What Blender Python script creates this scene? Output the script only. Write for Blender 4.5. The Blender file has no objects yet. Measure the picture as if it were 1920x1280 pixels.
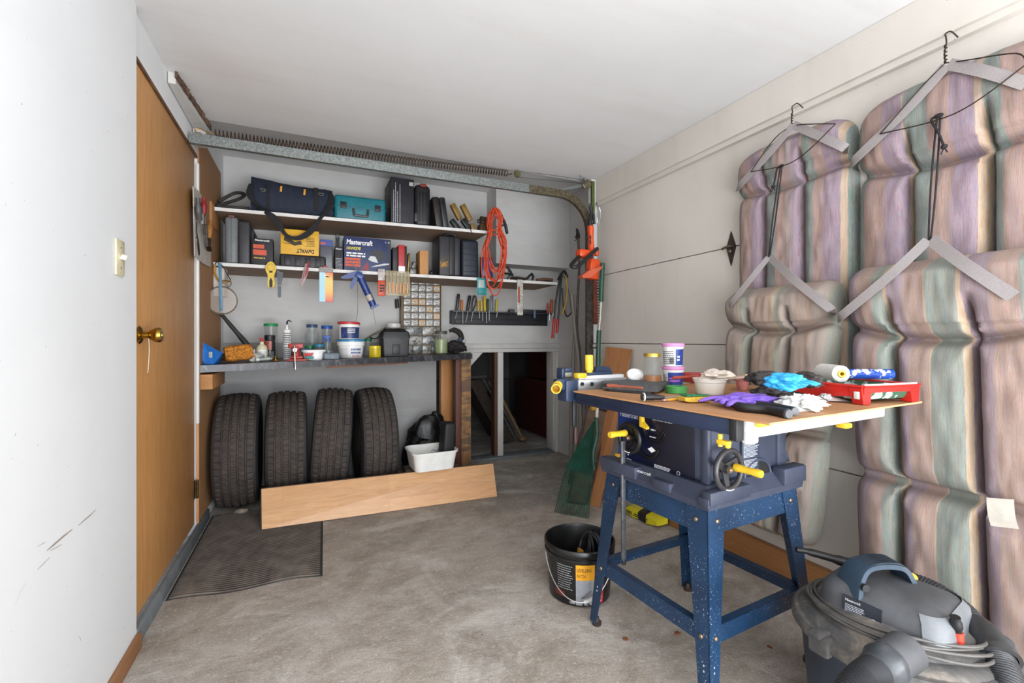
import bpy, bmesh, math, random
from math import radians as R, sin, cos, pi, sqrt
from mathutils import Vector as V, Matrix, noise
random.seed(7)
scene = bpy.context.scene
COL = scene.collection

# ---------------------------------------------------------------- camera, world, light, exposure
CAMH, YAW, F, HZ = 1.08, R(24), 853.333, 637.0
cd = bpy.data.cameras.new('camera'); cam = bpy.data.objects.new('camera', cd); COL.objects.link(cam)
cam.location = (0, 0, CAMH); cam.rotation_euler = (R(90), 0, -YAW)
cd.lens = 16; cd.sensor_width = 36; cd.shift_y = -3/1920; cd.clip_start = .02
scene.camera = cam
scene.view_settings.view_transform = 'Standard'; scene.view_settings.look = 'None'
scene.view_settings.gamma = 1; scene.view_settings.exposure = 0.5
wd = bpy.data.worlds.new('world'); scene.world = wd; wd.use_nodes = True
bg = wd.node_tree.nodes['Background']; bg.inputs[0].default_value = (.80, .88, 1, 1); bg.inputs[1].default_value = .55

def area(name, loc, rot, sx, sy, power, col):
    l = bpy.data.lights.new(name, 'AREA'); l.shape = 'RECTANGLE'; l.size = sx; l.size_y = sy; l.energy = power; l.color = col
    o = bpy.data.objects.new(name, l); COL.objects.link(o); o.location = loc; o.rotation_euler = rot
    return o
# daylight coming in through the wide open doorway behind the camera
area('daylight_doorway', (.75, -1.35, 1.05), (R(90), 0, 0), 2.5, 1.95, 98, (.92, .96, 1))
# added fill lamp behind the camera, tilted up to brighten the ceiling
area('ceiling_fill', (.75, -1.75, .05), (R(150), 0, 0), 2.6, 1.2, 98, (.98, .985, 1))

# ---------------------------------------------------------------- measuring helpers (photo pixel -> point on a real plane)
CS, SN = cos(YAW), sin(YAW)
def ray(px, py):
    u = (px-960)/F
    return V((SN+CS*u, CS-SN*u, -(py-HZ)/F))
def WY(px, py, Y):
    d = ray(px, py); return V((0, 0, CAMH)) + d*(Y/d.y)
def WX(px, py, X):
    d = ray(px, py); return V((0, 0, CAMH)) + d*(X/d.x)
def WZ(px, py, z):
    d = ray(px, py); return V((0, 0, CAMH)) + d*((z-CAMH)/d.z)
def WD(px, py, t):
    return V((0, 0, CAMH)) + ray(px, py)*t

# ---------------------------------------------------------------- materials
def lin(c):
    if isinstance(c, str):
        c = [int(c[i:i+2], 16)/255 for i in (0, 2, 4)]
    return tuple(((x+.055)/1.055)**2.4 if x > .04045 else x/12.92 for x in c) + (1,)
MATS = {}
class NT:
    def __init__(s, name):
        s.m = bpy.data.materials.new(name); s.m.use_nodes = True; s.t = s.m.node_tree
        s.b = s.t.nodes['Principled BSDF']; s.tc = s.n('ShaderNodeTexCoord')
    def n(s, typ, **kw):
        nd = s.t.nodes.new(typ)
        for k, v in kw.items():
            if k.startswith('i_'):
                nd.inputs[int(k[2:])].default_value = v
            else: setattr(nd, k, v)
        return nd
    def l(s, a, b): s.t.links.new(a, b)
    def mapping(s, sc=(1, 1, 1), coord='Object', rot=(0, 0, 0), loc=(0, 0, 0)):
        mp = s.n('ShaderNodeMapping'); s.l(s.tc.outputs[coord], mp.inputs[0])
        mp.inputs['Scale'].default_value = sc; mp.inputs['Rotation'].default_value = rot; mp.inputs['Location'].default_value = loc
        return mp.outputs[0]
    def noise(s, vec, scale, detail=4, rough=.6, dist=0):
        nd = s.n('ShaderNodeTexNoise'); s.l(vec, nd.inputs['Vector'])
        nd.inputs['Scale'].default_value = scale; nd.inputs['Detail'].default_value = detail
        nd.inputs['Roughness'].default_value = rough; nd.inputs['Distortion'].default_value = dist
        return nd.outputs['Fac']
    def ramp(s, fac, stops, interp='LINEAR'):
        nd = s.n('ShaderNodeValToRGB'); s.l(fac, nd.inputs[0]); cr = nd.color_ramp; cr.interpolation = interp
        while len(cr.elements) < len(stops): cr.elements.new(.5)
        for e, (p, c) in zip(cr.elements, stops):
            e.position = p; e.color = c if len(c) == 4 else tuple(c)+(1,)
        return nd.outputs[0]
    def mix(s, fac, a, b, mode='MIX'):
        nd = s.n('ShaderNodeMix', data_type='RGBA', blend_type=mode)
        for i, x in ((0, fac), (6, a), (7, b)):
            if hasattr(x, 'links'): s.l(x, nd.inputs[i])
            else: nd.inputs[i].default_value = x
        return nd.outputs[2]
    def math(s, op, a, b=0.0, c=None):
        nd = s.n('ShaderNodeMath', operation=op)
        for i, x in enumerate((a, b) if c is None else (a, b, c)):
            if hasattr(x, 'links'): s.l(x, nd.inputs[i])
            else: nd.inputs[i].default_value = x
        return nd.outputs[0]
    def bump(s, h, strength=.3, dist=.01):
        nd = s.n('ShaderNodeBump'); s.l(h, nd.inputs['Height']); nd.inputs['Strength'].default_value = strength
        nd.inputs['Distance'].default_value = dist; s.l(nd.outputs[0], s.b.inputs['Normal'])
    def base(s, c):
        if hasattr(c, 'links'): s.l(c, s.b.inputs['Base Color'])
        else: s.b.inputs['Base Color'].default_value = c
    def done(s, rough=.6, metal=0):
        s.b.inputs['Roughness'].default_value = rough; s.b.inputs['Metallic'].default_value = metal
        return s.m

def M(col, rough=.55, metal=0, var=.10, scale=25, bump=.0, alpha=None):
    """plain painted, plastic or cloth surface with slight wear"""
    key = (col, rough, metal, var, scale, bump, alpha)
    if key in MATS: return MATS[key]
    n = NT('surface_'+str(col)); c = lin(col)
    o = n.mapping()
    f = n.noise(o, scale, 5)
    d = tuple(x*(1-var*2.2) for x in c[:3])+(1,); e = tuple(min(1, x*(1+var)+var*.012) for x in c[:3])+(1,)
    n.base(n.ramp(f, [(.3, d), (.7, e)]))
    if bump: n.bump(n.noise(o, scale*3, 4), bump, .004)
    n.done(rough, metal)
    if alpha is not None:
        n.b.inputs['Alpha'].default_value = alpha
    MATS[key] = n.m
    return n.m
def glass(col='eef2ef', rough=.05, alpha=.22):
    key = ('glass', col, rough, alpha)
    if key in MATS: return MATS[key]
    n = NT('clear_'+col); n.base(lin(col)); n.done(rough); n.b.inputs['Alpha'].default_value = alpha
    n.b.inputs['Specular IOR Level'].default_value = .9
    MATS[key] = n.m; return n.m
def wood(a, b, axis=0, scale=6, rough=.6, stretch=14, knots=.0):
    key = ('wood', a, b, axis, scale, rough, stretch)
    if key in MATS: return MATS[key]
    n = NT('wood_'+a); sc = [stretch]*3; sc[axis] = 1
    mp = n.mapping(tuple(sc))
    g = n.noise(mp, scale, 8, .65, 1.2)
    fine = n.noise(mp, scale*7, 3)
    c = n.ramp(g, [(.28, lin(a)), (.5, tuple((x+y)/2 for x, y in zip(lin(a), lin(b)))), (.72, lin(b))])
    c = n.mix(.16, c, n.ramp(fine, [(.3, lin(a)), (.7, lin(b))]))
    n.base(c); n.bump(fine, .12, .002); n.done(rough)
    MATS[key] = n.m; return n.m

# ---------------------------------------------------------------- mesh builder
class MB:
    def __init__(s, T=None):
        s.v = []; s.f = []; s.T = T or Matrix.Identity(4); s.uv = None
    def add(s, vs, fs):
        o = len(s.v); s.v += [s.T @ V(p) for p in vs]; s.f += [tuple(i+o for i in f) for f in fs]; return s
    def frombm(s, bm, mat=None):
        bm.verts.index_update()
        s.add([(mat @ v.co) if mat else v.co.copy() for v in bm.verts], [[v.index for v in f.verts] for f in bm.faces]); bm.free(); return s
    def box(s, c, size, bevel=0, rot=None, seg=2):
        bm = bmesh.new(); bmesh.ops.create_cube(bm, size=1)
        for v in bm.verts: v.co = V((v.co.x*size[0], v.co.y*size[1], v.co.z*size[2]))
        if bevel: bmesh.ops.bevel(bm, geom=list(bm.edges), offset=min(bevel, min(size)*.49), segments=seg, affect='EDGES', profile=.5)
        m = Matrix.Translation(c)
        if rot: m = m @ rot
        return s.frombm(bm, m)
    def bx(s, x0, x1, y0, y1, z0, z1, bevel=0, seg=2):
        return s.box(((x0+x1)/2, (y0+y1)/2, (z0+z1)/2), (abs(x1-x0), abs(y1-y0), abs(z1-z0)), bevel, None, seg)
    def hexa(s, p):   # 8 corners: 4 bottom ccw, 4 top ccw
        return s.add(p, [(0, 3, 2, 1), (4, 5, 6, 7), (0, 1, 5, 4), (1, 2, 6, 5), (2, 3, 7, 6), (3, 0, 4, 7)])
    def frame(s, d):
        d = V(d).normalized(); a = V((0, 0, 1)) if abs(d.z) < .9 else V((1, 0, 0))
        x = a.cross(d).normalized(); y = d.cross(x); return x, y
    def cyl(s, p0, p1, r0, r1=None, n=20, caps=True):
        r1 = r0 if r1 is None else r1; p0 = V(p0); p1 = V(p1); x, y = s.frame(p1-p0)
        vs = [p+(x*cos(2*pi*i/n)+y*sin(2*pi*i/n))*r for p, r in ((p0, r0), (p1, r1)) for i in range(n)]
        fs = [(i, (i+1) % n, n+(i+1) % n, n+i) for i in range(n)]
        if caps: fs += [tuple(range(n-1, -1, -1)), tuple(range(n, 2*n))]
        return s.add(vs, fs)
    def lathe(s, prof, c=(0, 0, 0), axis=(0, 0, 1), n=32, rf=None):
        c = V(c); ax = V(axis).normalized(); x, y = s.frame(ax); m = len(prof); vs = []
        for i in range(n):
            a = 2*pi*i/n; d = x*cos(a)+y*sin(a)
            for j, (r, h) in enumerate(prof):
                rr = r if rf is None else rf(j, i, r)
                vs.append(c+d*rr+ax*h)
        fs = []
        for i in range(n):
            k = (i+1) % n
            for j in range(m-1):
                fs.append((i*m+j, k*m+j, k*m+j+1, i*m+j+1))
        return s.add(vs, fs)
    def tube(s, pts, r, n=8, closed=False, sub=0, flat=None):
        pts = [V(p) for p in pts]
        if sub: pts = spline(pts, sub, closed)
        m = len(pts); vs = []; up = None; rr = r if hasattr(r, '__len__') else None
        for i, p in enumerate(pts):
            a = pts[(i-1) % m] if (closed or i) else pts[0]; b = pts[(i+1) % m] if (closed or i < m-1) else pts[-1]
            d = (b-a)
            if d.length < 1e-9: d = V((0, 0, 1))
            d.normalize()
            if up is None: x, y = s.frame(d)
            else:
                x = up - d*up.dot(d)
                if x.length < 1e-6: x, y = s.frame(d)
                x.normalize(); y = d.cross(x)
            up = x
            q = r if rr is None else rr[min(len(rr)-1, int(i*len(rr)/m))]
            for k in range(n):
                t = 2*pi*k/n
                vs.append(p+x*cos(t)*q+y*sin(t)*q*(flat or 1))
        fs = []
        for i in range(m if closed else m-1):
            j = (i+1) % m
            for k in range(n):
                l = (k+1) % n; fs.append((i*n+k, i*n+l, j*n+l, j*n+k))
        if not closed: fs += [tuple(range(n-1, -1, -1)), tuple((m-1)*n+k for k in range(n))]
        return s.add(vs, fs)
    def sweep(s, prof, pts, side, closed=True):   # 2d profile (a along side, b along normal) swept along pts
        pts = [V(p) for p in pts]; side = V(side).normalized(); m = len(pts); n = len(prof); vs = []
        for i, p in enumerate(pts):
            d = (pts[min(i+1, m-1)]-pts[max(i-1, 0)]).normalized(); nn = side.cross(d).normalized()
            vs += [p+side*a+nn*b for a, b in prof]
        fs = []
        for i in range(m-1):
            for k in range(n if closed else n-1):
                l = (k+1) % n; fs.append((i*n+k, i*n+l, (i+1)*n+l, (i+1)*n+k))
        if closed: fs += [tuple(range(n-1, -1, -1)), tuple((m-1)*n+k for k in range(n))]
        return s.add(vs, fs)
    def prism(s, pts, vec):       # planar polygon extruded by vec
        pts = [V(p) for p in pts]; n = len(pts); vec = V(vec)
        return s.add(pts+[p+vec for p in pts], [tuple(range(n)), tuple(range(2*n-1, n-1, -1))]+[(i, n+i, n+(i+1) % n, (i+1) % n) for i in range(n)])
    def ball(s, c, r, sub=3, seed=None, amp=0, freq=3):
        bm = bmesh.new(); bmesh.ops.create_icosphere(bm, subdivisions=sub, radius=1)
        r = V(r) if hasattr(r, '__len__') else V((r, r, r))
        for v in bm.verts:
            d = v.co.copy(); k = 1
            if seed is not None:
                q = d*freq+V((seed*7.3, seed*3.1, seed*1.7))
                k = 1+amp*(noise.noise(q)*1.3+.6*abs(noise.noise(q*2.3))-.3*abs(noise.noise(q*4.7)))
            v.co = V((d.x*r.x, d.y*r.y, d.z*r.z))*k
        return s.frombm(bm, Matrix.Translation(c))
    def grid(s, fn, nu, nv, uv=False):
        vs = [fn(i/nu, j/nv) for j in range(nv+1) for i in range(nu+1)]
        return s.add(vs, [(j*(nu+1)+i, j*(nu+1)+i+1, (j+1)*(nu+1)+i+1, (j+1)*(nu+1)+i) for j in range(nv) for i in range(nu)])

def spline(P, sub, closed=False):
    n = len(P); out = []
    for i in range(n if closed else n-1):
        g = lambda k: P[k % n] if closed else P[max(0, min(n-1, k))]
        a, b, c, d = g(i-1), g(i), g(i+1), g(i+2)
        for k in range(sub):
            t = k/sub
            out.append(.5*((2*b)+(c-a)*t+(2*a-5*b+4*c-d)*t*t+(3*b-a-3*c+d)*t**3))
    if not closed: out.append(P[-1])
    return out
def arc(c, r, a0, a1, n, ex, ey):
    c = V(c); ex = V(ex); ey = V(ey)
    return [c+ex*r*cos(a0+(a1-a0)*i/n)+ey*r*sin(a0+(a1-a0)*i/n) for i in range(n+1)]

# ---------------------------------------------------------------- objects
def obj(name, mb, mat, parent=None, smooth=True, loc=None, angle=38, fix=True):
    """loc: world origin for a top-level mesh. Children of unrotated things are given in world space."""
    off = V(loc) if loc is not None else V((0, 0, 0))
    if parent is not None and not is_local(parent): off = off + worldloc(parent)
    me = bpy.data.meshes.new(name); me.from_pydata([tuple(p-off) for p in mb.v], [], mb.f)
    if fix:
        bm = bmesh.new(); bm.from_mesh(me); bmesh.ops.recalc_face_normals(bm, faces=bm.faces); bm.to_mesh(me); bm.free()
    me.materials.append(mat)
    if smooth:
        me.polygons.foreach_set('use_smooth', [True]*len(me.polygons)); me.set_sharp_from_angle(angle=R(angle))
    o = bpy.data.objects.new(name, me); COL.objects.link(o)
    if parent is not None: o.parent = parent
    else: o.location = off
    return o
def is_local(o):
    while o is not None:
        if o.get('_local'): return True
        o = o.parent
    return False
def worldloc(o):
    p = V((0, 0, 0))
    while o is not None:
        p = p + o.location; o = o.parent
    return p
def tag(o, label, cat, group=None):
    o['label'] = label; o['category'] = cat
    if group: o['group'] = group
    return o
LOCALS = []
def thing(name, label, cat, loc, rot=None, group=None):
    o = bpy.data.objects.new(name, None); COL.objects.link(o); o.location = loc; o.empty_display_size = .05
    if rot is not None:
        o.rotation_euler = rot if hasattr(rot, '__len__') else (0, 0, rot); o['_local'] = 1; LOCALS.append(o)
    return tag(o, label, cat, group)
def sub(name, mb, mat, parent, **k):     # sub-part of an already placed part in a local thing
    parent['_local'] = 1; LOCALS.append(parent)
    return obj(name, mb, mat, parent, **k)
def struct(name, mb, mat, parent=None, **k):
    o = obj(name, mb, mat, parent, **k)
    if parent is None: o['kind'] = 'structure'
    return o
def dup(root, loc, rot=None, label=None, group=None):
    r = root.copy(); COL.objects.link(r); r.location = loc
    if rot is not None: r.rotation_euler = rot
    if label: r['label'] = label
    if group: r['group'] = group
    for ch in list(root.children):
        c = ch.copy(); COL.objects.link(c); c.parent = r
        for g in ch.children:
            d = g.copy(); COL.objects.link(d); d.parent = c
    return r
def text(parent, s, org, xd, up, width, height, mat, name='lettering', thick=.0006, local=False, italic=0, bold=0):
    """real lettering lying on a face: org = lower-left corner, xd/up = directions in the face"""
    cu = bpy.data.curves.new(name, 'FONT'); cu.body = s; cu.size = 1; cu.offset = bold; cu.resolution_u = 3; cu.shear = italic
    t = bpy.data.objects.new('tmp', cu); COL.objects.link(t)
    dg = bpy.context.evaluated_depsgraph_get(); me = bpy.data.meshes.new_from_object(t.evaluated_get(dg))
    bpy.data.objects.remove(t); bpy.data.curves.remove(cu)
    xs = [v.co.x for v in me.vertices]; ys = [v.co.y for v in me.vertices]
    x0, x1, y0, y1 = min(xs), max(xs), min(ys), max(ys)
    xd = V(xd).normalized(); up = V(up).normalized(); nn = xd.cross(up); org = V(org)
    if width is None: width = height*(x1-x0)/(y1-y0)
    mb = MB()
    mb.add([org+xd*((v.co.x-x0)/(x1-x0)*width)+up*((v.co.y-y0)/(y1-y0)*height)+nn*thick for v in me.vertices], [tuple(p.vertices) for p in me.polygons])
    bpy.data.meshes.remove(me)
    return obj(name, mb, mat, parent, smooth=False, fix=False)
def lines(mb, org, xd, up, width, height, rows, seed=1, fill=.5, thick=.0005, ragged=.3):
    """rows of small illegible print"""
    rnd = random.Random(seed); xd = V(xd).normalized(); up = V(up).normalized(); nn = xd.cross(up); org = V(org)
    for i in range(rows):
        y = height*(1-(i+1)/rows); hh = height/rows*fill; x = 0; end = width*(1-ragged*rnd.random())
        while x < end:
            w = min(end-x, hh*(1.5+3*rnd.random()))
            a = org+xd*x+up*y+nn*thick
            mb.add([a, a+xd*w, a+xd*w+up*hh, a+up*hh], [(0, 1, 2, 3)]); x += w+hh*.55
    return mb
def quad(mb, org, xd, up, w, h, thick=.0004):
    xd = V(xd).normalized(); up = V(up).normalized(); nn = xd.cross(up); a = V(org)+nn*thick
    return mb.add([a, a+xd*w, a+xd*w+up*h, a+up*h], [(0, 1, 2, 3)])
EX, EY, EZ = V((1, 0, 0)), V((0, 1, 0)), V((0, 0, 1))
# ================================================================ the shell of the garage
LX, RX, BY, CZ = -.565, 1.95, 3.85, 2.25       # left wall, garage door, alcove back wall, ceiling
def m_plaster(name, a, b, dirt=.25, sc=1.3, streak=(1, 1, 4), dark='a99f92'):
    n = NT(name); o = n.mapping(); s = n.mapping(streak)
    f = n.noise(o, sc, 5, .55); g = n.noise(s, 2.2, 6, .6, .4); sp = n.noise(o, 60, 2)
    c = n.ramp(f, [(.3, lin(a)), (.7, lin(b))])
    c = n.mix(n.ramp(g, [(.5, (0, 0, 0)), (.78, (dirt,)*3)]), c, lin(dark))
    c = n.mix(n.ramp(sp, [(.745, (0, 0, 0)), (.76, (.5,)*3)]), c, lin('7d7468'))
    n.base(c); n.bump(n.noise(o, 14, 5), .12, .006); return n.done(.75)
m_ceil = m_plaster('ceiling_paint', 'cacaca', 'd4d4d4', .22, 1.0, (.35, 3, 1), 'b5ab9d')
m_lwall = m_plaster('left_wall_paint', 'd9dbdd', 'e0e1e2', .15, 1.2, (1, 1, 1), 'bdb8b2')
m_door = m_plaster('garage_door_paint', 'bfb9b1', 'cac4bc', .25, 1.5, (1, 3, .5), 'a89d90')
m_back = m_plaster('back_wall_paint', 'b9b8b6', 'c8c7c5', .35, 1.6, (1, 1, 3), '9b958d')
m_dirty = m_plaster('lower_wall_paint', '959494', 'a6a5a4', .6, 2.0, (.3, 1, 6), '86827c')
m_trimw = m_plaster('trim_paint', 'b7b4b0', 'c6c4c0', .3, 3, (3, 3, 1), '938b80')
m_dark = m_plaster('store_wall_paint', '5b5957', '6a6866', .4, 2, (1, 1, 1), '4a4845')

def m_floor():
    n = NT('concrete'); o = n.mapping(); big = n.noise(o, 1.1, 6, .6, .6); mid = n.noise(n.mapping((1, 1.6, 1)), 4.5, 8, .7, .8); fine = n.noise(o, 90, 4, .7)
    c = n.ramp(mid, [(.25, lin('857b70')), (.45, lin('a2988d')), (.62, lin('b3aaa0')), (.8, lin('c2bbb2'))])
    # worn grey floor paint that survives towards the back of the bay
    sep = n.n('ShaderNodeSeparateXYZ'); n.l(n.tc.outputs['Object'], sep.inputs[0])
    yy = n.math('ADD', sep.outputs[1], n.math('MULTIPLY', big, 1.1))
    msk = n.ramp(n.math('MULTIPLY', n.math('SUBTRACT', yy, 2.75), .7), [(.25, (0, 0, 0)), (.5, (1, 1, 1))])
    pm = n.math('MULTIPLY', msk, n.ramp(mid, [(.42, (1, 1, 1)), (.62, (.25,)*3)]))
    c = n.mix(pm, c, lin('8a8782'))
    c = n.mix(n.ramp(big, [(.56, (0, 0, 0)), (.7, (.45,)*3)]), c, lin('7e8386'))
    c = n.mix(n.ramp(n.noise(n.mapping((1, 1.4, 1), loc=(7, 3, 0)), 2.3, 7, .72, .9), [(.50, (0, 0, 0)), (.66, (.75,)*3)]), c, lin('cbc6bf'))
    c = n.mix(n.ramp(n.noise(n.mapping((1.3, 1, 1), loc=(2, 8, 0)), 1.7, 7, .7, .7), [(.50, (0, 0, 0)), (.64, (.6,)*3)]), c, lin('7c7063'))
    c = n.mix(n.ramp(n.noise(o, 230, 3, .8), [(.50, (0, 0, 0)), (.62, (.5,)*3)]), c, lin('564d44'))
    c = n.mix(n.ramp(n.noise(n.mapping((1, 1, 1), loc=(5, 5, 0)), 34, 5, .8), [(.58, (0, 0, 0)), (.72, (.6,)*3)]), c, lin('6a6056'))
    c = n.mix(n.ramp(n.noise(n.mapping((1, 1, 1), loc=(3, 5, 0)), 60, 4, .8), [(.56, (0, 0, 0)), (.66, (.6,)*3)]), c, lin('cdc4b9'))
    c = n.mix(n.ramp(n.noise(n.mapping((1, 1, 1), loc=(9, 2, 0)), 22, 3), [(.72, (0, 0, 0)), (.75, (.8,)*3)]), c, lin('3c342c'))
    c = n.mix(n.ramp(n.noise(n.mapping((1, 1, 1), loc=(1, 9, 0)), 3.1, 5, .7, 1), [(.55, (0, 0, 0)), (.72, (.5,)*3)]), c, lin('8b7a67'))
    n.base(c); n.bump(n.math('ADD', fine, n.math('MULTIPLY', mid, 2.0)), .5, .006); return n.done(.85)
struct('floor', MB().bx(-1.0, 2.6, -1.4, 6.2, -.12, 0), m_floor(), smooth=False)
struct('ceiling', MB().bx(LX-.15, RX+.12, -1.4, 2.87, CZ, CZ+.18), m_ceil, smooth=False)
struct('ceiling', MB().bx(LX-.15, 2.4, 2.8705, 6.2, 2.41, 2.55), m_ceil, smooth=False)
# left wall with the door opening
lw = MB()
lw.bx(LX-.20, LX+.012, -1.4, 1.99, 0, CZ)                       # near stretch
lw.bx(LX-.20, LX-.002, 1.9905, 3.02, 2.10, CZ)                     # header over door
lw.bx(LX-.20, LX-.002, 3.0205, BY+.1, 0, 2.41)
wl_ = struct('wall_left', lw, m_lwall, smooth=False)
def scuff(pts, w, col):
    P = [WX(px, py, LX+.0123) for px, py in pts]; mb = MB(); n_ = len(P)
    vs = []
    for i, p in enumerate(P): k = w*sin(pi*(i+.5)/n_); vs += [p+V((0, .4*k, k)), p-V((0, .4*k, k))]
    mb.add(vs, [(2*i, 2*i+1, 2*i+3, 2*i+2) for i in range(n_-1)])
    obj('scuff_mark', mb, M(col, .8), wl_, smooth=False, fix=False)
for pts, w, col in ((((88, 1032), (102, 1020), (118, 1006), (136, 992)), .0028, '9c9188'), (((94, 1032), (106, 1026), (116, 1020)), .0015, 'b3aca4'), (((147, 985), (158, 975), (170, 965), (180, 955)), .0022, 'a59b92'),
    (((70, 1068), (82, 1056), (94, 1044)), .0018, 'c0bab4'), (((28, 1135), (38, 1110), (50, 1090)), .0012, 'c6c1bb'), (((70, 1024), (80, 1019), (86, 1016)), .0010, 'bdb7b0'), (((148, 1192), (152, 1200), (150, 1212)), .0010, '8d857d'), (((28, 816), (30, 812)), .003, 'a49c94')): scuff(pts, w, col)
# near edge of the opening behind the camera: a jamb each side and a lintel
struct('wall_rear', MB().bx(LX-.2, LX+.06, -1.5, -1.401, 0, CZ).bx(RX+.02, RX+.5, -1.5, -1.401, 0, CZ).bx(LX-.2, RX+.5, -1.5, -1.401, CZ-.15, CZ+.1), m_lwall, smooth=False)
# back wall: plain above the bench, low doorway to the store at right
ox0, ox1, oz1 = 1.00, 2.15, .967
bw = MB().bx(LX-.1, 2.5, BY, BY+.10, 1.06, 2.41)
struct('wall_back', bw, m_back, smooth=False)
struct('wall_back', MB().bx(LX-.1, ox0, BY, BY+.10, 0, 1.0595), m_dirty, smooth=False)
struct('wall_back', MB().bx(ox0+.0005, 2.5, BY, BY+.10, 1.045, 1.0595).bx(2.22, 2.5, BY, BY+.1, 0, 1.044), m_back, smooth=False)
struct('wall_back', MB().bx(1.467, 2.2, 3.63, BY-.0005, 1.74, 2.409), m_back, smooth=False)     # boxed-out upper part
struct('wall_right', MB().bx(2.2005, 2.34, 2.80, BY-.0005, 0, 2.409), m_back, smooth=False)
struct('wall_jamb', MB().bx(1.905, 2.2, 2.83, 2.87, 0, 2.249), m_back, smooth=False)
# doorway trim
struct('trim_1', MB().bx(1.0, 2.22, BY-.022, BY-.0005, 1.0, 1.0443, .002).bx(1.0, 2.22, BY-.018, BY-.0005, .967, .9985, .002), m_trimw)
struct('trim_2', MB().bx(2.14, 2.16, BY-.015, BY+.12, .0, .966, .002).bx(2.1605, 2.198, BY-.022, BY-.0005, 0, .966, .002), m_trimw)
p0 = WY(933, 700, BY); p1 = WY(943, 700, BY)
struct('trim_3', MB().bx(p0.x, p1.x, BY-.01, BY+.09, 0.022, .966, .002), m_trimw)
m_slate = M('6a7073', .7, var=.16, scale=9, bump=.2)
struct('trim_4', MB().bx(1.0, 2.14, BY-.05, BY+.10, 0, .022, .004), m_slate)
struct('trim_5', MB().bx(p0.x-.03, p0.x-.0005, BY+.0, BY+.09, .023, .966, .002), wood('3c2418', '5a3a26', 2), smooth=False)
# a diagonal brace board in the top left corner of the doorway
struct('trim_6', MB().prism([WY(884, 661, 3.83), WY(905, 661, 3.83), WY(870, 700, 3.83), WY(866, 690, 3.83)], (0, .018, 0)), m_trimw, smooth=False)
# dark store beyond
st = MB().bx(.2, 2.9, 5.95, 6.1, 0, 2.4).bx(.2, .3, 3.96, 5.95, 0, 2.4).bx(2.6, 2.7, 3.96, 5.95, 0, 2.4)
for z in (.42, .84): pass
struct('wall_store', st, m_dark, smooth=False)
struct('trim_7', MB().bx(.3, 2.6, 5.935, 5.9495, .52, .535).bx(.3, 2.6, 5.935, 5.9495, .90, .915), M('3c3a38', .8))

# ---- the sectional garage door closing the right side
seams = [.0, .552, 1.055, 1.55, 2.075]
gd = thing('door_1', 'x', 'x', (RX, 1.0, 0)); del gd['label'], gd['category']; gd['kind'] = 'structure'
for a, b in zip(seams, seams[1:]):
    obj('door_panel', MB().bx(RX, RX+.04, -1.4, 2.829, a+.002, b-.002, .003), m_door, gd, smooth=False)
obj('door_light_block', MB().bx(RX+.042, RX+.06, -1.4, 2.829, 0, 2.07), M('6d675f'), gd, smooth=False)  # unseen sheet added to stop outside light leaking through the panel seams
struct('beam_right', MB().bx(1.91, RX+.1, -1.4, 2.79, 2.0855, CZ-.0005, .002).bx(1.925, RX-.0005, -1.4, 2.79, 2.06, 2.085), m_door, smooth=False)
struct('trim_8', MB().bx(RX-.035, RX-.0005, -1.0, 2.25, 0, .14, .004), wood('8a5a33', 'a9784a', 1, 5))
# wall stud and green bracket at the end of the header
tg = tag(obj('door_bracket', MB().bx(1.875, 1.90, 2.785, 2.80, 1.98, 2.235), M('4d5a2a', .5, .2, .2), loc=(1.89, 2.79, 1.98)), 'olive green angle iron bolted upright under the ceiling corner', 'bracket')
struct('trim_9', MB().bx(1.875, 1.914, 2.7905, 2.829, 2.08, CZ-.001), m_trimw)

# ---- passage door in the left wall
m_oak = wood('aa7742', 'c79258', 2, 4, .45, 10)
dr = thing('door_2', 'x', 'x', (LX, 2.5, .07)); del dr['label'], dr['category']; dr['kind'] = 'structure'
obj('door_leaf', MB().bx(LX-.045, LX-.008, 1.995, 2.972, .075, 2.085, .002), m_oak, dr)
m_brass = M('b08a3a', .22, 1, .2, 30)
kn = V((LX-.008, 2.085, 1.098))
kb = obj('door_knob', MB().lathe([(.0, 0), (.032, 0), (.033, .004), (.026, .010), (.013, .014), (.012, .03), (.019, .036), (.027, .052), (.028, .062), (.024, .070), (.012, .072), (0, .072)], kn, (1, 0, 0), 28), m_brass, dr)
obj('key_cylinder', MB().cyl(kn+V((.0715, 0, 0)), kn+V((.074, 0, 0)), .010), M('d8c070', .25, 1), kb)
obj('string', MB().tube([kn+V((.03, 0, -.012)), kn+V((.031, .002, -.06)), kn+V((.03, -.004, -.115)), kn+V((.028, -.002, -.14))], .0012, 6, sub=4), M('cfc6b4', .9), dr)
obj('latch_plate', MB().bx(LX-.0085, LX-.006, 1.997, 2.012, 1.07, 1.13), m_brass, dr)
for z in (1.845, .265):
    obj('hinge', MB().cyl((LX+.004, 2.975, z-.05), (LX+.004, 2.975, z+.05), .007, n=12).bx(LX-.0075, LX-.004, 2.945, 2.975, z-.05, z+.05), M('5f4a2c', .4, 1, .25), dr)
m_chip = m_plaster('chipped_paint', 'd7d2c9', 'dfdad2', .5, 8, (6, 6, 1), '9a7a55')
struct('trim_10', MB().bx(LX-.0015, LX+.010, 2.984, 3.012, .62, 2.05, .002), m_chip)
struct('trim_11', MB().bx(LX-.0015, LX+.010, 2.984, 3.012, .072, .6195, .002), wood('a87344', 'c08a58', 2, 5))
struct('trim_12', MB().bx(LX-.04, LX-.001, 1.996, 3.019, 2.086, 2.0995), M('6b4a30', .7, var=.3, scale=15))
struct('baseboard_left', MB().bx(LX-.0015, LX+.016, 1.99, BY-.6, 0, .066, .004), m_slate)
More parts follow.
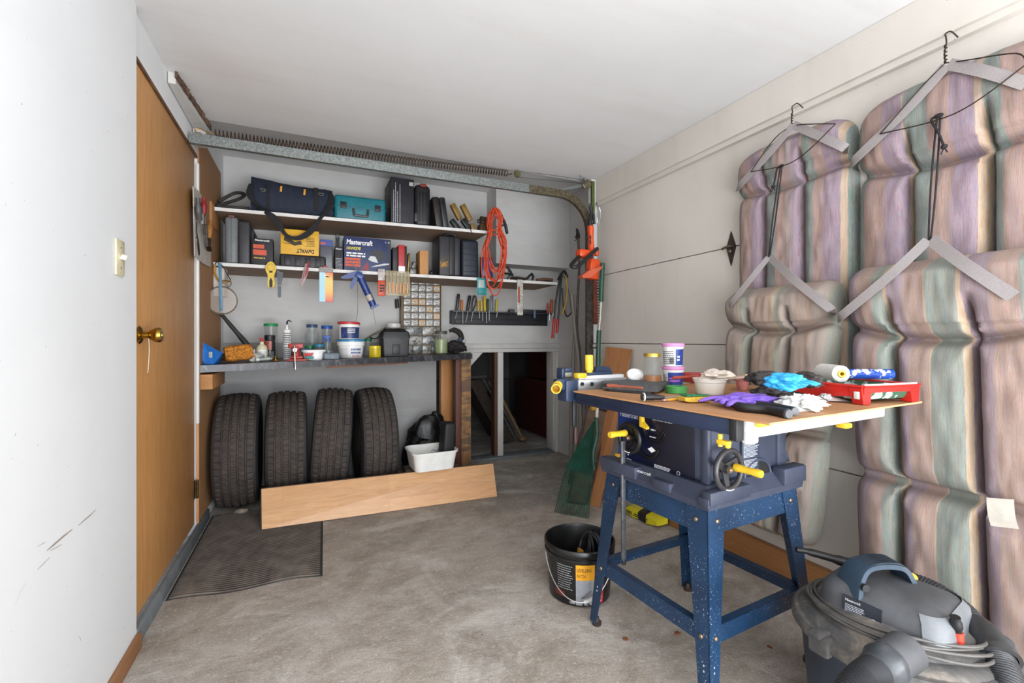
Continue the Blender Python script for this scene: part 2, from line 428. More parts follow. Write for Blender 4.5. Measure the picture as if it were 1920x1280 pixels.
struct('baseboard_near', MB().bx(LX+.0125, LX+.028, -1.4, 1.9895, 0, .055, .003), wood('8f5f38', 'ad7b50', 1, 5))
m_ply = wood('936a44', 'a47a52', 2, 2.5, .7, 3)
struct('wall_panel_left', MB().bx(LX-.0015, LX+.004, 3.0125, 3.69, .067, 1.03).bx(LX-.0015, LX+.006, 3.0125, 3.69, 1.032, 2.23), m_ply, smooth=False)
# shattered boards where wall meets ceiling
struct('trim_13', MB().hexa([(-.563, 2.42, 2.2), (-.535, 2.42, 2.2), (-.495, 2.93, 2.2), (-.563, 2.93, 2.2), (-.563, 2.42, 2.249), (-.535, 2.42, 2.249), (-.495, 2.93, 2.249), (-.563, 2.93, 2.249)]), m_trimw, smooth=False)
rg = MB()
for i in range(22):
    t = i/21; y = 2.42+.5*t
    rg.box((-.531+.036*t+random.uniform(-.002, .003), y, 2.236), (.010, .030, .024+.012*random.random()), 0, Matrix.Rotation(random.uniform(-.4, .4), 4, 'Z'))
struct('trim_14', rg, M('5a4232', .9, var=.3), smooth=False)
struct('trim_15', MB().bx(-.563, -.505, 2.88, 2.95, 2.125, 2.199, .003), m_trimw)
# light switch
sw = thing('light_switch', 'cream light switch plate on the white wall left of the wooden door', 'switch', (LX+.0125, 1.823, 1.34))
obj('plate', MB().bx(LX+.0125, LX+.019, 1.788, 1.858, 1.283, 1.397, .003), M('d9cfae', .4), sw)
obj('toggle', MB().box((LX+.027, 1.823, 1.342), (.016, .009, .016), .002, Matrix.Rotation(.3, 4, 'Y')), M('e6dfc8', .35), sw)
obj('screw', MB().cyl((LX+.0185, 1.823, 1.372), (LX+.0203, 1.823, 1.372), .003), M('8c8362', .4, .6), sw)
obj('screw', MB().cyl((LX+.0185, 1.823, 1.308), (LX+.0203, 1.823, 1.308), .003), M('8c8362', .4, .6), sw)
# lock handle plate on the garage door
dh = thing('door_lock_plate', 'small rusty diamond shaped latch plate on the white garage door', 'latch', (RX, 1.6, 1.38))
c = WX(1372, 467, RX); ht = .095
obj('plate', MB().prism([(RX-.001, c.y, c.z+ht*.95), (RX-.001, c.y+.028, c.z+.01), (RX-.001, c.y, c.z-ht*.9), (RX-.001, c.y-.028, c.z+.01)], (-.005, 0, 0)), M('4e463f', .5, .7, .3), dh)
obj('handle', MB().tube([(RX-.006, c.y-.012, c.z+.012), (RX-.025, c.y, c.z+.012), (RX-.028, c.y+.035, c.z+.004)], .006, 8, sub=4).ball((RX-.012, c.y, c.z-.012), .014, 2), M('5b524b', .4, .8, .3), dh)

# ================================================================ overhead door gear
m_galv = NT('galvanised'); _o = m_galv.mapping(); m_galv.base(m_galv.ramp(m_galv.noise(_o, 120, 3, .8), [(.3, lin('5c605e')), (.6, lin('8e9391')), (.8, lin('b3b8b6'))])); m_galv = m_galv.done(.42, .75)
m_rust = M('4a3a2c', .55, .6, .3, 40)
TY = 2.78
tr = thing('door_track', 'galvanised steel garage door track curving down to the right corner', 'track', (1.85, TY, 0))
prof = [(-.014, -.026), (.014, -.026), (.014, -.020), (-.009, -.020), (-.009, .020), (.014, .020), (.014, .026), (-.014, .026)]
path = [(-.556, TY, 2.105), (.5, TY, 2.105), (1.36, TY, 2.105)]
obj('horizontal_rail', MB().sweep(prof, path, (0, 1, 0)), m_galv, tr)
pth = [V((1.361, TY, 2.105)), V((1.6, TY, 2.105))]+arc((1.6, TY, 1.855), .25, pi/2, 0, 14, EX, EZ)[1:]
obj('curved_rail', MB().sweep(prof, pth, (0, 1, 0)), M('6c6350', .4, .7, .3, 60), tr)
obj('vertical_rail', MB().sweep(prof, [(1.85, TY, 1.854), (1.85, TY, 1.0), (1.85, TY, .01)], (0, 1, 0)), M('5e5b57', .45, .7, .3, 40), tr)
a = WY(1040, 357, TY+.01); b = WY(1100, 346, TY+.01)
obj('stay_bracket', MB().hexa([a+V((0, 0, -.012)), b+V((0, 0, -.014)), b+V((0, .02, -.014)), a+V((0, .02, -.012)), a+V((0, 0, .004)), b+V((0, 0, .014)), b+V((0, .02, .014)), a+V((0, .02, .004))]), m_galv, tr, smooth=False)
sp = thing('extension_spring', 'long dark coil spring stretched below the ceiling above the track', 'spring', (.4, 2.78, 2.15))
A = WY(402, 250, 2.78); B = WY(952, 325, 2.78); L = (B-A); n1 = 92; pts = []
for i in range(n1*10+1):
    t = i/(n1*10); t2 = t**1.0; a_ = 2*pi*i/10
    q = A+L*(t2-.012*sin(pi*t2)) + V((0, 0, -.006*sin(pi*t)))
    pts.append(q+V((0, cos(a_)*.019, sin(a_)*.019)))
obj('coil', MB().tube(pts, .0028, 5), m_rust, sp)
H = A+V((-.07, 0, .0))
obj('end_hook', MB().tube([A, A+V((-.03, 0, 0)), H+V((.01, 0, .012)), H+V((-.012, 0, .008)), H+V((-.008, 0, -.012)), H+V((.012, 0, -.008))], .003, 6, sub=5).ball(H+V((.0, 0, -.018)), (.02, .012, .01), 2), M('9b7b45', .35, .8), sp)
obj('end_hook', MB().tube([B, B+V((.015, 0, -.006)), B+V((.03, 0, .004))], .004, 6, sub=4), m_rust, sp)
C = WY(970, 326, 2.78)
obj('pulley', MB().lathe([(0, -.008), (.022, -.008), (.024, -.006), (.018, 0), (.024, .006), (.022, .008), (0, .008)], C, (0, 1, 0), 20), M('6f6a4a', .4, .8, .3), sp)
pw = thing('sheave', 'small grooved pulley wheel with cable at the end of the track bracket', 'pulley', WY(1101, 345, 2.77))
c = WY(1101, 345, 2.77)
obj('wheel', MB().lathe([(0.004, -.008), (.030, -.008), (.031, -.006), (.022, 0), (.031, .006), (.030, .008), (.004, .008)], c, (0, 1, 0), 24), M('776c55', .45, .7, .3), pw)
obj('hub', MB().cyl(c+V((0, -.012, 0)), c+V((0, .012, 0)), .007), m_galv, pw)
obj('cable', MB().tube([C+V((0, 0, .02)), WY(1040, 329, 2.78), c+V((-.02, 0, .025))], .0012, 5).tube([C+V((0, 0, -.02)), WY(1040, 339, 2.78), c+V((-.03, 0, -.002))], .0012, 5)
    .tube([c+V((-.04, -.01, .03)), c+V((-.07, -.01, .05)), c+V((-.06, -.01, .01)), c+V((-.03, -.01, .04)), c+V((-.05, -.01, .0))], .001, 5, sub=4), M('2d2926', .5, .5), pw)

# ================================================================ shelves
m_shw = m_plaster('shelf_edge_paint', 'd8d6d3', 'dfddda', .3, 5, (6, 1, 6), '8a7d6c')
m_shun = wood('7d6552', '927a66', 0, 4, .7, 8)
SH1 = lambda x: 1.916+.0155*(x+.545)
SH2 = 1.572
def shelf(nm, lab, x0, x1, yf, z0, z1, th=.022):
    t = thing(nm, lab, 'shelf', ((x0+x1)/2, yf, min(z0, z1)-th))
    o = MB().hexa([(x0, yf, z0-th), (x1, yf, z1-th), (x1, BY-.0005, z1-th), (x0, BY-.0005, z0-th), (x0, yf, z0-.001), (x1, yf, z1-.001), (x1, BY-.0005, z1-.001), (x0, BY-.0005, z0-.001)])
    obj('board', o, m_shun, t, smooth=False)
    e = MB().hexa([(x0, yf-.004, z0-th), (x1, yf-.004, z1-th), (x1, yf-.0002, z1-th), (x0, yf-.0002, z0-th), (x0, yf-.004, z0), (x1, yf-.004, z1), (x1, yf-.0002, z1), (x0, yf-.0002, z0)])
    obj('painted_edge', e, m_shw, t, smooth=False); return t
shelf('wall_shelf', 'upper long white edged shelf holding the tool bag and teal case', -.545, 1.29, 3.38, SH1(-.545), SH1(1.29))
shelf('wall_shelf', 'lower long white edged shelf holding boxed tools under the upper shelf', -.555, 1.94, 3.40, SH2, SH2)
m_blk = wood('9a6a3e', 'b88350', 0, 6, .7, 6)
tag(obj('wood_block', MB().bx(-.5605, -.547, 3.30, 3.55, 1.79, 1.93, .002), m_blk, loc=(-.553, 3.42, 1.8)), 'wooden block on the left wall carrying the upper shelf end', 'block')
tag(obj('wood_block', MB().bx(-.5605, -.50, 3.04, 3.45, .80, .885, .003), m_blk, loc=(-.53, 3.2, .8)), 'wooden block on the left wall under the workbench end', 'block')
tag(obj('wood_block', MB().bx(-.5605, -.50, 3.43, 3.56, 1.36, 1.545, .002), m_chip, loc=(-.53, 3.5, 1.36)), 'white painted block under the left end of the lower shelf', 'block')

# ================================================================ workbench
BZ = lambda x: .937+.0176*(x+.565)
wb = thing('workbench', 'long workbench with a worn black metal edged top along the back wall', 'workbench', (.4, 3.4, 0))
xl, xr, yl, yr, th = -.559, 1.20, 3.03, 3.48, .040
def wt(x, y, dz): return V((x, y, BZ(x)+dz))
n = NT('worn_black_top'); o = n.mapping(); f = n.noise(n.mapping((2, 2, 1)), 6, 8, .7, 1.5); g = n.noise(o, 45, 4, .7)
c = n.ramp(f, [(.35, lin('252528')), (.55, lin('3a3a3e')), (.68, lin('6b6d72')), (.8, lin('8f9296'))]); c = n.mix(n.ramp(g, [(.62, (0, 0, 0)), (.7, (.5,)*3)]), c, lin('8c8e92')); n.base(c); m_btop = n.done(.35, .25)
obj('bench_top', MB().hexa([wt(xl, yl, -th), wt(xr, yr, -th), wt(xr, BY-.024, -th), wt(xl, BY-.024, -th), wt(xl, yl, 0), wt(xr, yr, 0), wt(xr, BY-.024, 0), wt(xl, BY-.024, 0)]), m_btop, wb, smooth=False)
d = V((xr-xl, yr-yl, 0)).normalized()
obj('under_batten', MB().hexa([wt(.1, 3.21, -.055), wt(.66, 3.36, -.052), wt(.66, 3.40, -.052), wt(.1, 3.25, -.055), wt(.1, 3.21, -.0405), wt(.66, 3.36, -.0405), wt(.66, 3.40, -.0405), wt(.1, 3.25, -.0405)]), wood('5a3c28', '74503a', 0), wb, smooth=False)
n = NT('stained_post'); o = n.mapping((6, 6, 1.0)); f = n.noise(n.mapping((1, 1, 3)), 4, 6, .7, 1); g = n.noise(o, 9, 7)
c = n.ramp(g, [(.3, lin('7e5a38')), (.7, lin('a57d52'))]); n.base(n.mix(n.ramp(f, [(.45, (0, 0, 0)), (.56, (.85,)*3)]), c, lin('57493c'))); m_post = n.done(.8)
pz = BZ(1.15)-th-.0005
obj('leg', MB().bx(1.115, 1.195, 3.50, 3.56, 0, pz, .002), m_post, wb)
obj('leg', MB().bx(1.07, 1.1145, 3.51, 3.60, 0, pz, .002), wood('4a2a20', '6b4030', 2), wb)
x0 = WY(826, 700, 3.76).x; x1 = WY(850, 700, 3.76).x
obj('leg', MB().bx(x0, x1, 3.74, 3.80, 0, BZ(1)-th-.0005, .002), wood('a66d38', 'c08649', 2, 5, .6, 12), wb)
# ================================================================ tyres, plank, mat, tub
def m_rubber():
    n = NT('tyre_rubber'); o = n.mapping(); sep = n.n('ShaderNodeSeparateXYZ'); n.l(n.tc.outputs['Object'], sep.inputs[0])
    f = n.noise(o, 18, 5); n.base(n.ramp(f, [(.3, lin('2b2624')), (.7, lin('453c36'))]))
    ang = n.math('MULTIPLY', n.math('ARCTAN2', sep.outputs[2], sep.outputs[1]), 62)
    zig = n.math('ADD', ang, n.math('MULTIPLY', n.math('SINE', n.math('MULTIPLY', sep.outputs[0], 110)), 1.5))
    h = n.math('GREATER_THAN', n.math('SINE', zig), .78)
    rr = n.math('SQRT', n.math('ADD', n.math('POWER', sep.outputs[1], 2.0), n.math('POWER', sep.outputs[2], 2.0)))
    n.bump(n.math('MULTIPLY', n.math('MULTIPLY', h, -1.0), n.math('GREATER_THAN', rr, .335)), .9, .006); return n.done(.75)
mr = m_rubber()
def tyre_meshes(t):
    R0 = .365
    grooves = [-.062, -.021, .021, .062]
    P = []
    xs = sorted([-.098, -.09, -.084, -.073, -.050, -.041, -.032, -.011, 0, .011, .032, .041, .050, .073, .084]+[g+d for g in grooves for d in (-.0065, -.0045, .0045, .0065)]+[.09, .098])
    for x in xs:
        crown = R0-.010*(x/.098)**2*1.2
        dep = any(abs(x-g) < .005 for g in grooves)
        P.append((crown-(.011 if dep else 0), x))
    N = 260
    def rf(j, i, r):
        x = P[j][1]
        if abs(x) > .085: return r-(.006 if i % 5 == 0 else 0)
        if any(abs(abs(x)-q) < .001 for q in (.084, .073)): return r-(.0055 if i % 5 == 0 else 0)
        if abs(x) < .055 and all(abs(x-g) > .008 for g in grooves): return r-(.0055 if (i+round(x*140)) % 4 == 0 else 0)
        return r
    obj('tread', MB().lathe(P, (0, 0, 0), (1, 0, 0), N, rf), mr, t, angle=25)
    s1 = [(P[0][0]-.001, -.098), (.345, -.112), (.315, -.121), (.28, -.122), (.245, -.114), (.222, -.104), (.206, -.098), (.200, -.090), (.206, -.082), (.25, -.100), (.30, -.106), (.335, -.088), (.342, -.0), (.335, .088), (.30, .106), (.25, .100), (.206, .082), (.200, .090), (.206, .098), (.222, .104), (.245, .114), (.28, .122), (.315, .121), (.345, .112), (P[-1][0]-.001, .098)]
    obj('sidewall', MB().lathe(s1, (0, 0, 0), (1, 0, 0), 88), M('2b2827', .7, 0, .15, 30), t)
lab = ['worn tyre standing nearest the wooden door panel, leftmost of the four', 'second tyre from the left wall, its foot behind the end of the plank', 'third tyre from the left, leaning a little to the right against the back wall', 'rightmost tyre of the row, beside the white tub']
tx = [(-.420, 3.46, R(2), 0), (-.138, 3.475, R(1), 0), (.146, 3.475, R(-3), R(4)), (.430, 3.47, R(2), R(-.5))]
t0 = None
for (x, y, rz, ry), lb in zip(tx, lab):
    loc = (x, y, .3655+abs(sin(ry))*.118)
    if t0 is None:
        t0 = thing('car_tyre', lb, 'tyre', loc, (0, ry, rz), 'tyres under the workbench'); tyre_meshes(t0)
    else: dup(t0, loc, (0, ry, rz), lb)

n = NT('beech_laminate'); o = n.mapping((1, 8, 8)); g = n.noise(o, 5, 8, .6, 1.6)
c = n.ramp(g, [(.3, lin('c08f62')), (.7, lin('d2a678'))]); br = n.n('ShaderNodeTexBrick'); n.l(n.mapping((1, 1, 1), rot=(R(90), 0, 0)), br.inputs[0])
br.inputs['Scale'].default_value = 1; br.inputs['Brick Width'].default_value = .62; br.inputs['Row Height'].default_value = .066; br.inputs['Mortar Size'].default_value = 0
br.inputs['Color1'].default_value = (1, 1, 1, 1); br.inputs['Color2'].default_value = (.86, .84, .82, 1)
n.base(n.mix(1, c, br.outputs[0], 'MULTIPLY')); m_lam = n.done(.38)
bl = WZ(491, 992, .0105); brr = WZ(932, 930, .001); tl = V((bl.x-.012, bl.y+.115, .205)); trr = V((brr.x+.005, brr.y+.085, .205))
pk = thing('laminate_plank', 'long pale beech laminate floor plank leaning on the tyres', 'plank', (bl+brr)/2)
nn = (brr-bl).cross(tl-bl).normalized()*-.009
if nn.y < 0: nn = -nn
obj('board', MB().prism([bl, brr, trr, tl], nn), m_lam, pk, smooth=False)
obj('tongue', MB().prism([tl+nn*.3, trr+nn*.3, trr+nn*.3+(trr-brr)*.025, tl+nn*.3+(tl-bl)*.025], nn*.4).prism([bl+nn*.3+(bl-brr)*.003, bl+nn*.3, tl+nn*.3, tl+nn*.3+(bl-brr)*.003], nn*.4), M('4a3526', .8), pk, smooth=False)

# ribbed rubber mat
n = NT('ribbed_mat'); f = n.noise(n.mapping(), 12, 5); zz_ = n.n('ShaderNodeSeparateXYZ'); n.l(n.mapping(), zz_.inputs[0]); n.base(n.mix(n.ramp(n.math('MULTIPLY', zz_.outputs[2], 100.0), [(.45, (0, 0, 0)), (.8, (1, 1, 1))]), lin('231f1d'), n.ramp(f, [(.3, lin('4c4641')), (.7, lin('736960'))]))); m_mat = n.done(.85)  # colour by height: shade put into the grooves, highlight onto the rib tops
mt = MB(); NYR = 54
y0, y1 = 2.26, 3.30
def matf(u, v):
    k = int(round(v*NYR*4)); y = y0+(y1-y0)*v
    x = -.545+(.085+.545-.03*(1-v))*u
    wv = .012*sin(u*9+1)*max(0, 1-v*4)+.03*(1-u)*max(0, 1-v*3)
    z = .003+(.006 if k % 4 in (1, 2) else 0)
    if v <= 0 or v >= 1 or u <= 0 or u >= 1: z = .0005
    return V((x, y+wv, z+.004*max(0, sin(u*10))*max(0, 1-v*3)))
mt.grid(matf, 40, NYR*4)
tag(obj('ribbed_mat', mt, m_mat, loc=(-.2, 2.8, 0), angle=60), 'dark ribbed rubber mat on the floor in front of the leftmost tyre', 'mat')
tag(obj('stone', MB().ball(WZ(453, 958, .018), (.035, .022, .014), 3, 5, .3, 1.5), M('8d7f72', .9, var=.2), loc=WZ(453, 958, .005)), 'small grey stone under the leftmost tyre', 'stone')

# white tub perched on plank and a dark timber
tag(obj('timber_offcut', MB().bx(.60, .98, 3.12, 3.24, .0, .196, .004), wood('33241b', '4a372a', 0), loc=(.79, 3.18, 0)), 'dark rough timber offcut on the floor beneath the white tub', 'timber')
m_wp = M('e3e3df', .3, var=.04)
TB = V((.765, 3.085, .2125))
def tubgeo(mb, w0, d0, w1, d1, h, z, flip=False):
    pass
def rr_loop(c, w, d, r, z, n=6, rz=0):
    pts = []
    for (sx, sy, a0) in ((1, 1, 0), (-1, 1, pi/2), (-1, -1, pi), (1, -1, 3*pi/2)):
        for i in range(n+1):
            a = a0+pi/2*i/n; x = sx*(w/2-r)+r*cos(a); y = sy*(d/2-r)+r*sin(a)
            pts.append(V((c[0]+x*cos(rz)-y*sin(rz), c[1]+x*sin(rz)+y*cos(rz), z)))
    return pts
def loft(mb, loops, cap0=True, cap1=False):
    n = len(loops[0]); vs = [p for l in loops for p in l]; fs = []
    for j in range(len(loops)-1):
        for i in range(n): k = (i+1) % n; fs.append((j*n+i, j*n+k, (j+1)*n+k, (j+1)*n+i))
    if cap0: fs.append(tuple(range(n-1, -1, -1)))
    if cap1: fs.append(tuple((len(loops)-1)*n+i for i in range(n)))
    return mb.add(vs, fs)
def L_(w, d, r, z, rz=.04, c=TB): return rr_loop(c, w, d, r, z, 6, rz)
z = TB.z
tb = thing('plastic_tub', 'white rectangular plastic tub standing on the plank edge beside the tyres', 'tub', (TB.x, TB.y, .2))
mbt = loft(MB(), [L_(.25, .22, .03, z-.004), L_(.265, .235, .04, z), L_(.30, .27, .045, z+.11), L_(.315, .285, .05, z+.112), L_(.318, .288, .05, z+.125), L_(.30, .27, .045, z+.125), L_(.285, .255, .045, z+.11), L_(.25, .22, .035, z+.012)], True, True)
obj('tub_body', mbt, m_wp, tb)
tb2 = tag(obj('tool_clip', MB().box((TB.x-.06, TB.y-.04, z+.035), (.05, .11, .04), .006, Matrix.Rotation(.5, 4, 'Z')).box((TB.x-.02, TB.y-.06, z+.055), (.07, .03, .02), .005, Matrix.Rotation(.2, 4, 'Z')).box((TB.x-.075, TB.y-.04, z+.07), (.025, .05, .03), .005, Matrix.Rotation(-.3, 4, 'X')), M('4c4f47', .5), loc=(TB.x-.05, TB.y, z+.02)), 'dark olive plastic clamp lying in the white tub', 'clamp')
wr = MB()
for k in range(5):
    cc = V((TB.x+.01+.018*k, TB.y-.02+.01*sin(k*2), z+.10+.006*cos(k*3)))
    wr.tube(arc(cc, .012, 0, 2*pi*.85, 12, V((1, .2, 0)).normalized(), V((0, .2, 1)).normalized())+[cc+V((.01, 0, -.05)), cc+V((-.01, .0, -.085))], .0016, 6)
tag(obj('wire_hooks', wr, M('3b3b3b', .4, .8), loc=(TB.x+.03, TB.y, z+.02)), 'bunch of small dark wire hooks standing in the white tub', 'hooks')
bag = MB().box((TB.x+.105, TB.y-.02, z+.155), (.085, .11, .29), .02, Matrix.Rotation(.08, 4, 'Y') @ Matrix.Rotation(.1, 4, 'Z'), 4)
tag(obj('pouch', bag, M('161617', .6, bump=.2), loc=(TB.x+.1, TB.y, z+.02)), 'black soft pouch standing upright in the white tub', 'pouch')
bb = MB()
def bagf(c, r, seed):
    bb.ball(c, r, 4, seed, .22, 1.4)
p = WY(815, 815, 3.64)
bagf((p.x-.06, 3.64, .26), (.15, .10, .22), 9); bagf((p.x-.12, 3.62, .17), (.14, .12, .16), 8); bagf((p.x+.02, 3.66, .32), (.09, .07, .16), 2)
tag(obj('black_bag', bb, M('101012', .32, var=.2, bump=.5), loc=(p.x, 3.62, 0)), 'slumped glossy black bag on the floor behind the white tub', 'bag')
tag(obj('paint_can', MB().cyl((.545+.12, 3.32, 0), (.545+.12, 3.32, .12), .055).lathe([(.055, 0), (.058, .003), (.055, .006)], (.665, 3.32, .118)), M('3a2c27', .5, .3), loc=(.665, 3.32, 0)), 'dark can on the floor between the rightmost tyre and white tub', 'can')

# ================================================================ things in the dark store
fm = thing('folded_lounger', 'brown folded lounger leaning inside the dark store doorway', 'lounger', (1.55, 4.6, 0))
def slab(mb, a, b, w, th):   # a bottom, b top points; width vector w; thickness vector
    a, b, w, th = V(a), V(b), V(w), V(th)
    return mb.hexa([a, a+w, a+w+th, a+th, b, b+w, b+w+th, b+th])
A1 = WY(968, 815, 4.35); A1.z = .02; B1 = WY(905, 712, 4.45)
obj('seat_pad', slab(MB(), A1+V((-.16, 0, 0)), B1+V((-.16, .0, 0)), (.13, 0, .0), (0, .42, 0)), M('3d3229', .9, var=.2), fm)
obj('frame_tube', MB().tube([A1, B1+V((0, 0, .02))], .011, 8).tube([A1+V((.05, 0, 0)), B1+V((.05, 0, .0))], .012, 8).tube([B1+V((-.14, 0, .03)), B1+V((.06, 0, .03))], .013, 8), M('8d8c88', .3, .8), fm)
obj('armrest', MB().tube([A1+V((.075, -.02, 0)), B1+V((.10, -.02, -.01))], .02, 10).ball(A1+V((.07, -.01, .02)), (.05, .05, .03), 2), wood('5a4632', '7d6448', 2), fm)
tag(obj('black_bin_bag', MB().ball((2.08, 5.25, .24), (.10, .1, .25), 4, 4, .15, 1.5), M('0d0f0f', .5), loc=(2.08, 5.25, 0)), 'small black bag standing at the back of the dark store', 'bag')
rd = MB().bx(2.35, 2.58, 4.3, 5.2, 0, .62, .03).bx(2.40, 2.58, 4.4, 5.0, .63, .95, .05)
tag(obj('red_machine', rd, M('4a1412', .5, var=.2), loc=(2.47, 4.8, 0)), 'dark red boxy machine at the right inside the dark store', 'machine')
tag(obj('black_strap', MB().tube([WY(914, 650, 4.3), WY(915, 690, 4.32), WY(914, 720, 4.3)], .008, 6, sub=4).box(WY(914, 683, 4.3), (.03, .02, .03), .004), M('121212', .6), loc=WY(914, 690, 4.3)), 'black strap with a buckle hanging inside the dark store', 'strap')

# ================================================================ striped cushions on the garage door
def m_cush(name, stripes, alt, phase=0.0, dull=0.0):
    n = NT(name); uv = n.tc.outputs['UV']; sep = n.n('ShaderNodeSeparateXYZ'); n.l(uv, sep.inputs[0])
    u, v = sep.outputs[0], sep.outputs[1]
    wob = n.math('MULTIPLY', n.math('SUBTRACT', n.noise(n.mapping((.5, 2, 1), 'UV'), 2.2, 2), .5), .012)
    uu = n.math('ADD', n.math('ADD', u, wob), phase)
    c = n.ramp(n.math('FRACT', uu), stripes, 'CONSTANT')
    # woven multicolour threads running down the cloth
    th = n.noise(n.mapping((150, 4, 1), 'UV'), 1, 3, .8)
    thr = n.ramp(th, [(.32, lin('795c80')), (.42, lin('9a8c92')), (.50, lin('b0a08c')), (.57, lin('9d6258')), (.66, lin('66907f'))])
    c = n.mix(.42, c, thr)
    th2 = n.noise(n.mapping((60, 1.2, 1), 'UV'), 1, 2, .6)
    c = n.mix(n.ramp(th2, [(.50, (0, 0, 0)), (.60, (.30,)*3)]), c, lin(alt))
    # open basket weave: light and dark dots
    wv = n.math('MULTIPLY', n.math('SINE', n.math('MULTIPLY', u, 470)), n.math('SINE', n.math('MULTIPLY', v, 1000)))
    c = n.mix(n.math('MULTIPLY', n.math('ADD', wv, 1.0), .14), c, lin('4f5450'))
    if dull: c = n.mix(dull, c, lin('938878'))
    n.base(c); n.bump(wv, .25, .002); return n.done(.9)
TEAL, PINK, PURP, CREAM, LIL = lin('557f7a'), lin('95786f'), lin('7c6b86'), lin('bba27f'), lin('8d8484')
st1 = [(0, TEAL), (.07, CREAM), (.075, PINK), (.19, PURP), (.30, CREAM), (.335, TEAL), (.425, PINK), (.52, LIL), (.57, PURP), (.645, CREAM), (.67, TEAL), (.74, PINK), (.82, PURP), (.93, CREAM), (.965, TEAL)]
st2 = [(0, TEAL), (.06, CREAM), (.065, PINK), (.18, PURP), (.285, CREAM), (.29, TEAL), (.40, PINK), (.50, PURP), (.60, CREAM), (.63, TEAL), (.70, PINK), (.86, PURP), (.96, TEAL)]
st3 = [(0, TEAL), (.03, LIL), (.22, CREAM), (.235, TEAL), (.30, LIL), (.36, PINK), (.52, CREAM), (.56, lin('708880')), (.62, LIL), (.74, PINK), (.86, LIL), (.95, TEAL)]
st4 = [(0, PURP), (.11, PINK), (.20, TEAL), (.265, CREAM), (.285, PURP), (.37, PINK), (.47, CREAM), (.48, TEAL), (.62, CREAM), (.64, PURP), (.75, PINK), (.86, TEAL), (.97, PURP)]
def cushion(name, lab, YL, YR, ztop, zbot, Xb, thick, mat, seams, creases, head=.12, rc=.07, tilt=0.0, grp=None, arch=.0, pinch=None):
    t = thing(name, lab, 'cushion', (Xb-thick, (YL(.5)+YR(.5))/2, zbot), group=grp)
    nu, nv = 64, 220; H = ztop-zbot
    def P(u, v, front):
        yl, yr = YL(v), YR(v); e = abs(u-.5)*2; hw = (yl-yr)/2; yc = (yl+yr)/2
        a = max(0, (e-(1-rc/hw))*hw)            # rounded corners at top and foot
        dz = rc-sqrt(max(0, rc*rc-a*a))
        d = v*H
        top = dz*max(0, 1-d/.25)+arch*(e**2)*max(0, 1-d/.3); bot = dz*max(0, 1-(H-d)/.15)
        z = ztop-d-top+bot
        nar = 1.0
        sg = 0; prev = 0; pn = 1
        for sz, depth, sag in seams:
            sv = (ztop-sz)/H+sag*(1-(e*1.0)**2)
            q = (v-sv)*H
            sg = max(sg, depth*math.exp(-(q/.016)**2)+depth*.45*math.exp(-(q/.05)**2))
            nar -= .035*math.exp(-(q/.03)**2)
        if v > .0:
            for cu in creases:
                q = (u-cu)*2*hw; on = 1.0
                if head and v < head+.02: on = max(0, (v-head*.55)/(head*.6)) if cu < .99 else 1; on = min(1, max(0, on))
                sg = max(sg, .80*on*math.exp(-(q/.009)**2)+.20*on*math.exp(-(q/.026)**2))
        ed = (1-e**8.0)**.5 if e < 1 else 0
        vt = min(1, sqrt(max(0, d)/.05)) if d < .05 else 1
        vb = min(1, sqrt(max(0, H-d)/.04)) if H-d < .04 else 1
        puff = ed*vt*vb*(1-min(.93, sg))
        w = .004*noise.noise(V((u*9, v*16, ztop*3)))+.0025*noise.noise(V((u*30, v*12, 5)))
        w *= puff
        if head and v < head: puff *= 1.18
        x = Xb - (thick*puff+w*1.6 if front else 0)
        y = yc-(u-.5)*2*hw*nar
        return V((x-tilt*0, y, z)), (u, v*H/.5)
    vs = []; uvs = []
    for j in range(nv+1):
        for i in range(nu+1):
            p, q = P(i/nu, j/nv, True); vs.append(p); uvs.append(q)
    o = len(vs)
    for j in range(nv+1):
        for i in range(nu+1):
            p, q = P(i/nu, j/nv, False); vs.append(p); uvs.append(q)
    k = nu+1
    fs = [(j*k+i, j*k+i+1, (j+1)*k+i+1, (j+1)*k+i) for j in range(nv) for i in range(nu)]
    fs += [(o+j*k+i, o+(j+1)*k+i, o+(j+1)*k+i+1, o+j*k+i+1) for j in range(nv) for i in range(nu)]
    for j in range(nv):
        fs += [(j*k, (j+1)*k, o+(j+1)*k, o+j*k), (j*k+nu, o+j*k+nu, o+(j+1)*k+nu, (j+1)*k+nu)]
    for i in range(nu):
        fs += [(i, o+i, o+i+1, i+1), (nv*k+i, nv*k+i+1, o+nv*k+i+1, o+nv*k+i)]
    mb = MB(); mb.v = vs; mb.f = fs
    ob = obj('padding', mb, mat, t, angle=75)
    uvl = ob.data.uv_layers.new(name='UVMap')
    for lp in ob.data.loops: uvl.data[lp.index].uv = uvs[lp.vertex_index]
    return t
X1, X3 = 1.945, 1.868
def yx(px, py, X): return WX(px, py, X).y
c1 = cushion('lounger_cushion', 'upper striped lounger cushion hanging left, nearest the diamond plate', lambda v: 1.575-.0*v, lambda v: 1.06, 1.975, .86, X1, .078, m_cush('stripe_cloth_a', st1, '8e8088'), [(1.78, .42, .03)], [.30, .64], .14, .09, grp='striped lounger cushions', arch=.02)
c2 = cushion('lounger_cushion', 'upper striped lounger cushion hanging at the right edge of the photo', lambda v: 1.045, lambda v: .46, 1.965, .60, X1, .085, m_cush('stripe_cloth_b', st2, '8b7c86'), [(1.70, .55, .03)], [.30, .64], .19, .10, grp='striped lounger cushions', arch=.02)
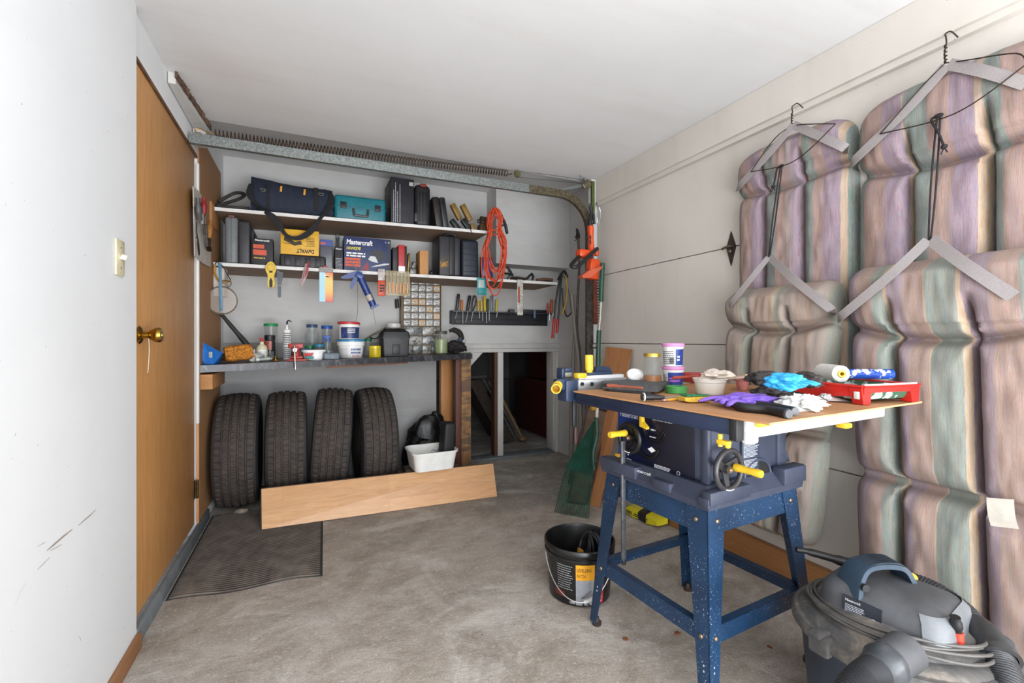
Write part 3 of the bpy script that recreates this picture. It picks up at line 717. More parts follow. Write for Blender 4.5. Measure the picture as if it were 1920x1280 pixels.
c3 = cushion('lounger_cushion', 'lower striped cushion hanging left behind the table saw, pinched low down', lambda v: 1.575+.03*v, lambda v: 1.06+.10*v, 1.315, .235, X3, .085, m_cush('stripe_cloth_c', st3, '968878', 0, .35), [(1.165, .55, .05), (.70, .8, 0)], [.30, .66], .15, .07, grp='striped lounger cushions')
c4 = cushion('lounger_cushion', 'lower striped cushion hanging right behind the vacuum, largest in view', lambda v: 1.035-.035*v, lambda v: .50-.03*v, 1.345, .16, X3, .095, m_cush('stripe_cloth_d', st4, '8f7d76', 0, .12), [(1.125, .55, .04), (.60, .85, 0)], [.28, .66], .18, .06, grp='striped lounger cushions')
c5 = tag(obj('cushion_edge', MB().box((1.83, .40, 1.18), (.06, .12, .14), .03, None, 4), bpy.data.materials['stripe_cloth_c'], loc=(1.83, .40, 1.11)), 'fold of striped cushion peeking out at the right picture edge', 'cushion')
# care labels
m_lab = M('c9c2b6', .8, var=.08)
def tagpart(par, c, w, h, drop):
    mb = MB(); n_ = 10
    mb.grid(lambda u, v: V((c.x-.004-.012*sin(v*2.5), c.y+w*(.5-u)+.01*v*drop, c.z-h*v-.01*u*drop)), 6, n_)
    mb2 = MB(); mb2.v = mb.v+[p+V((.0015, 0, 0)) for p in mb.v]; k = len(mb.v)
    mb2.f = mb.f+[tuple(i+k for i in reversed(f)) for f in mb.f]
    return obj('care_label', mb2, m_lab, par, fix=False)
tagpart(c3, WX(1495, 850, 1.80), .085, .14, 1.0)
l4 = tagpart(c4, WX(1876, 938, 1.765), .055, .075, -1.2)

# straps, wire hangers and cords
m_strap = M('918a89', .85, var=.08, scale=300)
m_wire = M('3c3128', .4, .7, .2, 60)
m_cord = M('1a1719', .9)
def strap(par, pts, w):
    pts = spline([V(p) for p in pts], 8); mb = MB()
    prof = [(-w/2, -.0012), (w/2, -.0012), (w/2, .0012), (-w/2, .0012)]
    vs = []
    for i, p in enumerate(pts):
        d = (pts[min(i+1, len(pts)-1)]-pts[max(0, i-1)]).normalized(); nn = V((-1, 0, 0)); s_ = d.cross(nn).normalized()
        vs += [p+s_*a+nn*b for a, b in prof]
    fs = []
    for i in range(len(pts)-1):
        for k in range(4): l = (k+1) % 4; fs.append((i*4+k, i*4+l, (i+1)*4+l, (i+1)*4+k))
    mb.add(vs, fs); return obj('strap', mb, m_strap, par)
def hanger(lab, hook, neck, L0, R0, barL, barR, sl):
    t = thing('wire_hanger', lab, 'hanger', WX(neck[0], neck[1], 1.86), group='wire hangers')
    n0 = WX(neck[0], neck[1], 1.86); hk = WX(hook[0], hook[1], 1.88)
    h = (hk.z-n0.z)
    tw = MB().tube([n0, n0+V((0, .003, h*.3)), n0+V((0, -.002, h*.6)), n0+V((0, 0, h*.85)), hk+V((0, -.004, 0)), hk+V((.0, -.02, .0)), hk+V((.02, -.03, -.02))], .0022, 7, sub=5)
    hx = [n0+V((.0035*cos(a*1.2), .0035*sin(a*1.2), h*.55*a/24)) for a in range(25)]
    tw.tube(hx, .002, 6)
    obj('hook', tw, m_wire, t)
    P = [n0, sl[0], sl[1], barR, barL, sl[2], n0+V((0, .003, -.003))]
    obj('bar', MB().tube([n0, WX(*sl[0]), WX(*sl[1]), WX(*barL)], .002, 7, sub=6).tube([n0, WX(*sl[2]), WX(*sl[3]), WX(*barR)], .002, 7, sub=6).tube([WX(*barL), WX(*sl[4]), WX(*barR)], .002, 7, sub=8), m_wire, t)
    return t
XF = 1.822
hanger('left wire coat hanger holding the nearer pair of cushion straps', (1487, 198), (1485, 236), 0, 0, (1408, 322, XF), (1566, 233, XF),
       ((1463, 250, XF), (1440, 275, XF), (1508, 233, XF), (1560, 232, XF), (1487, 303, XF-.006)))
hanger('right wire coat hanger on the big cushion, highest under the beam', (1768, 66), (1773, 118), 0, 0, (1650, 251, XF), (1925, 120, XF),
       ((1762, 128, XF), (1726, 165, XF), (1812, 113, XF), (1905, 100, XF), (1790, 213, XF-.006)))
strap(c1, [WX(1487, 234, 1.841), WX(1440, 290, 1.834), WX(1388, 346, 1.846), WX(1382, 352, 1.900)], .032)
strap(c1, [WX(1487, 234, 1.841), WX(1530, 252, 1.834), WX(1583, 276, 1.844), WX(1590, 281, 1.900)], .032)
strap(c2, [WX(1775, 122, 1.836), WX(1700, 205, 1.826), WX(1604, 298, 1.839), WX(1598, 306, 1.900)], .032)
strap(c2, [WX(1778, 120, 1.836), WX(1850, 135, 1.824), WX(1925, 158, 1.836)], .032)
strap(c3, [WX(1441, 482, 1.800), WX(1410, 520, 1.758), WX(1371, 568, 1.761), WX(1366, 574, 1.820)], .026)
strap(c3, [WX(1443, 481, 1.800), WX(1490, 525, 1.754), WX(1556, 578, 1.761), WX(1562, 583, 1.820)], .032)
strap(c4, [WX(1740, 450, 1.766), WX(1670, 515, 1.744), WX(1580, 590, 1.751), WX(1574, 597, 1.810)], .030)
strap(c4, [WX(1745, 449, 1.766), WX(1815, 500, 1.741), WX(1900, 556, 1.751)], .034)
def cord(lab, top, bot, X, kn):
    t = thing('cord', lab, 'cord', WX(bot[0], bot[1], X), group='black cords tied to the hangers')
    a = WX(top[0], top[1], X); b = WX(bot[0], bot[1], X)
    obj('loop', MB().tube([a, (a+b)/2+V((0, .004, 0)), b, b+V((0, -.006, .006)), (a+b)/2+V((0, -.010, 0)), a+V((0, -.008, 0))], .0028, 7, sub=6), m_cord, t)
    k = WX(kn[0], kn[1], X-.005)
    obj('knot', MB().ball(a+V((0, -.004, 0)), (.006, .013, .008), 2).tube([a, a+V((0, .015, -.006)), (a+k)/2+V((0, .006, 0)), k], .0035, 7, sub=5).ball(k, .008, 2, 2, .3, 2).tube([k, k+V((0, .008, -.022))], .002, 5).tube([k, k+V((0, -.008, -.02))], .002, 5), m_cord, t)
cord('black cord loop tied to the left wire hanger', (1463, 312), (1441, 482), 1.835, (1450, 350))
cord('black cord loop tied to the right wire hanger', (1757, 218), (1741, 450), 1.83, (1770, 275))
# ================================================================ table saw on its stand
SZ = R(4.5); S0 = V((1.265, 1.22, 0))
SE1 = V((cos(SZ), sin(SZ), 0)); SE2 = V((-sin(SZ), cos(SZ), 0))
def SL(p): d = V(p)-S0; return V((d.dot(SE1), d.dot(SE2), p[2]))          # world -> saw frame
def SPY(px, py, ly):
    d = ray(px, py); o = V((0, 0, CAMH)); t = (ly-(o-S0).dot(SE2))/d.dot(SE2); return SL(o+d*t)
def SPX(px, py, lx):
    d = ray(px, py); o = V((0, 0, CAMH)); t = (lx-(o-S0).dot(SE1))/d.dot(SE1); return SL(o+d*t)
def SW(l): return S0+SE1*l[0]+SE2*l[1]+V((0, 0, l[2]))
n = NT('stand_blue'); o = n.mapping(); f = n.noise(o, 6, 5); sp = n.noise(o, 210, 2, .5)
c = n.ramp(f, [(.3, lin('12263d')), (.7, lin('1b3a5a'))]); geo = n.n('ShaderNodeSeparateXYZ'); n.l(o, geo.inputs[0])
dens = n.ramp(n.noise(n.mapping(loc=(4, 4, 4)), 5, 3), [(.35, (.0,)*3), (.6, (1,)*3)])
c = n.mix(n.math('MULTIPLY', n.ramp(sp, [(.66, (0, 0, 0)), (.69, (.7,)*3)]), dens), c, lin('b9c6cf')); n.base(c); m_stand = n.done(.38)
m_stand.node_tree.nodes['Principled BSDF'].inputs['Metallic'].default_value = .1
m_navy = M('1d2331', .42, var=.12, scale=9); m_cast = M('363c4d', .5, var=.14, scale=10, bump=.1); m_cast2 = M('2c3344', .5, var=.14, scale=12)
m_bolt = M('8e7d68', .4, .8, .3, 90)
m_yel = M('e3b92e', .4, var=.05); m_blk = M('17181a', .5, var=.15); m_alu = M('d9dadb', .38, .35, .06, 8); m_white = M('e9e9e8', .6, var=.02)
m_silv = M('b9bcc0', .3, .7, .1, 30)
saw = thing('table_saw', 'dark blue benchtop table saw standing on a splayed steel stand', 'table saw', S0, SZ)
ZT, ZB, HT, HB = .585, .0, .222, .268
def legpt(sx, sy, z): k = HB+(HT-HB)*(z/ZT); return V((sx*k, sy*k, z))
for sx, sy in ((-1, 1), (1, 1), (1, -1), (-1, -1)):
    mb = MB(); z0 = .012
    a0 = legpt(sx, sy, z0); a1 = legpt(sx, sy, ZT)
    w0, w1, t = .034, .078, .003
    mb.hexa([a0, a0+V((-sx*w0, 0, 0)), a0+V((-sx*w0, -sy*t, 0)), a0+V((0, -sy*t, 0)), a1, a1+V((-sx*w1, 0, 0)), a1+V((-sx*w1, -sy*t, 0)), a1+V((0, -sy*t, 0))])
    mb.hexa([a0, a0+V((-sx*t, 0, 0)), a0+V((-sx*t, -sy*w0, 0)), a0+V((0, -sy*w0, 0)), a1, a1+V((-sx*t, 0, 0)), a1+V((-sx*t, -sy*w1, 0)), a1+V((0, -sy*w1, 0))])
    lg = obj('leg', mb, m_stand, saw, smooth=False)
    obj('rubber_foot', MB().lathe([(0, 0), (.017, 0), (.018, .012), (.012, .016), (.008, .03), (0, .03)], (a0.x-sx*.018, a0.y-sy*.018, 0), (0, 0, 1), 16), M('3a2a22', .6, var=.3), lg)
    def bolt1(c, r): obj('bolt', MB().ball(c, r, 2), m_bolt, lg)
    for z in (.545, .225):
        q = legpt(sx, sy, z)
        wq = (w0+(w1-w0)*z/ZT)*.55
        bolt1(q+V((-sx*wq, sy*.001, 0)), (.008, .005, .008)); bolt1(q+V((sx*.001, -sy*wq, 0)), (.005, .008, .008))
    hl_ = MB()
    for z in (.15, .135):
        q = legpt(sx, sy, z); hl_.ball(q+V((-sx*.02, sy*.0, 0)), (.003, .0015, .004), 1); hl_.ball(q+V((sx*.0, -sy*.02, 0)), (.0015, .003, .004), 1)
    obj('punched_holes', hl_, M('a8a9a8', .6), lg)
for k, (ax, s_) in enumerate((('x', -1), ('x', 1), ('y', -1), ('y', 1))):
    def strip(z0, z1, inset, tk=.003):
        mb = MB()
        q0 = legpt(1, 1, z0).x-inset; q1 = legpt(1, 1, z1).x-inset; P = []
        for q, z in ((q0, z0), (q1, z1)):
            e = q-.004
            if ax == 'x': P += [(s_*q, -e, z), (s_*q, e, z), (s_*(q-tk), e, z), (s_*(q-tk), -e, z)]
            else: P += [(-e, s_*q, z), (e, s_*q, z), (e, s_*(q-tk), z), (-e, s_*(q-tk), z)]
        return mb.hexa(P)
    obj('apron', strip(.508, .584, .004), m_stand, saw, smooth=False)
    m = strip(.205, .252, .004)
    q = legpt(1, 1, .252).x-.008
    if ax == 'x': m.bx(s_*q, s_*(q-.022), -q, q, .249, .252)
    else: m.bx(-q, q, s_*q, s_*(q-.022), .249, .252)
    obj('stretcher', m, m_stand if s_ > 0 or ax == 'y' else m_stand, saw, smooth=False)
# cast base plinth
mb = MB(); b0, b1 = .236, .205
mb.hexa([(-b0, -b0, .5855), (b0, -b0, .5855), (b0, b0, .5855), (-b0, b0, .5855), (-b0, -b0, .607), (b0, -b0, .607), (b0, b0, .607), (-b0, b0, .607)])
mb.hexa([(-b0, -b0, .6075), (b0, -b0, .6075), (b0, b0, .6075), (-b0, b0, .6075), (-b1, -b1, .645), (b1, -b1, .645), (b1, b1, .645), (-b1, b1, .645)])
for sx, sy in ((-1, -1), (1, -1), (-1, 1), (1, 1)):
    mb.box((sx*.218, sy*.218, .616 if (sx+sy) == 0 or sy > 0 else .606), (.042, .042, .05 if (sx+sy) == 0 or sy > 0 else .03), .006)
mb.bx(.12, .243, -.246, -.20, .606, .662, .006); mb.bx(-.235, -.05, -.244, -.21, .600, .640, .005); mb.bx(-.246, -.21, .05, .236, .6, .642, .005)
mb.bx(-.243, -.21, -.1, -.02, .598, .628, .005)
base_ = obj('base_casting', mb, m_cast, saw)
# cabinet body with dust arch in the near face
bx_, zb0, zb1 = .188, .642, .850
mb = MB(); mb.bx(-bx_, bx_, -.196, .2, zb0+.001, zb1, .016, 3)
mb.bx(-.192, -.17, -.2, -.17, .642, .85, .008); mb.bx(.15, .2, -.205, -.17, .642, .85, .01)
obj('cabinet', mb, m_cast, saw)
mb = MB(); c0 = SPY(1418, 914, -.199)
mb.prism([(c0.x+.062*cos(a), -.1975, .644+.045*sin(a)) for a in [pi*i/18 for i in range(19)]], (0, -.004, 0))
obj('dust_port', mb, M('08090b', .8), saw)
mb = MB(); rim = arc((c0.x, -.203, .644), .067, 0, pi, 18, EX, V((0, 0, .74))); mb.tube(rim, .005, 8); obj('port_rim', mb, m_cast, saw)
# flared side panel at right of the near face
mb = MB(); fl = [(.188, -.19, .85), (.20, -.19, .85), (.206, -.19, .76), (.222, -.19, .70), (.243, -.19, .66), (.188, -.19, .66)]
mb.prism(fl, (0, .02, 0)); obj('side_flare', mb, m_cast, saw, smooth=False)
# front label panel (left face)
n = NT('panel_print'); uvx = n.n('ShaderNodeSeparateXYZ'); n.l(n.mapping(), uvx.inputs[0])
n.base(n.ramp(n.math('ADD', uvx.outputs[1], n.math('MULTIPLY', n.math('SUBTRACT', uvx.outputs[2], .75), .3)), [(.0, lin('0e1020')), (.10, lin('151b3c')), (.17, lin('1d3f86'))])); m_panel = n.done(.3)
lp = obj('control_panel', MB().bx(-.1915, -.187, -.150, .196, .646, .848, .003), m_panel, saw)
XD, UP = V((0, -1, 0)), EZ
def LP(px, py): return SPX(px, py, -.1917)
a = SPX(1163, 779, -.1917)
text(lp, 'Mastercraft', SPX(1163, 779, -.1917), XD, UP, .093, .021, m_white, name='logo', italic=.15, bold=0)
text(lp, "Scie d'\u00e9tabli de table", SPX(1224, 787, -.1917), XD, UP, .085, .009, m_white, name='lettering')
arcs = MB()
ctr = LP(1227, 800)
for r_, zz in ((.030, 0), (.040, -.004), (.047, -.008)):
    arcs.tube(arc(ctr+V((-.002, 0, zz)), r_, pi*1.05, pi*1.95, 20, XD, UP), .0025, 6)
arcs.tube(arc(LP(1215, 838)+V((-.002, 0, .02)), .055, pi*1.1, pi*1.9, 20, XD, UP), .006, 8)
obj('tilt_slot', arcs, M('0b0b0d', .4), saw)
wt_ = MB()
lines(wt_, ctr+V((-.004, .012, -.013)), XD, UP, .022, .006, 1, 3, .8); lines(wt_, ctr+V((-.004, .018, -.037)), XD, UP, .036, .004, 1, 5, .8)
lines(wt_, LP(1227, 885), XD, UP, .085, .030, 7, 5, .55)
lines(wt_, LP(1175, 862), XD, UP, .03, .010, 2, 9, .5)
quad(wt_, LP(1250, 898), XD, UP, .035, .008)
wt_.tube([LP(1178, 851)]*1+[LP(1178.5, 851)], .004, 8)
wt_.tube(arc(LP(1272, 887), .006, 0, 2*pi, 14, XD, UP), .0006, 5)
obj('print', wt_, M('c9ccd2', .6), lp)
obj('warning_triangle', MB().prism([LP(1222, 843)+V((0, 0, .010)), LP(1222, 843)+V((0, -.018, 0)), LP(1222, 843)+V((0, 0, -.010)), LP(1222, 843)+V((0, .018, 0))], (-.001, 0, 0)), m_white, lp, smooth=False)
text(base_, 'Mastercraft', V((-.2345, SPX(1190, 886, -.235).y, .628)), V((0, -1, 0)), V((.4, 0, .9)).normalized(), .075, .010, m_white, name='logo', italic=.15, bold=0, thick=.0025)
p = LP(1161, 862)
obj('power_switch', MB().box(p+V((-.006, 0, .01)), (.014, .022, .03), .004), M('e0a526', .4), saw)
obj('stop_button', MB().box(p+V((-.010, 0, -.012)), (.02, .024, .022), .004), M('c33325', .4), saw)
# info sticker and vents on the near face
ip = MB(); NX, NU = V((1, 0, 0)), EZ
q = SPY(1392, 895, -.2055); obj('info_plate', MB().bx(q.x, q.x+.088, -.2055, -.204+.01, q.z+.0, q.z+.110, .004), m_cast2, saw)
lines(ip, V((q.x+.005, -.2058, q.z+.06)), NX, NU, .078, .045, 11, 3, .5); lines(ip, V((q.x+.005, -.2058, q.z+.012)), NX, NU, .072, .042, 10, 7, .5)
obj('print', ip, M('aeb4bd', .6), saw)
vt = MB()
for i in range(5): vt.box((q.x+.012+i*.018, -.2045, q.z+.122), (.006, .01, .007), .002)
obj('vent', vt, m_blk, saw)
# hand wheels
def wheel(c, ax, r, spokes, hand, hl, nm='hand_wheel', txt=False):
    c = V(c); ax = V(ax).normalized(); x, y = MB().frame(ax)
    mb = MB(); mb.tube([c+ax*.030+(x*cos(a)+y*sin(a))*r for a in [2*pi*i/40 for i in range(40)]], .0085, 10, True)
    mb.cyl(c, c+ax*.032, .014, .012)
    for k in range(spokes):
        a = 2*pi*k/spokes+.5; d = x*cos(a)+y*sin(a); s_ = ax.cross(d)
        mb.hexa([c+ax*.012+d*.008+s_*.012, c+ax*.012+d*.008-s_*.012, c+ax*.018+d*.008-s_*.012, c+ax*.018+d*.008+s_*.012, c+ax*.022+d*r+s_*.009, c+ax*.022+d*r-s_*.009, c+ax*.030+d*r-s_*.009, c+ax*.030+d*r+s_*.009])
    w = obj(nm, mb, M('3b3a3c' if spokes == 3 else '1b1b1d', .35, .2, .15), saw)
    obj('hub_nut', MB().cyl(c+ax*.032, c+ax*.038, .007, n=6).ball(c+ax*.038, .004, 2), M('c6a57d', .3, .8), w)
    h0 = hand
    obj('crank_handle', MB().lathe([(0, 0), (.011, 0), (.013, .006), (.011, .02), (.010, hl*.6), (.012, hl-.006), (.010, hl), (0, hl)], h0, ax, 20), m_yel, w)
    rm = MB()
    for k in range(7):
        a = 2*pi*(.02+.015*k)+4.2; rm.box(c+ax*.0385+(x*cos(a)+y*sin(a))*r, (.0022, .0022, .003), 0)
    obj('rim_marks', rm, m_white, w)
    return w
wc = SPX(1192, 819, -.195); wheel(wc, (-1, 0, 0), .050, 5, wc+V((-.028, .020, .014)), .075)
wc = SPY(1350, 876, -.205); wheel(wc, (0, -1, 0), .058, 3, wc+V((.030, -.028, .004)), .085)
kb = SPX(1214, 790, -.197); obj('tilt_lock', MB().prism([kb+V((-.012, .012, .018)), kb+V((-.012, .004, .022)), kb+V((-.012, -.0, 0)), kb+V((-.012, -.02, -.014)), kb+V((-.012, -.02, -.022)), kb+V((-.012, .012, -.016))], (-.014, 0, 0)), m_yel, saw, smooth=False)
# table top and rails
obj('table_top', MB().bx(-.325, .37, -.40, .235, .850, .8862, .003), m_silv, saw)
obj('side_rail', MB().bx(-.349, -.3255, -.385, .245, .845, .886, .003), M('1b2740', .4, .1, .1), saw)
obj('rail_cap', MB().bx(-.353, -.322, -.408, -.3855, .832, .887, .004), m_blk, saw)
nr = MB().bx(-.325, .36, -.418, -.4005, .838, .8865, .004).bx(-.3255, -.285, -.422, -.4005, .824, .86, .006).bx(-.19, .345, -.424, -.4185, .852, .880, .003)
obj('near_rail', nr, M('dcdddf', .35, .25, .04, 6), saw)
obj('rail_clamp', MB().bx(-.30, -.245, -.432, -.4185, .866, .8855, .003), m_yel, saw)
obj('rail_clamp', MB().bx(.115, .150, -.425, -.395, .823, .8375, .004), m_yel, saw)
p = SPX(1357, 829, -.34)
obj('clamp_knob', MB().cyl(p+V((0, .01, -.012)), p+V((0, .01, .02)), .006).box(p, (.018, .034, .012), .004).box(p+V((0, -.012, -.004)), (.014, .010, .018), .004), m_yel, saw)
obj('underside_screw', MB().cyl((-.28, -.36, .835), (-.28, -.36, .85), .011).ball((-.28, -.36, .833), .009, 2), M('a09080', .4, .8), saw)
# plywood board lying over the table
pb = thing('plywood_board', 'thin brown hardboard sheet lying on top of the table saw', 'board', SW((0, 0, .887)), SZ)
obj('sheet', MB().bx(-.355, .412, -.49, .252, 0, .005), wood('9a6b44', 'b98a60', 1, 3, .65, 4), pb, smooth=False)
obj('raw_edge', MB().bx(-.3545, .4125, -.4915, -.4901, 0, .005), wood('b58a5c', 'cfa878', 0), pb, smooth=False)
BT = .8935

# rip fence and clamp head at the far left corner, parts placed in the saw frame
fe = thing('rip_fence', 'blue and silver rip fence with yellow grips at the saw corner', 'fence', SW((-.36, .30, .82)), SZ)
FO = V((-.36, .30, .82))
def FP(px, py, ly=.285): return SPY(px, py, ly)-FO
def fbox(nm, x0, y0, x1, y1, ly, dp, m, bev=.004):
    a = FP(x0, y0, ly); b = FP(x1, y1, ly)
    return obj(nm, MB().bx(a.x, b.x, a.y, a.y+dp, min(a.z, b.z), max(a.z, b.z), bev), m, fe)
m_fblue = M('27364f', .4, .1, .12, 20)
h0 = FP(1046, 722, .28); h1 = h0+V((-.045, -.055, -.006))
g = obj('side_grip', MB().lathe([(.013, 0), (.0175, .004), (.0175, .02), (.0155, .022), (.0165, .05), (.0175, .068), (.0175, .073), (.0145, .073), (.0145, .02), (.001, .02)], h0, (h1-h0), 24), m_yel, fe)
fbox('arm', 1045, 711, 1066, 731, .285, .03, m_fblue); fbox('head_casting', 1062, 713, 1086, 752, .275, .06, m_fblue, .006)
fbox('head_casting', 1054, 690, 1060, 713, .33, .04, m_fblue); fbox('head_casting', 1060.2, 690, 1074, 697, .33, .04, m_fblue); fbox('catch', 1060, 698, 1073, 706, .34, .02, M('8d8a80', .5), .003)
br = fbox('fence_bar', 1085, 712, 1175, 728, .27, .05, m_silv, .003)
for px in (1091, 1109): q = FP(px, 719.5, .269); obj('bolt', MB().cyl(q, q+V((0, -.006, 0)), .0075, n=6), m_blk, br)
fbox('bar_top', 1086, 705, 1170, 711.5, .29, .03, m_alu, .003)
fbox('yellow_block', 1084, 700, 1101, 708.5, .275, .03, m_yel)
q = FP(1105, 698, .29)
obj('upright_grip', MB().lathe([(.006, 0), (.012, .0), (.0125, .008), (.0155, .009), (.0155, .064), (.0145, .068), (.008, .068), (0, .066)], q, (-.03, 0, 1), 24), m_yel, fe)
fbox('lock_plate', 1100, 698, 1149, 704, .30, .05, m_fblue)
a = FP(1116, 698, .32); b = FP(1148, 698, .32)
obj('lock_hood', MB().prism([a, b, b+V((-.006, 0, .014)), b+V((-.022, 0, .025)), a+V((.006, 0, .020))], (0, .04, 0)), m_fblue, fe, smooth=False)
rod = fbox('side_rod', 1075, 752, 1082, 800, .285, .012, m_blk, .003)
rod2 = fbox('side_rod', 1078, 800, 1084, 832, .285, .010, M('3a2320', .5), .003)

# grey push bar hanging at the left side of the saw
pbr = thing('steel_bar', 'grey metal bar hanging upright beside the left face of the saw', 'bar', WD(1170, 1050, 1.6))
a = WD(1167, 826, 1.62); b = WD(1170, 1050, 1.62)
obj('shaft', MB().box((a+b)/2, (.018, .010, (a-b).length), .003, Matrix.Rotation(R(-.5), 4, 'Y')), M('5a5c60', .4, .5, .2, 40), pbr)
obj('tip', MB().box(b+V((0, 0, -.006)), (.014, .009, .02), .002), m_blk, pbr)
pass

# ================================================================ black bucket
bc = V((1.062, 1.672, 0))
bk = thing('bucket', 'black plastic pail of levelling patch behind the saw stand leg', 'bucket', bc)
RB0, RB1, HBk = .128, .148, .232
m_pail = M('141414', .35, var=.1)
obj('pail_body', MB().lathe([(0, .002), (RB0-.01, .0), (RB0, .006), (RB1-.008, HBk-.045), (RB1+.001, HBk-.044), (RB1+.001, HBk-.034), (RB1-.003, HBk-.033), (RB1-.001, HBk-.02), (RB1+.003, HBk-.019), (RB1+.003, HBk-.004), (RB1, HBk), (RB1-.004, HBk), (RB1-.007, HBk-.01), (RB0-.004, .010), (0, .008)], bc, (0, 0, 1), 64), m_pail, bk)
def wrapq(a0, a1, z0, z1, n_=10, lift=.0012):
    mb = MB()
    def f(u, v):
        a = R(a0+(a1-a0)*u); z = z0+(z1-z0)*v; r = RB0+(RB1-.008-RB0)*((z-.006)/(HBk-.051))+lift
        return bc+V((cos(a)*r, sin(a)*r, z))
    return mb.grid(f, n_, 4), f
toc = math.degrees(math.atan2(-bc.y, -bc.x))     # angle facing the camera
def band(a0, a1, z0, z1, m, nm='label', lift=.0012, par=bk):
    mb, f = wrapq(toc+a0, toc+a1, z0, z1, 12, lift); return obj(nm, mb, m, par, fix=False)
band(-6, 26, .115, .178, M('dd9a1c', .45), lift=.0014); band(-6, 26, .012, .1148, M('8d8f94', .45), lift=.0014)
band(26.2, 46, .012, .150, M('b3201f', .45), lift=.0014)
band(26.2, 46, .1505, .178, M('1a1a1a', .45), lift=.0014); band(-48, -26, .035, .06, M('5a1c1a', .5)); 
def wraptext(s_, a0, z0, width_deg, h, m, vertical=False, nm='lettering'):
    t_ = text(bk, s_, (0, 0, 0), EX, EY, R(width_deg), h, m, name=nm, thick=0)
    for v in t_.data.vertices:
        co = v.co + worldloc(bk)
        x, y = co.x, co.y
        if vertical: x, y = -y, x
        a = R(toc+a0)+(x if not vertical else x/ .14); z = z0+y*(1 if not vertical else .14)
        r = RB0+(RB1-.008-RB0)*((z-.006)/(HBk-.051))+.0026
        v.co = bc+V((cos(a)*r, sin(a)*r, z))-worldloc(bk)
    return t_
m_ink = M('1a1a1a', .6)
wraptext('LEVELLING', -4, .150, 24, .014, m_ink); wraptext('PATCH', -4, .126, 14, .014, m_ink)
wraptext('CAUTION', -17, .016, 9.5, .010, m_white)
wraptext('RESISTO', 42, .022, 42, .032, m_white, vertical=True)
ln = MB()
for i in range(11):
    z = .165-.0095*i; aa = -40
    while aa < -13-(i*3 % 5):
        w_ = random.uniform(1, 3.2); m_, _ = wrapq(toc+aa, toc+aa+w_, z, z+.0035, 1, .0018); ln.add(m_.v, m_.f); aa += w_+.7
obj('print', ln, M('8f8f8f', .6), bk, fix=False)
ar = MB(); m_, f_ = wrapq(toc+2, toc+22, .04, .08, 6, .0024)
tri = [f_(0, 0), f_(.35, .15), f_(1, .9), f_(.5, .55)]; ar.add(tri, [(0, 1, 2, 3)]); tri = [f_(.1, -.6), f_(.6, -.3), f_(.95, -.75), f_(.4, -.8)]; ar.add(tri, [(0, 1, 2, 3)])
obj('print', ar, m_ink, bk, fix=False)
hp = []
for i in range(21):
    t = i/20; a = R(toc-62+124*t); dr_ = sin(pi*t)
    r = .158+.008*dr_; hp.append(bc+V((cos(a)*r, sin(a)*r, .195-.150*dr_**.8)))
hd = obj('wire_handle', MB().tube(hp, .0022, 7, sub=2), M('a9a9a8', .3, .8), bk)
gp = hp[11:15]
obj('grip', MB().tube([p for p in gp], .008, 10, sub=3), M('c9c9c6', .4), hd)
cb = MB()
for k in range(9):
    c_ = bc+V((.055+.012*sin(k*2.1), .005+.02*cos(k*1.3), .15+.015*sin(k)))
    d_ = V((cos(k*.7), sin(k*.7), .2)).normalized(); u_ = V((0, 0, 1))
    cb.tube([c_+d_*.045*cos(a)+u_*.085*sin(a) for a in [2*pi*i/18 for i in range(18)]], .0045, 6, True)
cb.tube([bc+V((.04, .02, .02)), bc+V((.05, .01, .16)), bc+V((.06, .0, .06))], .02, 8, sub=4)
tag(obj('power_cord', cb, m_blk, loc=bc+V((.05, 0, .02))), 'coil of black power cord bundled inside the black pail', 'cord')
tag(obj('scrap_card', MB().box(bc+V((-.005, .0, .10)), (.012, .035, .16), .002, Matrix.Rotation(.15, 4, 'Y')), M('b07f2a', .7), loc=bc+V((0, 0, .02))), 'ochre strip of card standing in the black pail', 'card')

# ================================================================ bag of mix under the saw
q0, q1, q2 = WZ(1176, 966, .0), WZ(1237, 995, .0), WZ(1242, 975, .0)
yb = thing('mix_bag', 'yellow and black paper bag of mix lying under the table saw', 'bag', (q0+q1)/2)
ax_ = (q1-q0).normalized(); pr = V((-ax_.y, ax_.x, 0))
Lb, Wb, Hb = .26, .15, .055; cc = (q0+q1)/2+pr*Wb/2+V((0, 0, Hb/2+.001)); cc = cc-ax_*.03
rotb = Matrix(((ax_.x, pr.x, 0), (ax_.y, pr.y, 0), (0, 0, 1))).to_4x4()
def pillow(mb, w, d, h, rot, c, seed=0, nz=.004, ends=.35):
    vs = []; nu = nv = 14
    bmx = bmesh.new(); bmesh.ops.create_cube(bmx, size=2); bmesh.ops.subdivide_edges(bmx, edges=bmx.edges[:], cuts=9, use_grid_fill=True)
    for v in bmx.verts:
        x, y, z = v.co; k = (1-abs(x)**6*ends)*(1-.25*abs(y)**6)
        p = V((x*w/2, y*d/2*(1-.06*abs(x)**3), z*h/2*k)); p += V((1, 1, 1))*nz*noise.noise(p*22+V((seed, 0, 0)))
        v.co = p
    return mb.frombm(bmx, Matrix.Translation(c) @ rot)
n = NT('bag_print'); gx = n.n('ShaderNodeSeparateXYZ')
mpp = n.n('ShaderNodeMapping', vector_type='TEXTURE'); n.l(n.tc.outputs['Object'], mpp.inputs[0]); mpp.inputs['Rotation'].default_value = (0, 0, math.atan2(ax_.y, ax_.x)+.25); n.l(mpp.outputs[0], gx.inputs[0])
n.base(n.ramp(n.math('FRACT', n.math('MULTIPLY', n.math('ADD', gx.outputs[0], .30), 6.2)), [(0, lin('cfc322')), (.62, lin('17160f'))], 'CONSTANT')); m_bagp = n.done(.4)
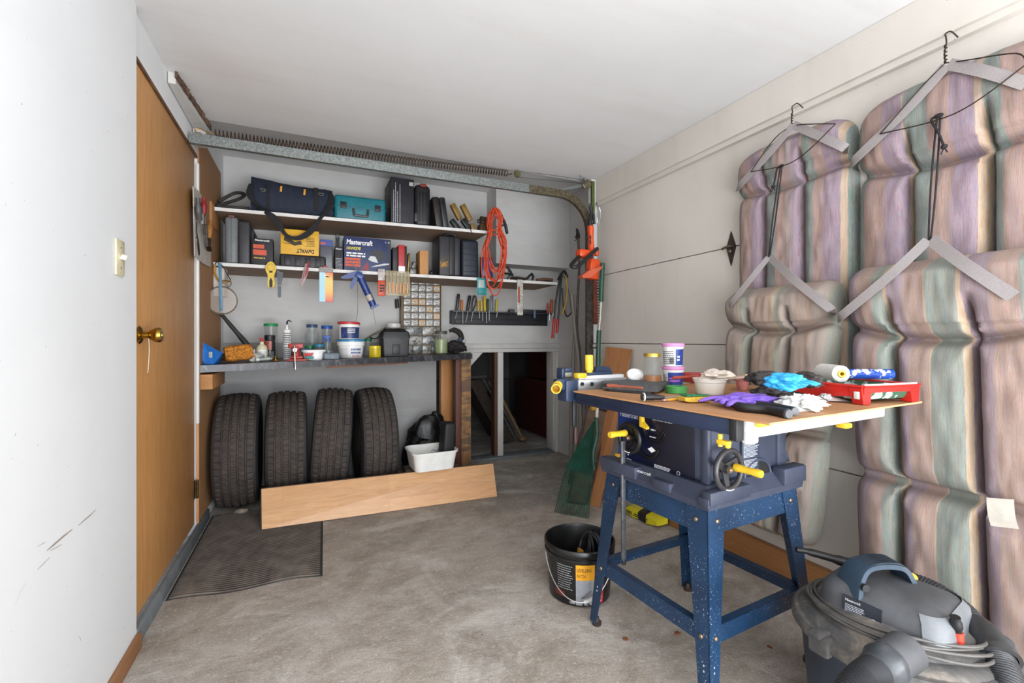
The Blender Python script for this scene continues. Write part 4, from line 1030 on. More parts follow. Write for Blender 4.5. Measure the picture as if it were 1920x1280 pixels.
obj('paper_sack', pillow(MB(), Lb, Wb, Hb, rotb, cc, 3), m_bagp, yb)
lm = MB(); lines(lm, cc-ax_*.12-pr*(Wb/2-.002)+V((0, 0, -.012)), ax_, EZ, .2, .022, 2, 4, .7, .003); obj('print', lm, m_ink, yb)
obj('emblem', MB().cyl(cc+V((0, 0, Hb/2-.001)), cc+V((0, 0, Hb/2+.0012)), .017).cyl(cc+V((0, 0, Hb/2+.0012)), cc+V((0, 0, Hb/2+.002)), .008), M('141414', .6), yb)

# ================================================================ rake, boards and screen at the back right
brd = thing('brown_board', 'tall reddish brown board leaning in the corner behind the rake', 'board', (1.7, 2.42, 0))
a = WZ(1104, 945, .001); b = WZ(1124, 953, .001); top = V((1.915, b.y+.12, 1.02))
bt_ = WX(1186, 655, 1.925); at_ = WX(1140, 650, 1.925)
obj('plank', MB().prism([a, b, bt_, at_], V((.0, .022, 0))), wood('a06a42', 'bd8658', 2, 3, .6, 6), brd, smooth=False)
sc = thing('window_screen', 'dark framed insect screen leaning behind the green rake', 'screen', (1.6, 2.5, 0))
A_, B_, C_, D_ = WD(1064, 930, 3.02), WD(1100, 948, 2.98), WD(1145, 772, 3.05), WD(1102, 760, 3.1)
A_.z = .002; B_.z = .002
ms = M('2e211a', .6, var=.25)
for p_, q_ in ((A_, B_), (B_, C_), (C_, D_), (D_, A_)): pass
obj('frame', MB().tube([B_, C_], .011, 4).tube([C_, D_], .011, 4).tube([D_, A_], .011, 4).tube([A_, B_], .011, 4), ms, sc, smooth=False)
obj('mesh', MB().prism([A_, B_, C_, D_], V((0, .003, 0))), M('5c4636', .8, var=.2), sc, smooth=False)
rk = thing('leaf_rake', 'green plastic fan rake standing upside down by the back corner', 'rake', WZ(1075, 925, 0))
m_green = M('14483a', .4, var=.2, scale=14)
H0 = WD(1113, 790, 2.78); tb_ = []
rkfan = MB(); ntn = 22
hd_ = MB()
for i in range(ntn):
    t = i/(ntn-1); px = 1042+(1104-1042)*t; py = 917+(946-917)*t
    e = WD(px, py, 2.86-.10*t); e.z = .012
    top_ = H0+V((0, .0, 0))+V((.004*(t-.5), -.004, 0))
    m1 = WD(1063+(1110-1063)*t, 875+(890-875)*t, 2.84-.08*t)
    rkfan.tube([top_, m1, e+V((0, .0, .01)), e+V((-.012, -.012, -.008))], .0028, 5, sub=3)
obj('tines', rkfan, m_green, rk)
def fan(u, v):
    a = WD(1061+(1112-1061)*u, 876+(892-876)*u, 2.84-.08*u)+V((0, .004, 0)); return H0.lerp(a, v)+V((0, .004*sin(u*40), 0))
mbf = MB().grid(fan, 40, 6); k = len(mbf.v); mbf.v += [p+V((0, .003, 0)) for p in mbf.v]; mbf.f += [tuple(reversed([i+k for i in f])) for f in mbf.f]
obj('fan', mbf, M('1b5546', .45, var=.3, scale=10), rk)
hb = WD(1113, 790, 2.775)
obj('socket', MB().tube([WD(1118, 782, 2.76), WD(1119, 815, 2.75), WD(1112, 850, 2.74), WD(1114, 880, 2.73)], [.013, .012, .012, .010], 10, sub=5), m_green, rk)
obj('cross_brace', MB().tube([WD(1108, 862, 2.74), WD(1122, 866, 2.74)], .004, 6), m_green, rk)
obj('handle', MB().tube([WD(1119, 785, 2.76), WD(1120, 742, 2.80)], .011, 10), M('b9b6ad', .4, .3), rk)
obj('clip', MB().box(WD(1112, 764, 2.77), (.03, .03, .03), .006), M('c08b22', .5), rk)
tag(obj('wood_lath', MB().tube([WD(1063, 930, 3.06)-V((0, 0, 0)), WD(1106, 762, 3.15)], .012, 4), M('3a241b', .7, var=.3), loc=WD(1063, 930, 3.06)), 'thin dark lath leaning left of the green rake', 'lath') if False else None
# ================================================================ shop vacuum
VC = V((1.425, .70, 0))
va = thing('shop_vacuum', 'dusty grey and navy wet dry vacuum in the right foreground', 'vacuum', VC)
m_vg = M('4b4c4f', .55, var=.22, scale=7, bump=.15); m_vl = M('6f7276', .5, var=.2, scale=6); m_vd = M('2c2d31', .5, var=.2, scale=8); m_vblue = M('27303f', .45, var=.15, scale=9)
n = NT('dusty_lid'); o = n.mapping(); f = n.noise(o, 9, 7, .7, .8); n.base(n.ramp(f, [(.34, lin('37383b')), (.52, lin('55524f')), (.68, lin('857b70'))])); n.bump(n.noise(o, 60, 4), .15, .003); m_vdust = n.done(.7)
obj('drum', MB().lathe([(0, .03), (.17, .03), (.185, .04), (.206, .27), (.21, .285), (.21, .29), (0, .29)], VC, (0, 0, 1), 56), m_vblue, va)
obj('caster_base', MB().lathe([(0, 0.001), (.16, .001), (.19, .02), (.19, .0299), (0, .0299)], VC, (0, 0, 1), 40), m_vd, va)
obj('rim', MB().lathe([(.205, .285), (.222, .284), (.229, .292), (.229, .308), (.222, .318), (.212, .320), (.205, .314)], VC, (0, 0, 1), 64), m_vdust, va)
lid = obj('lid', MB().lathe([(.205, .300), (.212, .318), (.205, .326), (.188, .334), (.176, .336), (.170, .350), (.158, .362), (.10, .372), (0, .372)], VC, (0, 0, 1), 56), m_vdust, va)
VR = R(-80)
def rl(w, d, r, z, cx=0, cy=0): return rr_loop((VC.x+cx, VC.y+cy), w, d, r, z, 6, VR)
head = loft(MB(), [rl(.29, .240, .05, .330), rl(.285, .235, .05, .342), rl(.272, .220, .05, .402), rl(.245, .19, .045, .420), rl(.18, .13, .04, .434), rl(.12, .08, .03, .438)], True, True)
obj('motor_head', head, m_vg, va, angle=50)
vx = V((cos(VR), sin(VR), 0)); vy = V((-sin(VR), cos(VR), 0))
def VP(a, b, z): return VC+vx*a+vy*b+V((0, 0, z))
# paler faceted nose panel facing camera right
HL = [rl(.296, .246, .05, .331), rl(.291, .241, .05, .343), rl(.278, .226, .05, .403), rl(.251, .196, .045, .4215)]
ix = [i for i, p in enumerate(HL[0]) if (p-VC).dot(vx) > .09]
ix.sort(key=lambda i: (HL[0][i]-VC).dot(vy))
nz = MB(); m_ = len(ix); nz.add([l[i] for l in HL for i in ix], [(j*m_+k, j*m_+k+1, (j+1)*m_+k+1, (j+1)*m_+k) for j in range(3) for k in range(m_-1)])
k_ = len(nz.v); nz.v += [VC+(p-VC)*.985 for p in nz.v]; nz.f += [tuple(reversed([i+k_ for i in f])) for f in nz.f]
obj('nose_panel', nz, m_vl, va, fix=False, angle=50)
# carry handle
VR2 = R(-22); hx_ = V((cos(VR2), sin(VR2), 0)); hy_ = V((-sin(VR2), cos(VR2), 0)); VPs, vys = VP, vy
def VP(a, b, z): return VC+hx_*a+hy_*b+V((-.02, .02, z-.030))
vy = hy_
ap = [VP(-.085, .0, .432), VP(-.075, .0, .47), VP(-.055, .0, .500), VP(-.02, .0, .510), VP(.03, .0, .508), VP(.055, .0, .495), VP(.075, .0, .45), VP(.082, .0, .425)]
hw_ = .034
ap2 = spline(ap, 5); mbh = MB(); vs = []
for i, p in enumerate(ap2):
    d = (ap2[min(i+1, len(ap2)-1)]-ap2[max(i-1, 0)]).normalized(); nn = vy.cross(d).normalized(); e = 1.25-.4*sin(pi*i/(len(ap2)-1))
    vs += [p+vy*hw_*e*a+nn*b for a, b in ((-1, -.006), (-.8, -.008), (.8, -.008), (1, -.006), (1, .006), (-1, .006))]
fs = []
for i in range(len(ap2)-1):
    for k in range(6): l = (k+1) % 6; fs.append((i*6+k, i*6+l, (i+1)*6+l, (i+1)*6+k))
mbh.add(vs, fs+[tuple(range(6)), tuple(len(vs)-6+k for k in range(6))])
hnd = obj('carry_handle', mbh, M('2b3d4e', .5, var=.15, scale=14), va)
rb = MB()
for k in range(7):
    b_ = -.024+.008*k
    rb.tube([VP(-.045, b_, .5125), VP(-.01, b_, .5195), VP(.03, b_, .5175), VP(.048, b_, .510)], .0022, 5, sub=3)
obj('grip_ribs', rb, M('1a2530', .5), hnd)
obj('handle_hole', MB().cyl(VP(-.074, -.041, .465), VP(-.074, -.047, .465), .010), m_blk, hnd)
obj('power_button', MB().ball(VC+hx_*.100+hy_*.01+V((-.02, .02, .432)), (.014, .014, .012), 3), m_yel, va)
VP, vy = VPs, vys
# rating label on the side facing the camera left
un = (VP(0, 0, 0)-VP(0, .01, .0)).normalized()
LN = -vy; lx_ = vx; 
b0_ = VP(-.065, -.1165, .351); upl = (VP(-.065, -.110, .402)-b0_).normalized()
lp_ = MB().add([b0_-upl*.004-lx_*.006, b0_+lx_*.078-upl*.004, b0_+lx_*.078+upl*.048, b0_-lx_*.006+upl*.052], [(0, 1, 2, 3)]); nn = lx_.cross(upl)
lp_.add([p+nn*.0035 for p in lp_.v[:4]], [(0, 1, 2, 3)]); lp_.f += [(0, 1, 5, 4), (1, 2, 6, 5), (2, 3, 7, 6), (3, 0, 4, 7)]
vl = obj('rating_label', lp_, M('20242e', .5), va, smooth=False)
text(vl, 'Mastercraft', b0_+upl*.039+nn*.0042, lx_, upl, .034, .006, m_white, name='logo', italic=.15, bold=0)
t_ = MB(); lines(t_, b0_+upl*.002+nn*.0042, lx_, upl, .045, .032, 8, 3, .45); t_.tube([b0_+lx_*(.062+.006*cos(a))+upl*(.012+.006*sin(a))+nn*.0046 for a in [2*pi*i/16 for i in range(16)]], .0008, 4, True)
obj('print', t_, M('b9bec6', .6), vl)
# hose inlet with ribbed hose end
P0 = WD(1668, 1240, 1.04); P1 = WD(1590, 1290, .975); dv = (P1-P0).normalized(); Lh = (P1-P0).length
obj('inlet_neck', MB().lathe([(.042, -.07), (.040, .0), (.039, .02)], P0, dv, 32), m_vg, va)
obj('hose_collar', MB().lathe([(.028, .0), (.039, .0), (.042, .006), (.042, .022), (.039, .026), (.039, .036), (.037, .040), (.035, .055), (.031, .057), (.028, .05)], P0, dv, 36, lambda j, i, r: r+(.002 if (i//3) % 2 and 1 < j < 5 else 0)), M('44474b', .35, .1, .15), va)
def ribhose(pts, r, pitch=.006, amp=.0022, sub_=14, n=16):
    P = spline([V(p) for p in pts], 40); out = []; ln_ = 0; rr = []
    # resample
    acc = [0]
    for a, b in zip(P, P[1:]): acc.append(acc[-1]+(b-a).length)
    N = int(acc[-1]/(pitch/4)); j = 0; Q = []
    for k in range(N+1):
        s_ = acc[-1]*k/N
        while j < len(acc)-2 and acc[j+1] < s_: j += 1
        f = (s_-acc[j])/max(1e-9, acc[j+1]-acc[j]); Q.append(P[j].lerp(P[j+1], f)); rr.append(r+amp*(1, 0, -1, 0)[k % 4])
    return MB().tube(Q, rr, n)
obj('suction_hose', ribhose([P0+dv*.052, P0+dv*.10, P0+dv*.16+V((.0, 0, -.02)), P0+dv*.20+V((0, 0, -.06))], .030), m_vd, va, angle=80)
# wand and hose curling round the back to the right
wand = [WD(1493, 1030, 1.44), WD(1520, 1035, 1.43), WD(1580, 1052, 1.40), WD(1600, 1058, 1.39), WD(1640, 1070, 1.36), WD(1700, 1088, 1.31)]
obj('crevice_tool', MB().tube(wand, [.010, .013, .017, .020, .020, .021], 14, sub=6, flat=.85), M('1e1d1e', .5, var=.15), va)
hz_ = [WD(1690, 1085, 1.315), WD(1735, 1100, 1.27), WD(1775, 1122, 1.22), WD(1810, 1150, 1.18), WD(1840, 1185, 1.13)]
obj('rear_hose', ribhose(hz_, .026, .008, .0012), m_vd, va, angle=80)
P2 = WD(1838, 1180, 1.13); P3 = WD(1872, 1240, 1.06); d3 = (P3-P2).normalized(); l3 = (P3-P2).length
obj('hose_cuff', MB().lathe([(.024, -.02), (.032, 0), (.036, .012), (.040, l3-.02), (.044, l3-.018), (.044, l3-.002), (.036, l3)], P2, d3, 28), M('2b2b2d', .35, var=.2), va)
obj('rear_hose', ribhose([P3-d3*.01, WD(1884, 1275, 1.03), WD(1880, 1330, 1.0), WD(1850, 1400, .98)], .033, .005, .0012), m_vd, va, angle=80)
lc = VC+V((-.226, .045, .30))
obj('lid_latch', MB().box(lc, (.03, .05, .05), .008).box(lc+V((-.006, .0, .028)), (.05, .03, .012), .004), m_vdust, va)
obj('front_hump', loft(MB(), [rr_loop((VC.x+.08, VC.y-.155), .17, .13, .04, .30, 5, R(20)), rr_loop((VC.x+.08, VC.y-.15), .15, .11, .04, .345, 5, R(20)), rr_loop((VC.x+.075, VC.y-.135), .10, .07, .03, .358, 5, R(20))], True, True), m_vg, va, angle=50)
# wrapped mains lead
cd_ = MB()
for k, (ra, rb_, z0, dz, ph) in enumerate(((.178, .160, .352, .012, 0), (.186, .168, .347, .014, .3), (.172, .154, .360, .012, -.3), (.192, .174, .343, .010, .6))):
    P = []
    for i in range(30):
        a = 2*pi*i/30; P.append(VP(ra*cos(a)+.008*sin(3*a+k), rb_*sin(a)+.004*cos(2*a+k), z0+dz*sin(a+ph+2.6)))
    cd_.tube(P, .0040, 8, True, sub=2)
obj('mains_lead', cd_, M('55524f', .5, var=.15), va)
q = WD(1795, 1190, 1.07)
pl_ = obj('mains_plug', MB().tube([q+V((-.01, 0, .045)), q+V((-.005, 0, .025)), q+V((0, 0, .006))], [.010, .012, .009], 10, sub=4), m_blk, va)
obj('red_sleeve', MB().cyl(q+V((0, 0, .008)), q+V((.004, -.002, -.03)), .011, .010, 14).cyl(q+V((.002, 0, -.03)), q+V((.004, 0, -.045)), .007, .006), M('d8402c', .45), va)

# ================================================================ things lying on the saw board
def on(px, py, z=BT): return WZ(px, py, z)
def scl(p): return (p.x*SN+p.y*CS)/F      # metres per photo pixel at that depth
c = on(1223, 727); s_ = scl(c)
jr = thing('glass_jar', 'glass jar with gold lid and amber liquid on the saw board', 'jar', c)
def jarprof(r, h, th=.002, neck=.8, nh=.14):
    return [(0, 0), (r*.9, 0), (r, h*.04), (r, h*(1-nh-.1)), (r*.95, h*(1-nh-.03)), (r*neck, h*(1-nh)), (r*neck, h), (r*neck-th, h), (r*neck-th, h*(1-nh)), (r-th, h*(1-nh-.1)), (r-th, h*.05), (0, h*.05)]
def jar(t, c, r, h, m_lid, lidh=.014, fill=None, fillh=.3, neck=.8, gl=None, lidr=1.06):
    obj('glass_body', MB().lathe(jarprof(r, h, .0022, neck), c, (0, 0, 1), 32), gl or glass(), t)
    if m_lid: obj('lid', MB().lathe([(0, h-.001), (r*neck*lidr, h-.003), (r*neck*lidr, h+lidh-.003), (r*neck*(lidr-.05), h+lidh), (0, h+lidh)], c, (0, 0, 1), 32), m_lid, t)
    if fill: obj('contents', MB().lathe([(0, h*.06), (r-.0035, h*.06), (r-.0035, h*fillh), (0, h*fillh)], c, (0, 0, 1), 28), fill, t)
jar(jr, c, 18*s_, .125, M('c9a94e', .3, .8), .010, M('9a5a1c', .2, var=.05), .40, .82, glass('8e9795', .04, .08))
def tub(name, lab, c, r0, r1, h, m_body, m_lid, cat='tub', group=None, lidh=.012):
    t = thing(name, lab, cat, c, group=group)
    obj('tub_body', MB().lathe([(0, 0), (r0-.002, 0), (r0, .002), (r1, h-.006), (r1+.002, h-.006), (r1+.002, h), (0, h)], c, (0, 0, 1), 36), m_body, t)
    if m_lid: obj('lid', MB().lathe([(0, h+.0005), (r1+.004, h+.0005), (r1+.005, h+.002), (r1+.005, h+lidh-.002), (r1+.003, h+lidh), (r1-.002, h+lidh), (r1-.004, h+lidh-.003), (0, h+lidh-.003)], c, (0, 0, 1), 36), m_lid, t)
    return t
def curved(c, r0, r1, h, a0, a1, z0, z1, lift=.0012, n_=10):
    def f(u, v):
        a = R(a0+(a1-a0)*u); z = z0+(z1-z0)*v; r = r0+(r1-r0)*z/h+lift
        return c+V((cos(a)*r, sin(a)*r, z))
    return MB().grid(f, n_, 3), f
def curved_lines(mb, f, rows, seed, fill=.5):
    rnd = random.Random(seed)
    for i in range(rows):
        v0 = 1-(i+1)/rows; v1 = v0+fill/rows; u = .02
        while u < .95:
            w = rnd.uniform(.05, .16); w = min(w, .98-u); mb.add([f(u, v0), f(u+w, v0), f(u+w, v1), f(u, v1)], [(0, 1, 2, 3)]); u += w+.03
    return mb
m_pink = M('d78fc4', .4, var=.03); m_ww = M('e6e6e4', .35, var=.03); m_dap = M('27408f', .4, var=.1)
c = on(1262, 723); s_ = scl(c)
for k, (zz, lb, hh) in enumerate(((0, 'lower white spackle tub with pink lid on the saw board', .066), (.0795, 'upper white spackle tub with pink lid, stacked on its twin', .080))):
    cc = c+V((0, 0, zz)); r0_, r1_ = (.036, .0395)
    tc = math.degrees(math.atan2(-cc.y, -cc.x))
    t = tub('spackle_tub', lb, cc, r0_, r1_, hh, m_ww, m_pink, group='pink lidded spackle tubs', lidh=.013)
    mb, f = curved(cc, r0_, r1_, hh, tc+(-30 if k == 0 else 15), tc+75, .006, hh-.010); lb_ = obj('blue_label', mb, m_dap, t, fix=False)
    mb2, f2 = curved(cc, r0_, r1_, hh, tc+(-25 if k == 0 else 22), tc+40, hh*.3, hh*.6, .002); obj('print', curved_lines(MB(), f2, 2, 3+k, .6), M('c86fd0' , .5) if k == 0 else m_white, lb_, fix=False)
    mb3, f3 = curved(cc, r0_, r1_, hh, tc-78, tc-(36 if k == 0 else -8), .010, hh-.014, .0018); obj('print', curved_lines(MB(), f3, 7, 8+k, .5), M('6d6d72', .6), t, fix=False)
    if k: mb4, f4 = curved(cc, r0_, r1_, hh, tc-20, tc+8, .012, .036, .0022); obj('barcode', MB().add([f4(u+du, v) for u in [i/9 for i in range(9)] for du, v in ((0, 0), (.06, 0), (.06, 1), (0, 1))], [tuple(range(4*i, 4*i+4)) for i in range(9)]), m_ink, t, fix=False)
# white filter cup
c = on(1190, 722)
tag(obj('white_dish', MB().lathe([(0, 0), (.030, 0), (.033, .004), (.033, .016), (.029, .020), (.026, .012), (0, .010)], c+V((0, 0, .034)), (-.35, -.55, .75), 28).cyl(c+V((0.02, .03, .0)), c+V((0.01, .02, .034)), .025, .022), m_ww, loc=c), 'small white plastic dish tipped up on the saw board', 'dish')
# rubber float
fl_ = thing('rubber_float', 'dark grey grout float lying on the saw board beside the fence', 'float', on(1190, 735))
a, b, c2_, d2 = on(1130, 732, BT), on(1232, 740, BT), on(1255, 728, BT), on(1135, 722, BT)
obj('pad', MB().prism([a+V((0, 0, .008)), b+V((0, 0, .008)), c2_+V((0, 0, .008)), d2+V((0, 0, .008))], V((0, 0, .020))), M('4f5153', .75, var=.2, scale=60, bump=.3), fl_, smooth=False)
obj('backing', MB().prism([a.lerp(b, .12), a.lerp(b, .9), d2.lerp(c2_, .9), d2.lerp(c2_, .12)], V((0, 0, .0075))), M('2a2b2d', .5), fl_, smooth=False)
p_, q_ = on(1140, 722, BT+.036), on(1205, 727, BT+.036)
tg = thing('utility_knife', 'orange and black handled knife resting on the grey float', 'knife', p_)
obj('handle', MB().tube([p_, p_.lerp(q_, .4), q_], [.010, .0075, .006], 10, sub=5, flat=.6), M('8f4a34', .5, var=.15), tg)
obj('end_cap', MB().tube([p_+(p_-q_)*.12, p_], .0105, 10, flat=.6), m_blk, tg)
g0, g1, g2 = on(1203, 744, BT+.013), on(1245, 745, BT+.011), on(1282, 742, BT+.006)
sk = thing('scraper', 'black handled putty scraper lying below the green tape roll', 'scraper', g0)
obj('handle', MB().tube([g0, g0.lerp(g1, .5), g1], [.0125, .012, .010, .007], 12, sub=5, flat=.8), m_blk, sk)
obj('ferrule', MB().cyl(g0+(g1-g0)*.06, g0+(g1-g0)*.12, .0135), M('b9b9b5', .5), sk)
obj('blade', MB().tube([g1, g2], .007, 8, flat=.15), m_silv, sk)
# green tape
c = on(1268, 736)
tp = thing('tape_roll', 'roll of green masking tape on the saw board under the pink tubs', 'tape', c)
obj('roll', MB().lathe([(.021, 0), (.035, 0), (.036, .001), (.036, .023), (.035, .024), (.021, .024), (.021, 0)], c, (0, 0, 1), 36), M('3f8a45', .6, var=.08), tp)
a, b = on(1244, 750, BT+.004), on(1279, 747, BT+.004)
pc = thing('pencil', 'yellow pencil with a pink eraser lying beside the sponge', 'pencil', a)
obj('shaft', MB().cyl(a.lerp(b, .2), b+(b-a)*.3, .0036, n=6), M('e0a42c', .4), pc, angle=20)
obj('ferrule', MB().cyl(a.lerp(b, .10), a.lerp(b, .2), .0038), m_silv, pc); obj('eraser', MB().cyl(a, a.lerp(b, .1), .0034), M('d5968e', .7), pc)
def spg(c, w, d, h, rz, m): return
c = on(1302, 753); s_ = scl(c)
sg = thing('dish_sponge', 'yellow sponge with a green scouring top on the saw board', 'sponge', c)
rot = Matrix.Rotation(R(-18), 4, 'Z')
obj('foam', pillow(MB(), 52*s_*1.0, .05, .017, rot, c+V((0, 0, .0095)), 5, .002), M('dcb13e', .9, var=.15, scale=200, bump=.6), sg)
obj('scourer', pillow(MB(), 44*s_*1.0, .046, .005, rot, c+V((0, .0, .0195)), 9, .003), M('1f7a53', .95, var=.3, scale=150, bump=.6), sg)
# cloudy food tub with liquid
c = on(1331, 738); s_ = scl(c)
ft = thing('food_tub', 'cloudy plastic food tub with tan liquid on the saw board', 'tub', c)
obj('tub_body', MB().lathe([(0, 0), (.043, 0), (.045, .003), (.050, .040), (.053, .042), (.054, .050), (.057, .052), (.056, .054), (.052, .052), (.049, .042), (.043, .005), (0, .004)], c, (0, 0, 1), 40), glass('f0ede6', .3, .55), ft)
obj('contents', MB().lathe([(0, .005), (.0425, .005), (.0462, .027), (0, .027)], c, (0, 0, 1), 36), M('c9a878', .2, var=.03), ft)
# brushes, red glass dish, tissue behind
c = on(1305, 716)
rdsh = thing('red_tray', 'paint stained clear dish with red rim behind the food tub', 'dish', c)
obj('dish', MB().lathe([(0, 0), (.06, 0), (.066, .003), (.078, .034), (.082, .036), (.080, .038), (.074, .034), (.060, .005), (0, .005)], c, (0, 0, 1), 36, None), glass('a02a2a', .2, .8), rdsh)
c = on(1392, 731); 
gb = thing('goblet_cup', 'clear cup stained with red paint behind the purple glove', 'cup', c)
obj('cup', MB().lathe([(0, 0), (.015, 0), (.018, .003), (.024, .032), (.050, .040), (.055, .046), (.053, .047), (.022, .036), (.014, .005), (0, .005)], c, (0, 0, 1), 30), glass('d58a86', .15, .6), gb)
a, b = on(1345, 712, BT+.050), on(1412, 705, BT+.058)
pbh = thing('paint_brush', 'paint brush with a stubby wooden handle laid across the cups', 'brush', a)
obj('handle', MB().tube([b+(b-a)*-.25, b+(b-a)*.08, b+(b-a)*.12], [.010, .0125, .0125, .008], 12, sub=4), wood('b18a5e', 'cfae84', 0), pbh)
obj('ferrule', MB().tube([a+(b-a)*.45, a+(b-a)*.74], .011, 10, flat=.6), M('b99c92', .5, .3), pbh)
obj('bristles', MB().tube([a+(b-a)*-.12, a+(b-a)*.46], [.014, .011], 10, flat=.5), M('8d8071', .9, bump=.5), pbh)
def crumple(mb, c, r, seed, amp=.4, freq=2.2, sub=4): return mb.ball(c, r, sub, seed, amp, freq)
c = on(1345, 707, BT+.055)
tis = crumple(MB(), c+V((0, 0, .004)), (.055, .04, .022), 4, .45, 1.8)
tag(obj('tissue', tis, M('cdbfb2', .9, var=.1), loc=c), 'crumpled pinkish tissue lying over the brushes behind the food tub', 'tissue')
a, b = on(1262, 708, BT+.048), on(1300, 706, BT+.048)
tag(obj('marker_pen', MB().cyl(a, b, .006).cyl(b, b+(b-a)*.25, .0065), M('a3483a', .5), loc=a), 'thin dark red pen lying behind the pink lidded tubs', 'pen')
# paint tray
td = V((1.50-1.455, 1.17-.789, 0)).normalized(); tw = V((td.y, -td.x, 0)); T0 = V((1.452, .785, BT))
tray = thing('paint_tray', 'red plastic paint tray with four legs on the saw board', 'tray', T0)
def TP(a, b, z): return T0+tw*a+td*b+V((0, 0, z))
W_, L2 = .225, .385
def tz(b): return .052-.020*max(0, (b-.06))/L2
ts = MB()
def tf(u, v):
    b = L2*v; a = W_*u; e = min(u, 1-u)*W_; k = min(1, e/.014); k2 = min(1, min(v, 1-v)*L2/.014); depth = (.038 if v < .35 else .038*(1-(v-.35)/.65)+.006)
    return TP(a, b, .052-depth*min(k, k2))
ts.grid(tf, 30, 44); k = len(ts.v); ts.v += [p-V((0, 0, .0025)) for p in ts.v]; ts.f += [tuple(reversed([i+k for i in f])) for f in ts.f]
m_red = M('c2251f', .35, var=.12, scale=18)
n = NT('painted_tray'); o = n.mapping(); n.base(n.mix(n.ramp(n.noise(o, 26, 4, .6), [(.52, (0, 0, 0)), (.56, (1, 1, 1))]), lin('3a5f4a'), lin('c8cbc9'))); m_tin = n.done(.4)
obj('well', ts, m_tin, tray, fix=False)
rm = MB()
rmp = [TP(-.004, -.004, .052), TP(W_+.004, -.004, .052), TP(W_+.004, L2+.004, .052), TP(-.004, L2+.004, .052)]
rm.tube([rmp[0], rmp[1]], .006, 8, flat=.7).tube([rmp[1], rmp[2]], .006, 8, flat=.7).tube([rmp[2], rmp[3]], .006, 8, flat=.7).tube([rmp[3], rmp[0]], .006, 8, flat=.7)
rm.prism([TP(-.002, 0, .05), TP(-.002, L2, .05), TP(-.002, L2, .026), TP(-.002, .12, .010), TP(-.002, .03, .022)], -tw*.003)
rm.prism([TP(0, -.002, .05), TP(W_, -.002, .05), TP(W_, -.002, .03), TP(W_*.8, -.002, .034), TP(W_*.2, -.002, .034), TP(0, -.002, .03)], -td*.003)
rm.prism([TP(W_+.002, 0, .05), TP(W_+.002, L2, .05), TP(W_+.002, L2, .026), TP(W_+.002, .03, .022)], tw*.003)
obj('tray_shell', rm, m_red, tray, smooth=False)
for a_, b_ in ((0.012, .012), (W_-.012, .012)):
    e = .022
    obj('leg', MB().hexa([TP(a_-.014, b_-.016, 0), TP(a_+.014, b_-.016, 0), TP(a_+.010, b_+.014, 0), TP(a_-.014, b_+.014, 0), TP(a_-e+.002, b_-.014, .047), TP(a_+e, b_-.014, .047), TP(a_+e, b_+e, .047), TP(a_-e+.002, b_+e, .047)]), m_red, tray, smooth=False)
obj('dried_paint', MB().box(TP(-.0065, .012, .026), (.002, .016, .022), .0009, Matrix.Rotation(-.117, 4, 'Z')).tube([TP(0, -.006, .057), TP(W_*.4, -.007, .057), TP(W_*.95, -.006, .057)], .003, 6), M('d9d7d2', .5), tray)
# blue sleeve lying over tray end
a, b = WD(1588, 716, 1.50), WD(1671, 706, 1.50)
a.z = b.z = BT+.074
bs = thing('roller_sleeve', 'blue plastic roller sleeve smeared with white paint over the tray', 'roller', a)
n = NT('smeared_blue'); o = n.mapping(); n.base(n.mix(n.ramp(n.noise(o, 30, 5, .6), [(.55, (0, 0, 0)), (.60, (1, 1, 1))]), lin('1f4aa8'), lin('d7dade'))); m_sm = n.done(.3)
m_sb = M('1f4aa8', .3, var=.1)
obj('sleeve', MB().lathe([(.011, 0), (.0165, 0), (.0165, (b-a).length), (.011, (b-a).length), (.011, 0)], a, b-a, 24), m_sm, bs)
# fluffy roller
a, b = WD(1578, 706, 1.44), WD(1548, 715, 1.54)
a.z = BT+.079; b.z = BT+.079
rl_ = thing('paint_roller', 'fluffy white roller cover with a yellow core on the tray', 'roller', a)
fz = MB().lathe([(.008, 0), (.020, .0), (.0255, .004), (.026, .05), (.026, .12), (.02, .125), (.008, .125)], a, b-a, 40, lambda j, i, r: r*(1+.05*random.random()))
obj('nap', fz, M('e8e6df', .95, var=.06, scale=120, bump=.9), rl_)
obj('core', MB().lathe([(.006, -.004), (.011, -.004), (.0125, -.001), (.0125, .02), (.006, .02), (.006, -.004)], a, b-a, 24), m_yel, rl_)
# gloves and rags
def glove(name, lab, c, mat, rz, sc=1.0, seed=1, flat=.45, cat='glove', zo=.0, fingers=True):
    c = V(c); mb = MB(); rt = Matrix.Rotation(rz, 3, 'Z')
    def G(x, y, z): return c+rt @ V((x*sc, y*sc, z*sc))
    bm = bmesh.new(); bmesh.ops.create_icosphere(bm, subdivisions=5, radius=1)
    for v in bm.verts:
        d = v.co; q = d*2.1+V((seed*3.7, seed, seed*2.2)); kk = 1+.34*noise.noise(q)+.16*abs(noise.noise(q*2.4))-.10*abs(noise.noise(q*5))
        p = V((d.x*.075, d.y*.045, d.z*.075*flat))*kk*sc; v.co = rt @ p
    mb.frombm(bm, Matrix.Translation(c))
    if fingers:
        rnd = random.Random(seed)
        for k in range(4):
            y0 = -.03+.02*k; p = [G(.05, y0, .0), G(.085+rnd.uniform(-.01, .01), y0*1.3, .006), G(.115+rnd.uniform(-.02, .01), y0*1.5+rnd.uniform(-.012, .012), -.004)]
            mb.tube(p, [.012*sc, .011*sc, .010*sc, .006*sc], 9, sub=5, flat=.55)
        mb.tube([G(.0, -.04, 0), G(.03, -.062, .004), G(.055, -.072, -.003)], [.013*sc, .010*sc, .006*sc], 9, sub=5, flat=.6)
    return tag(obj(name, mb, mat, angle=60, loc=c), lab, cat)
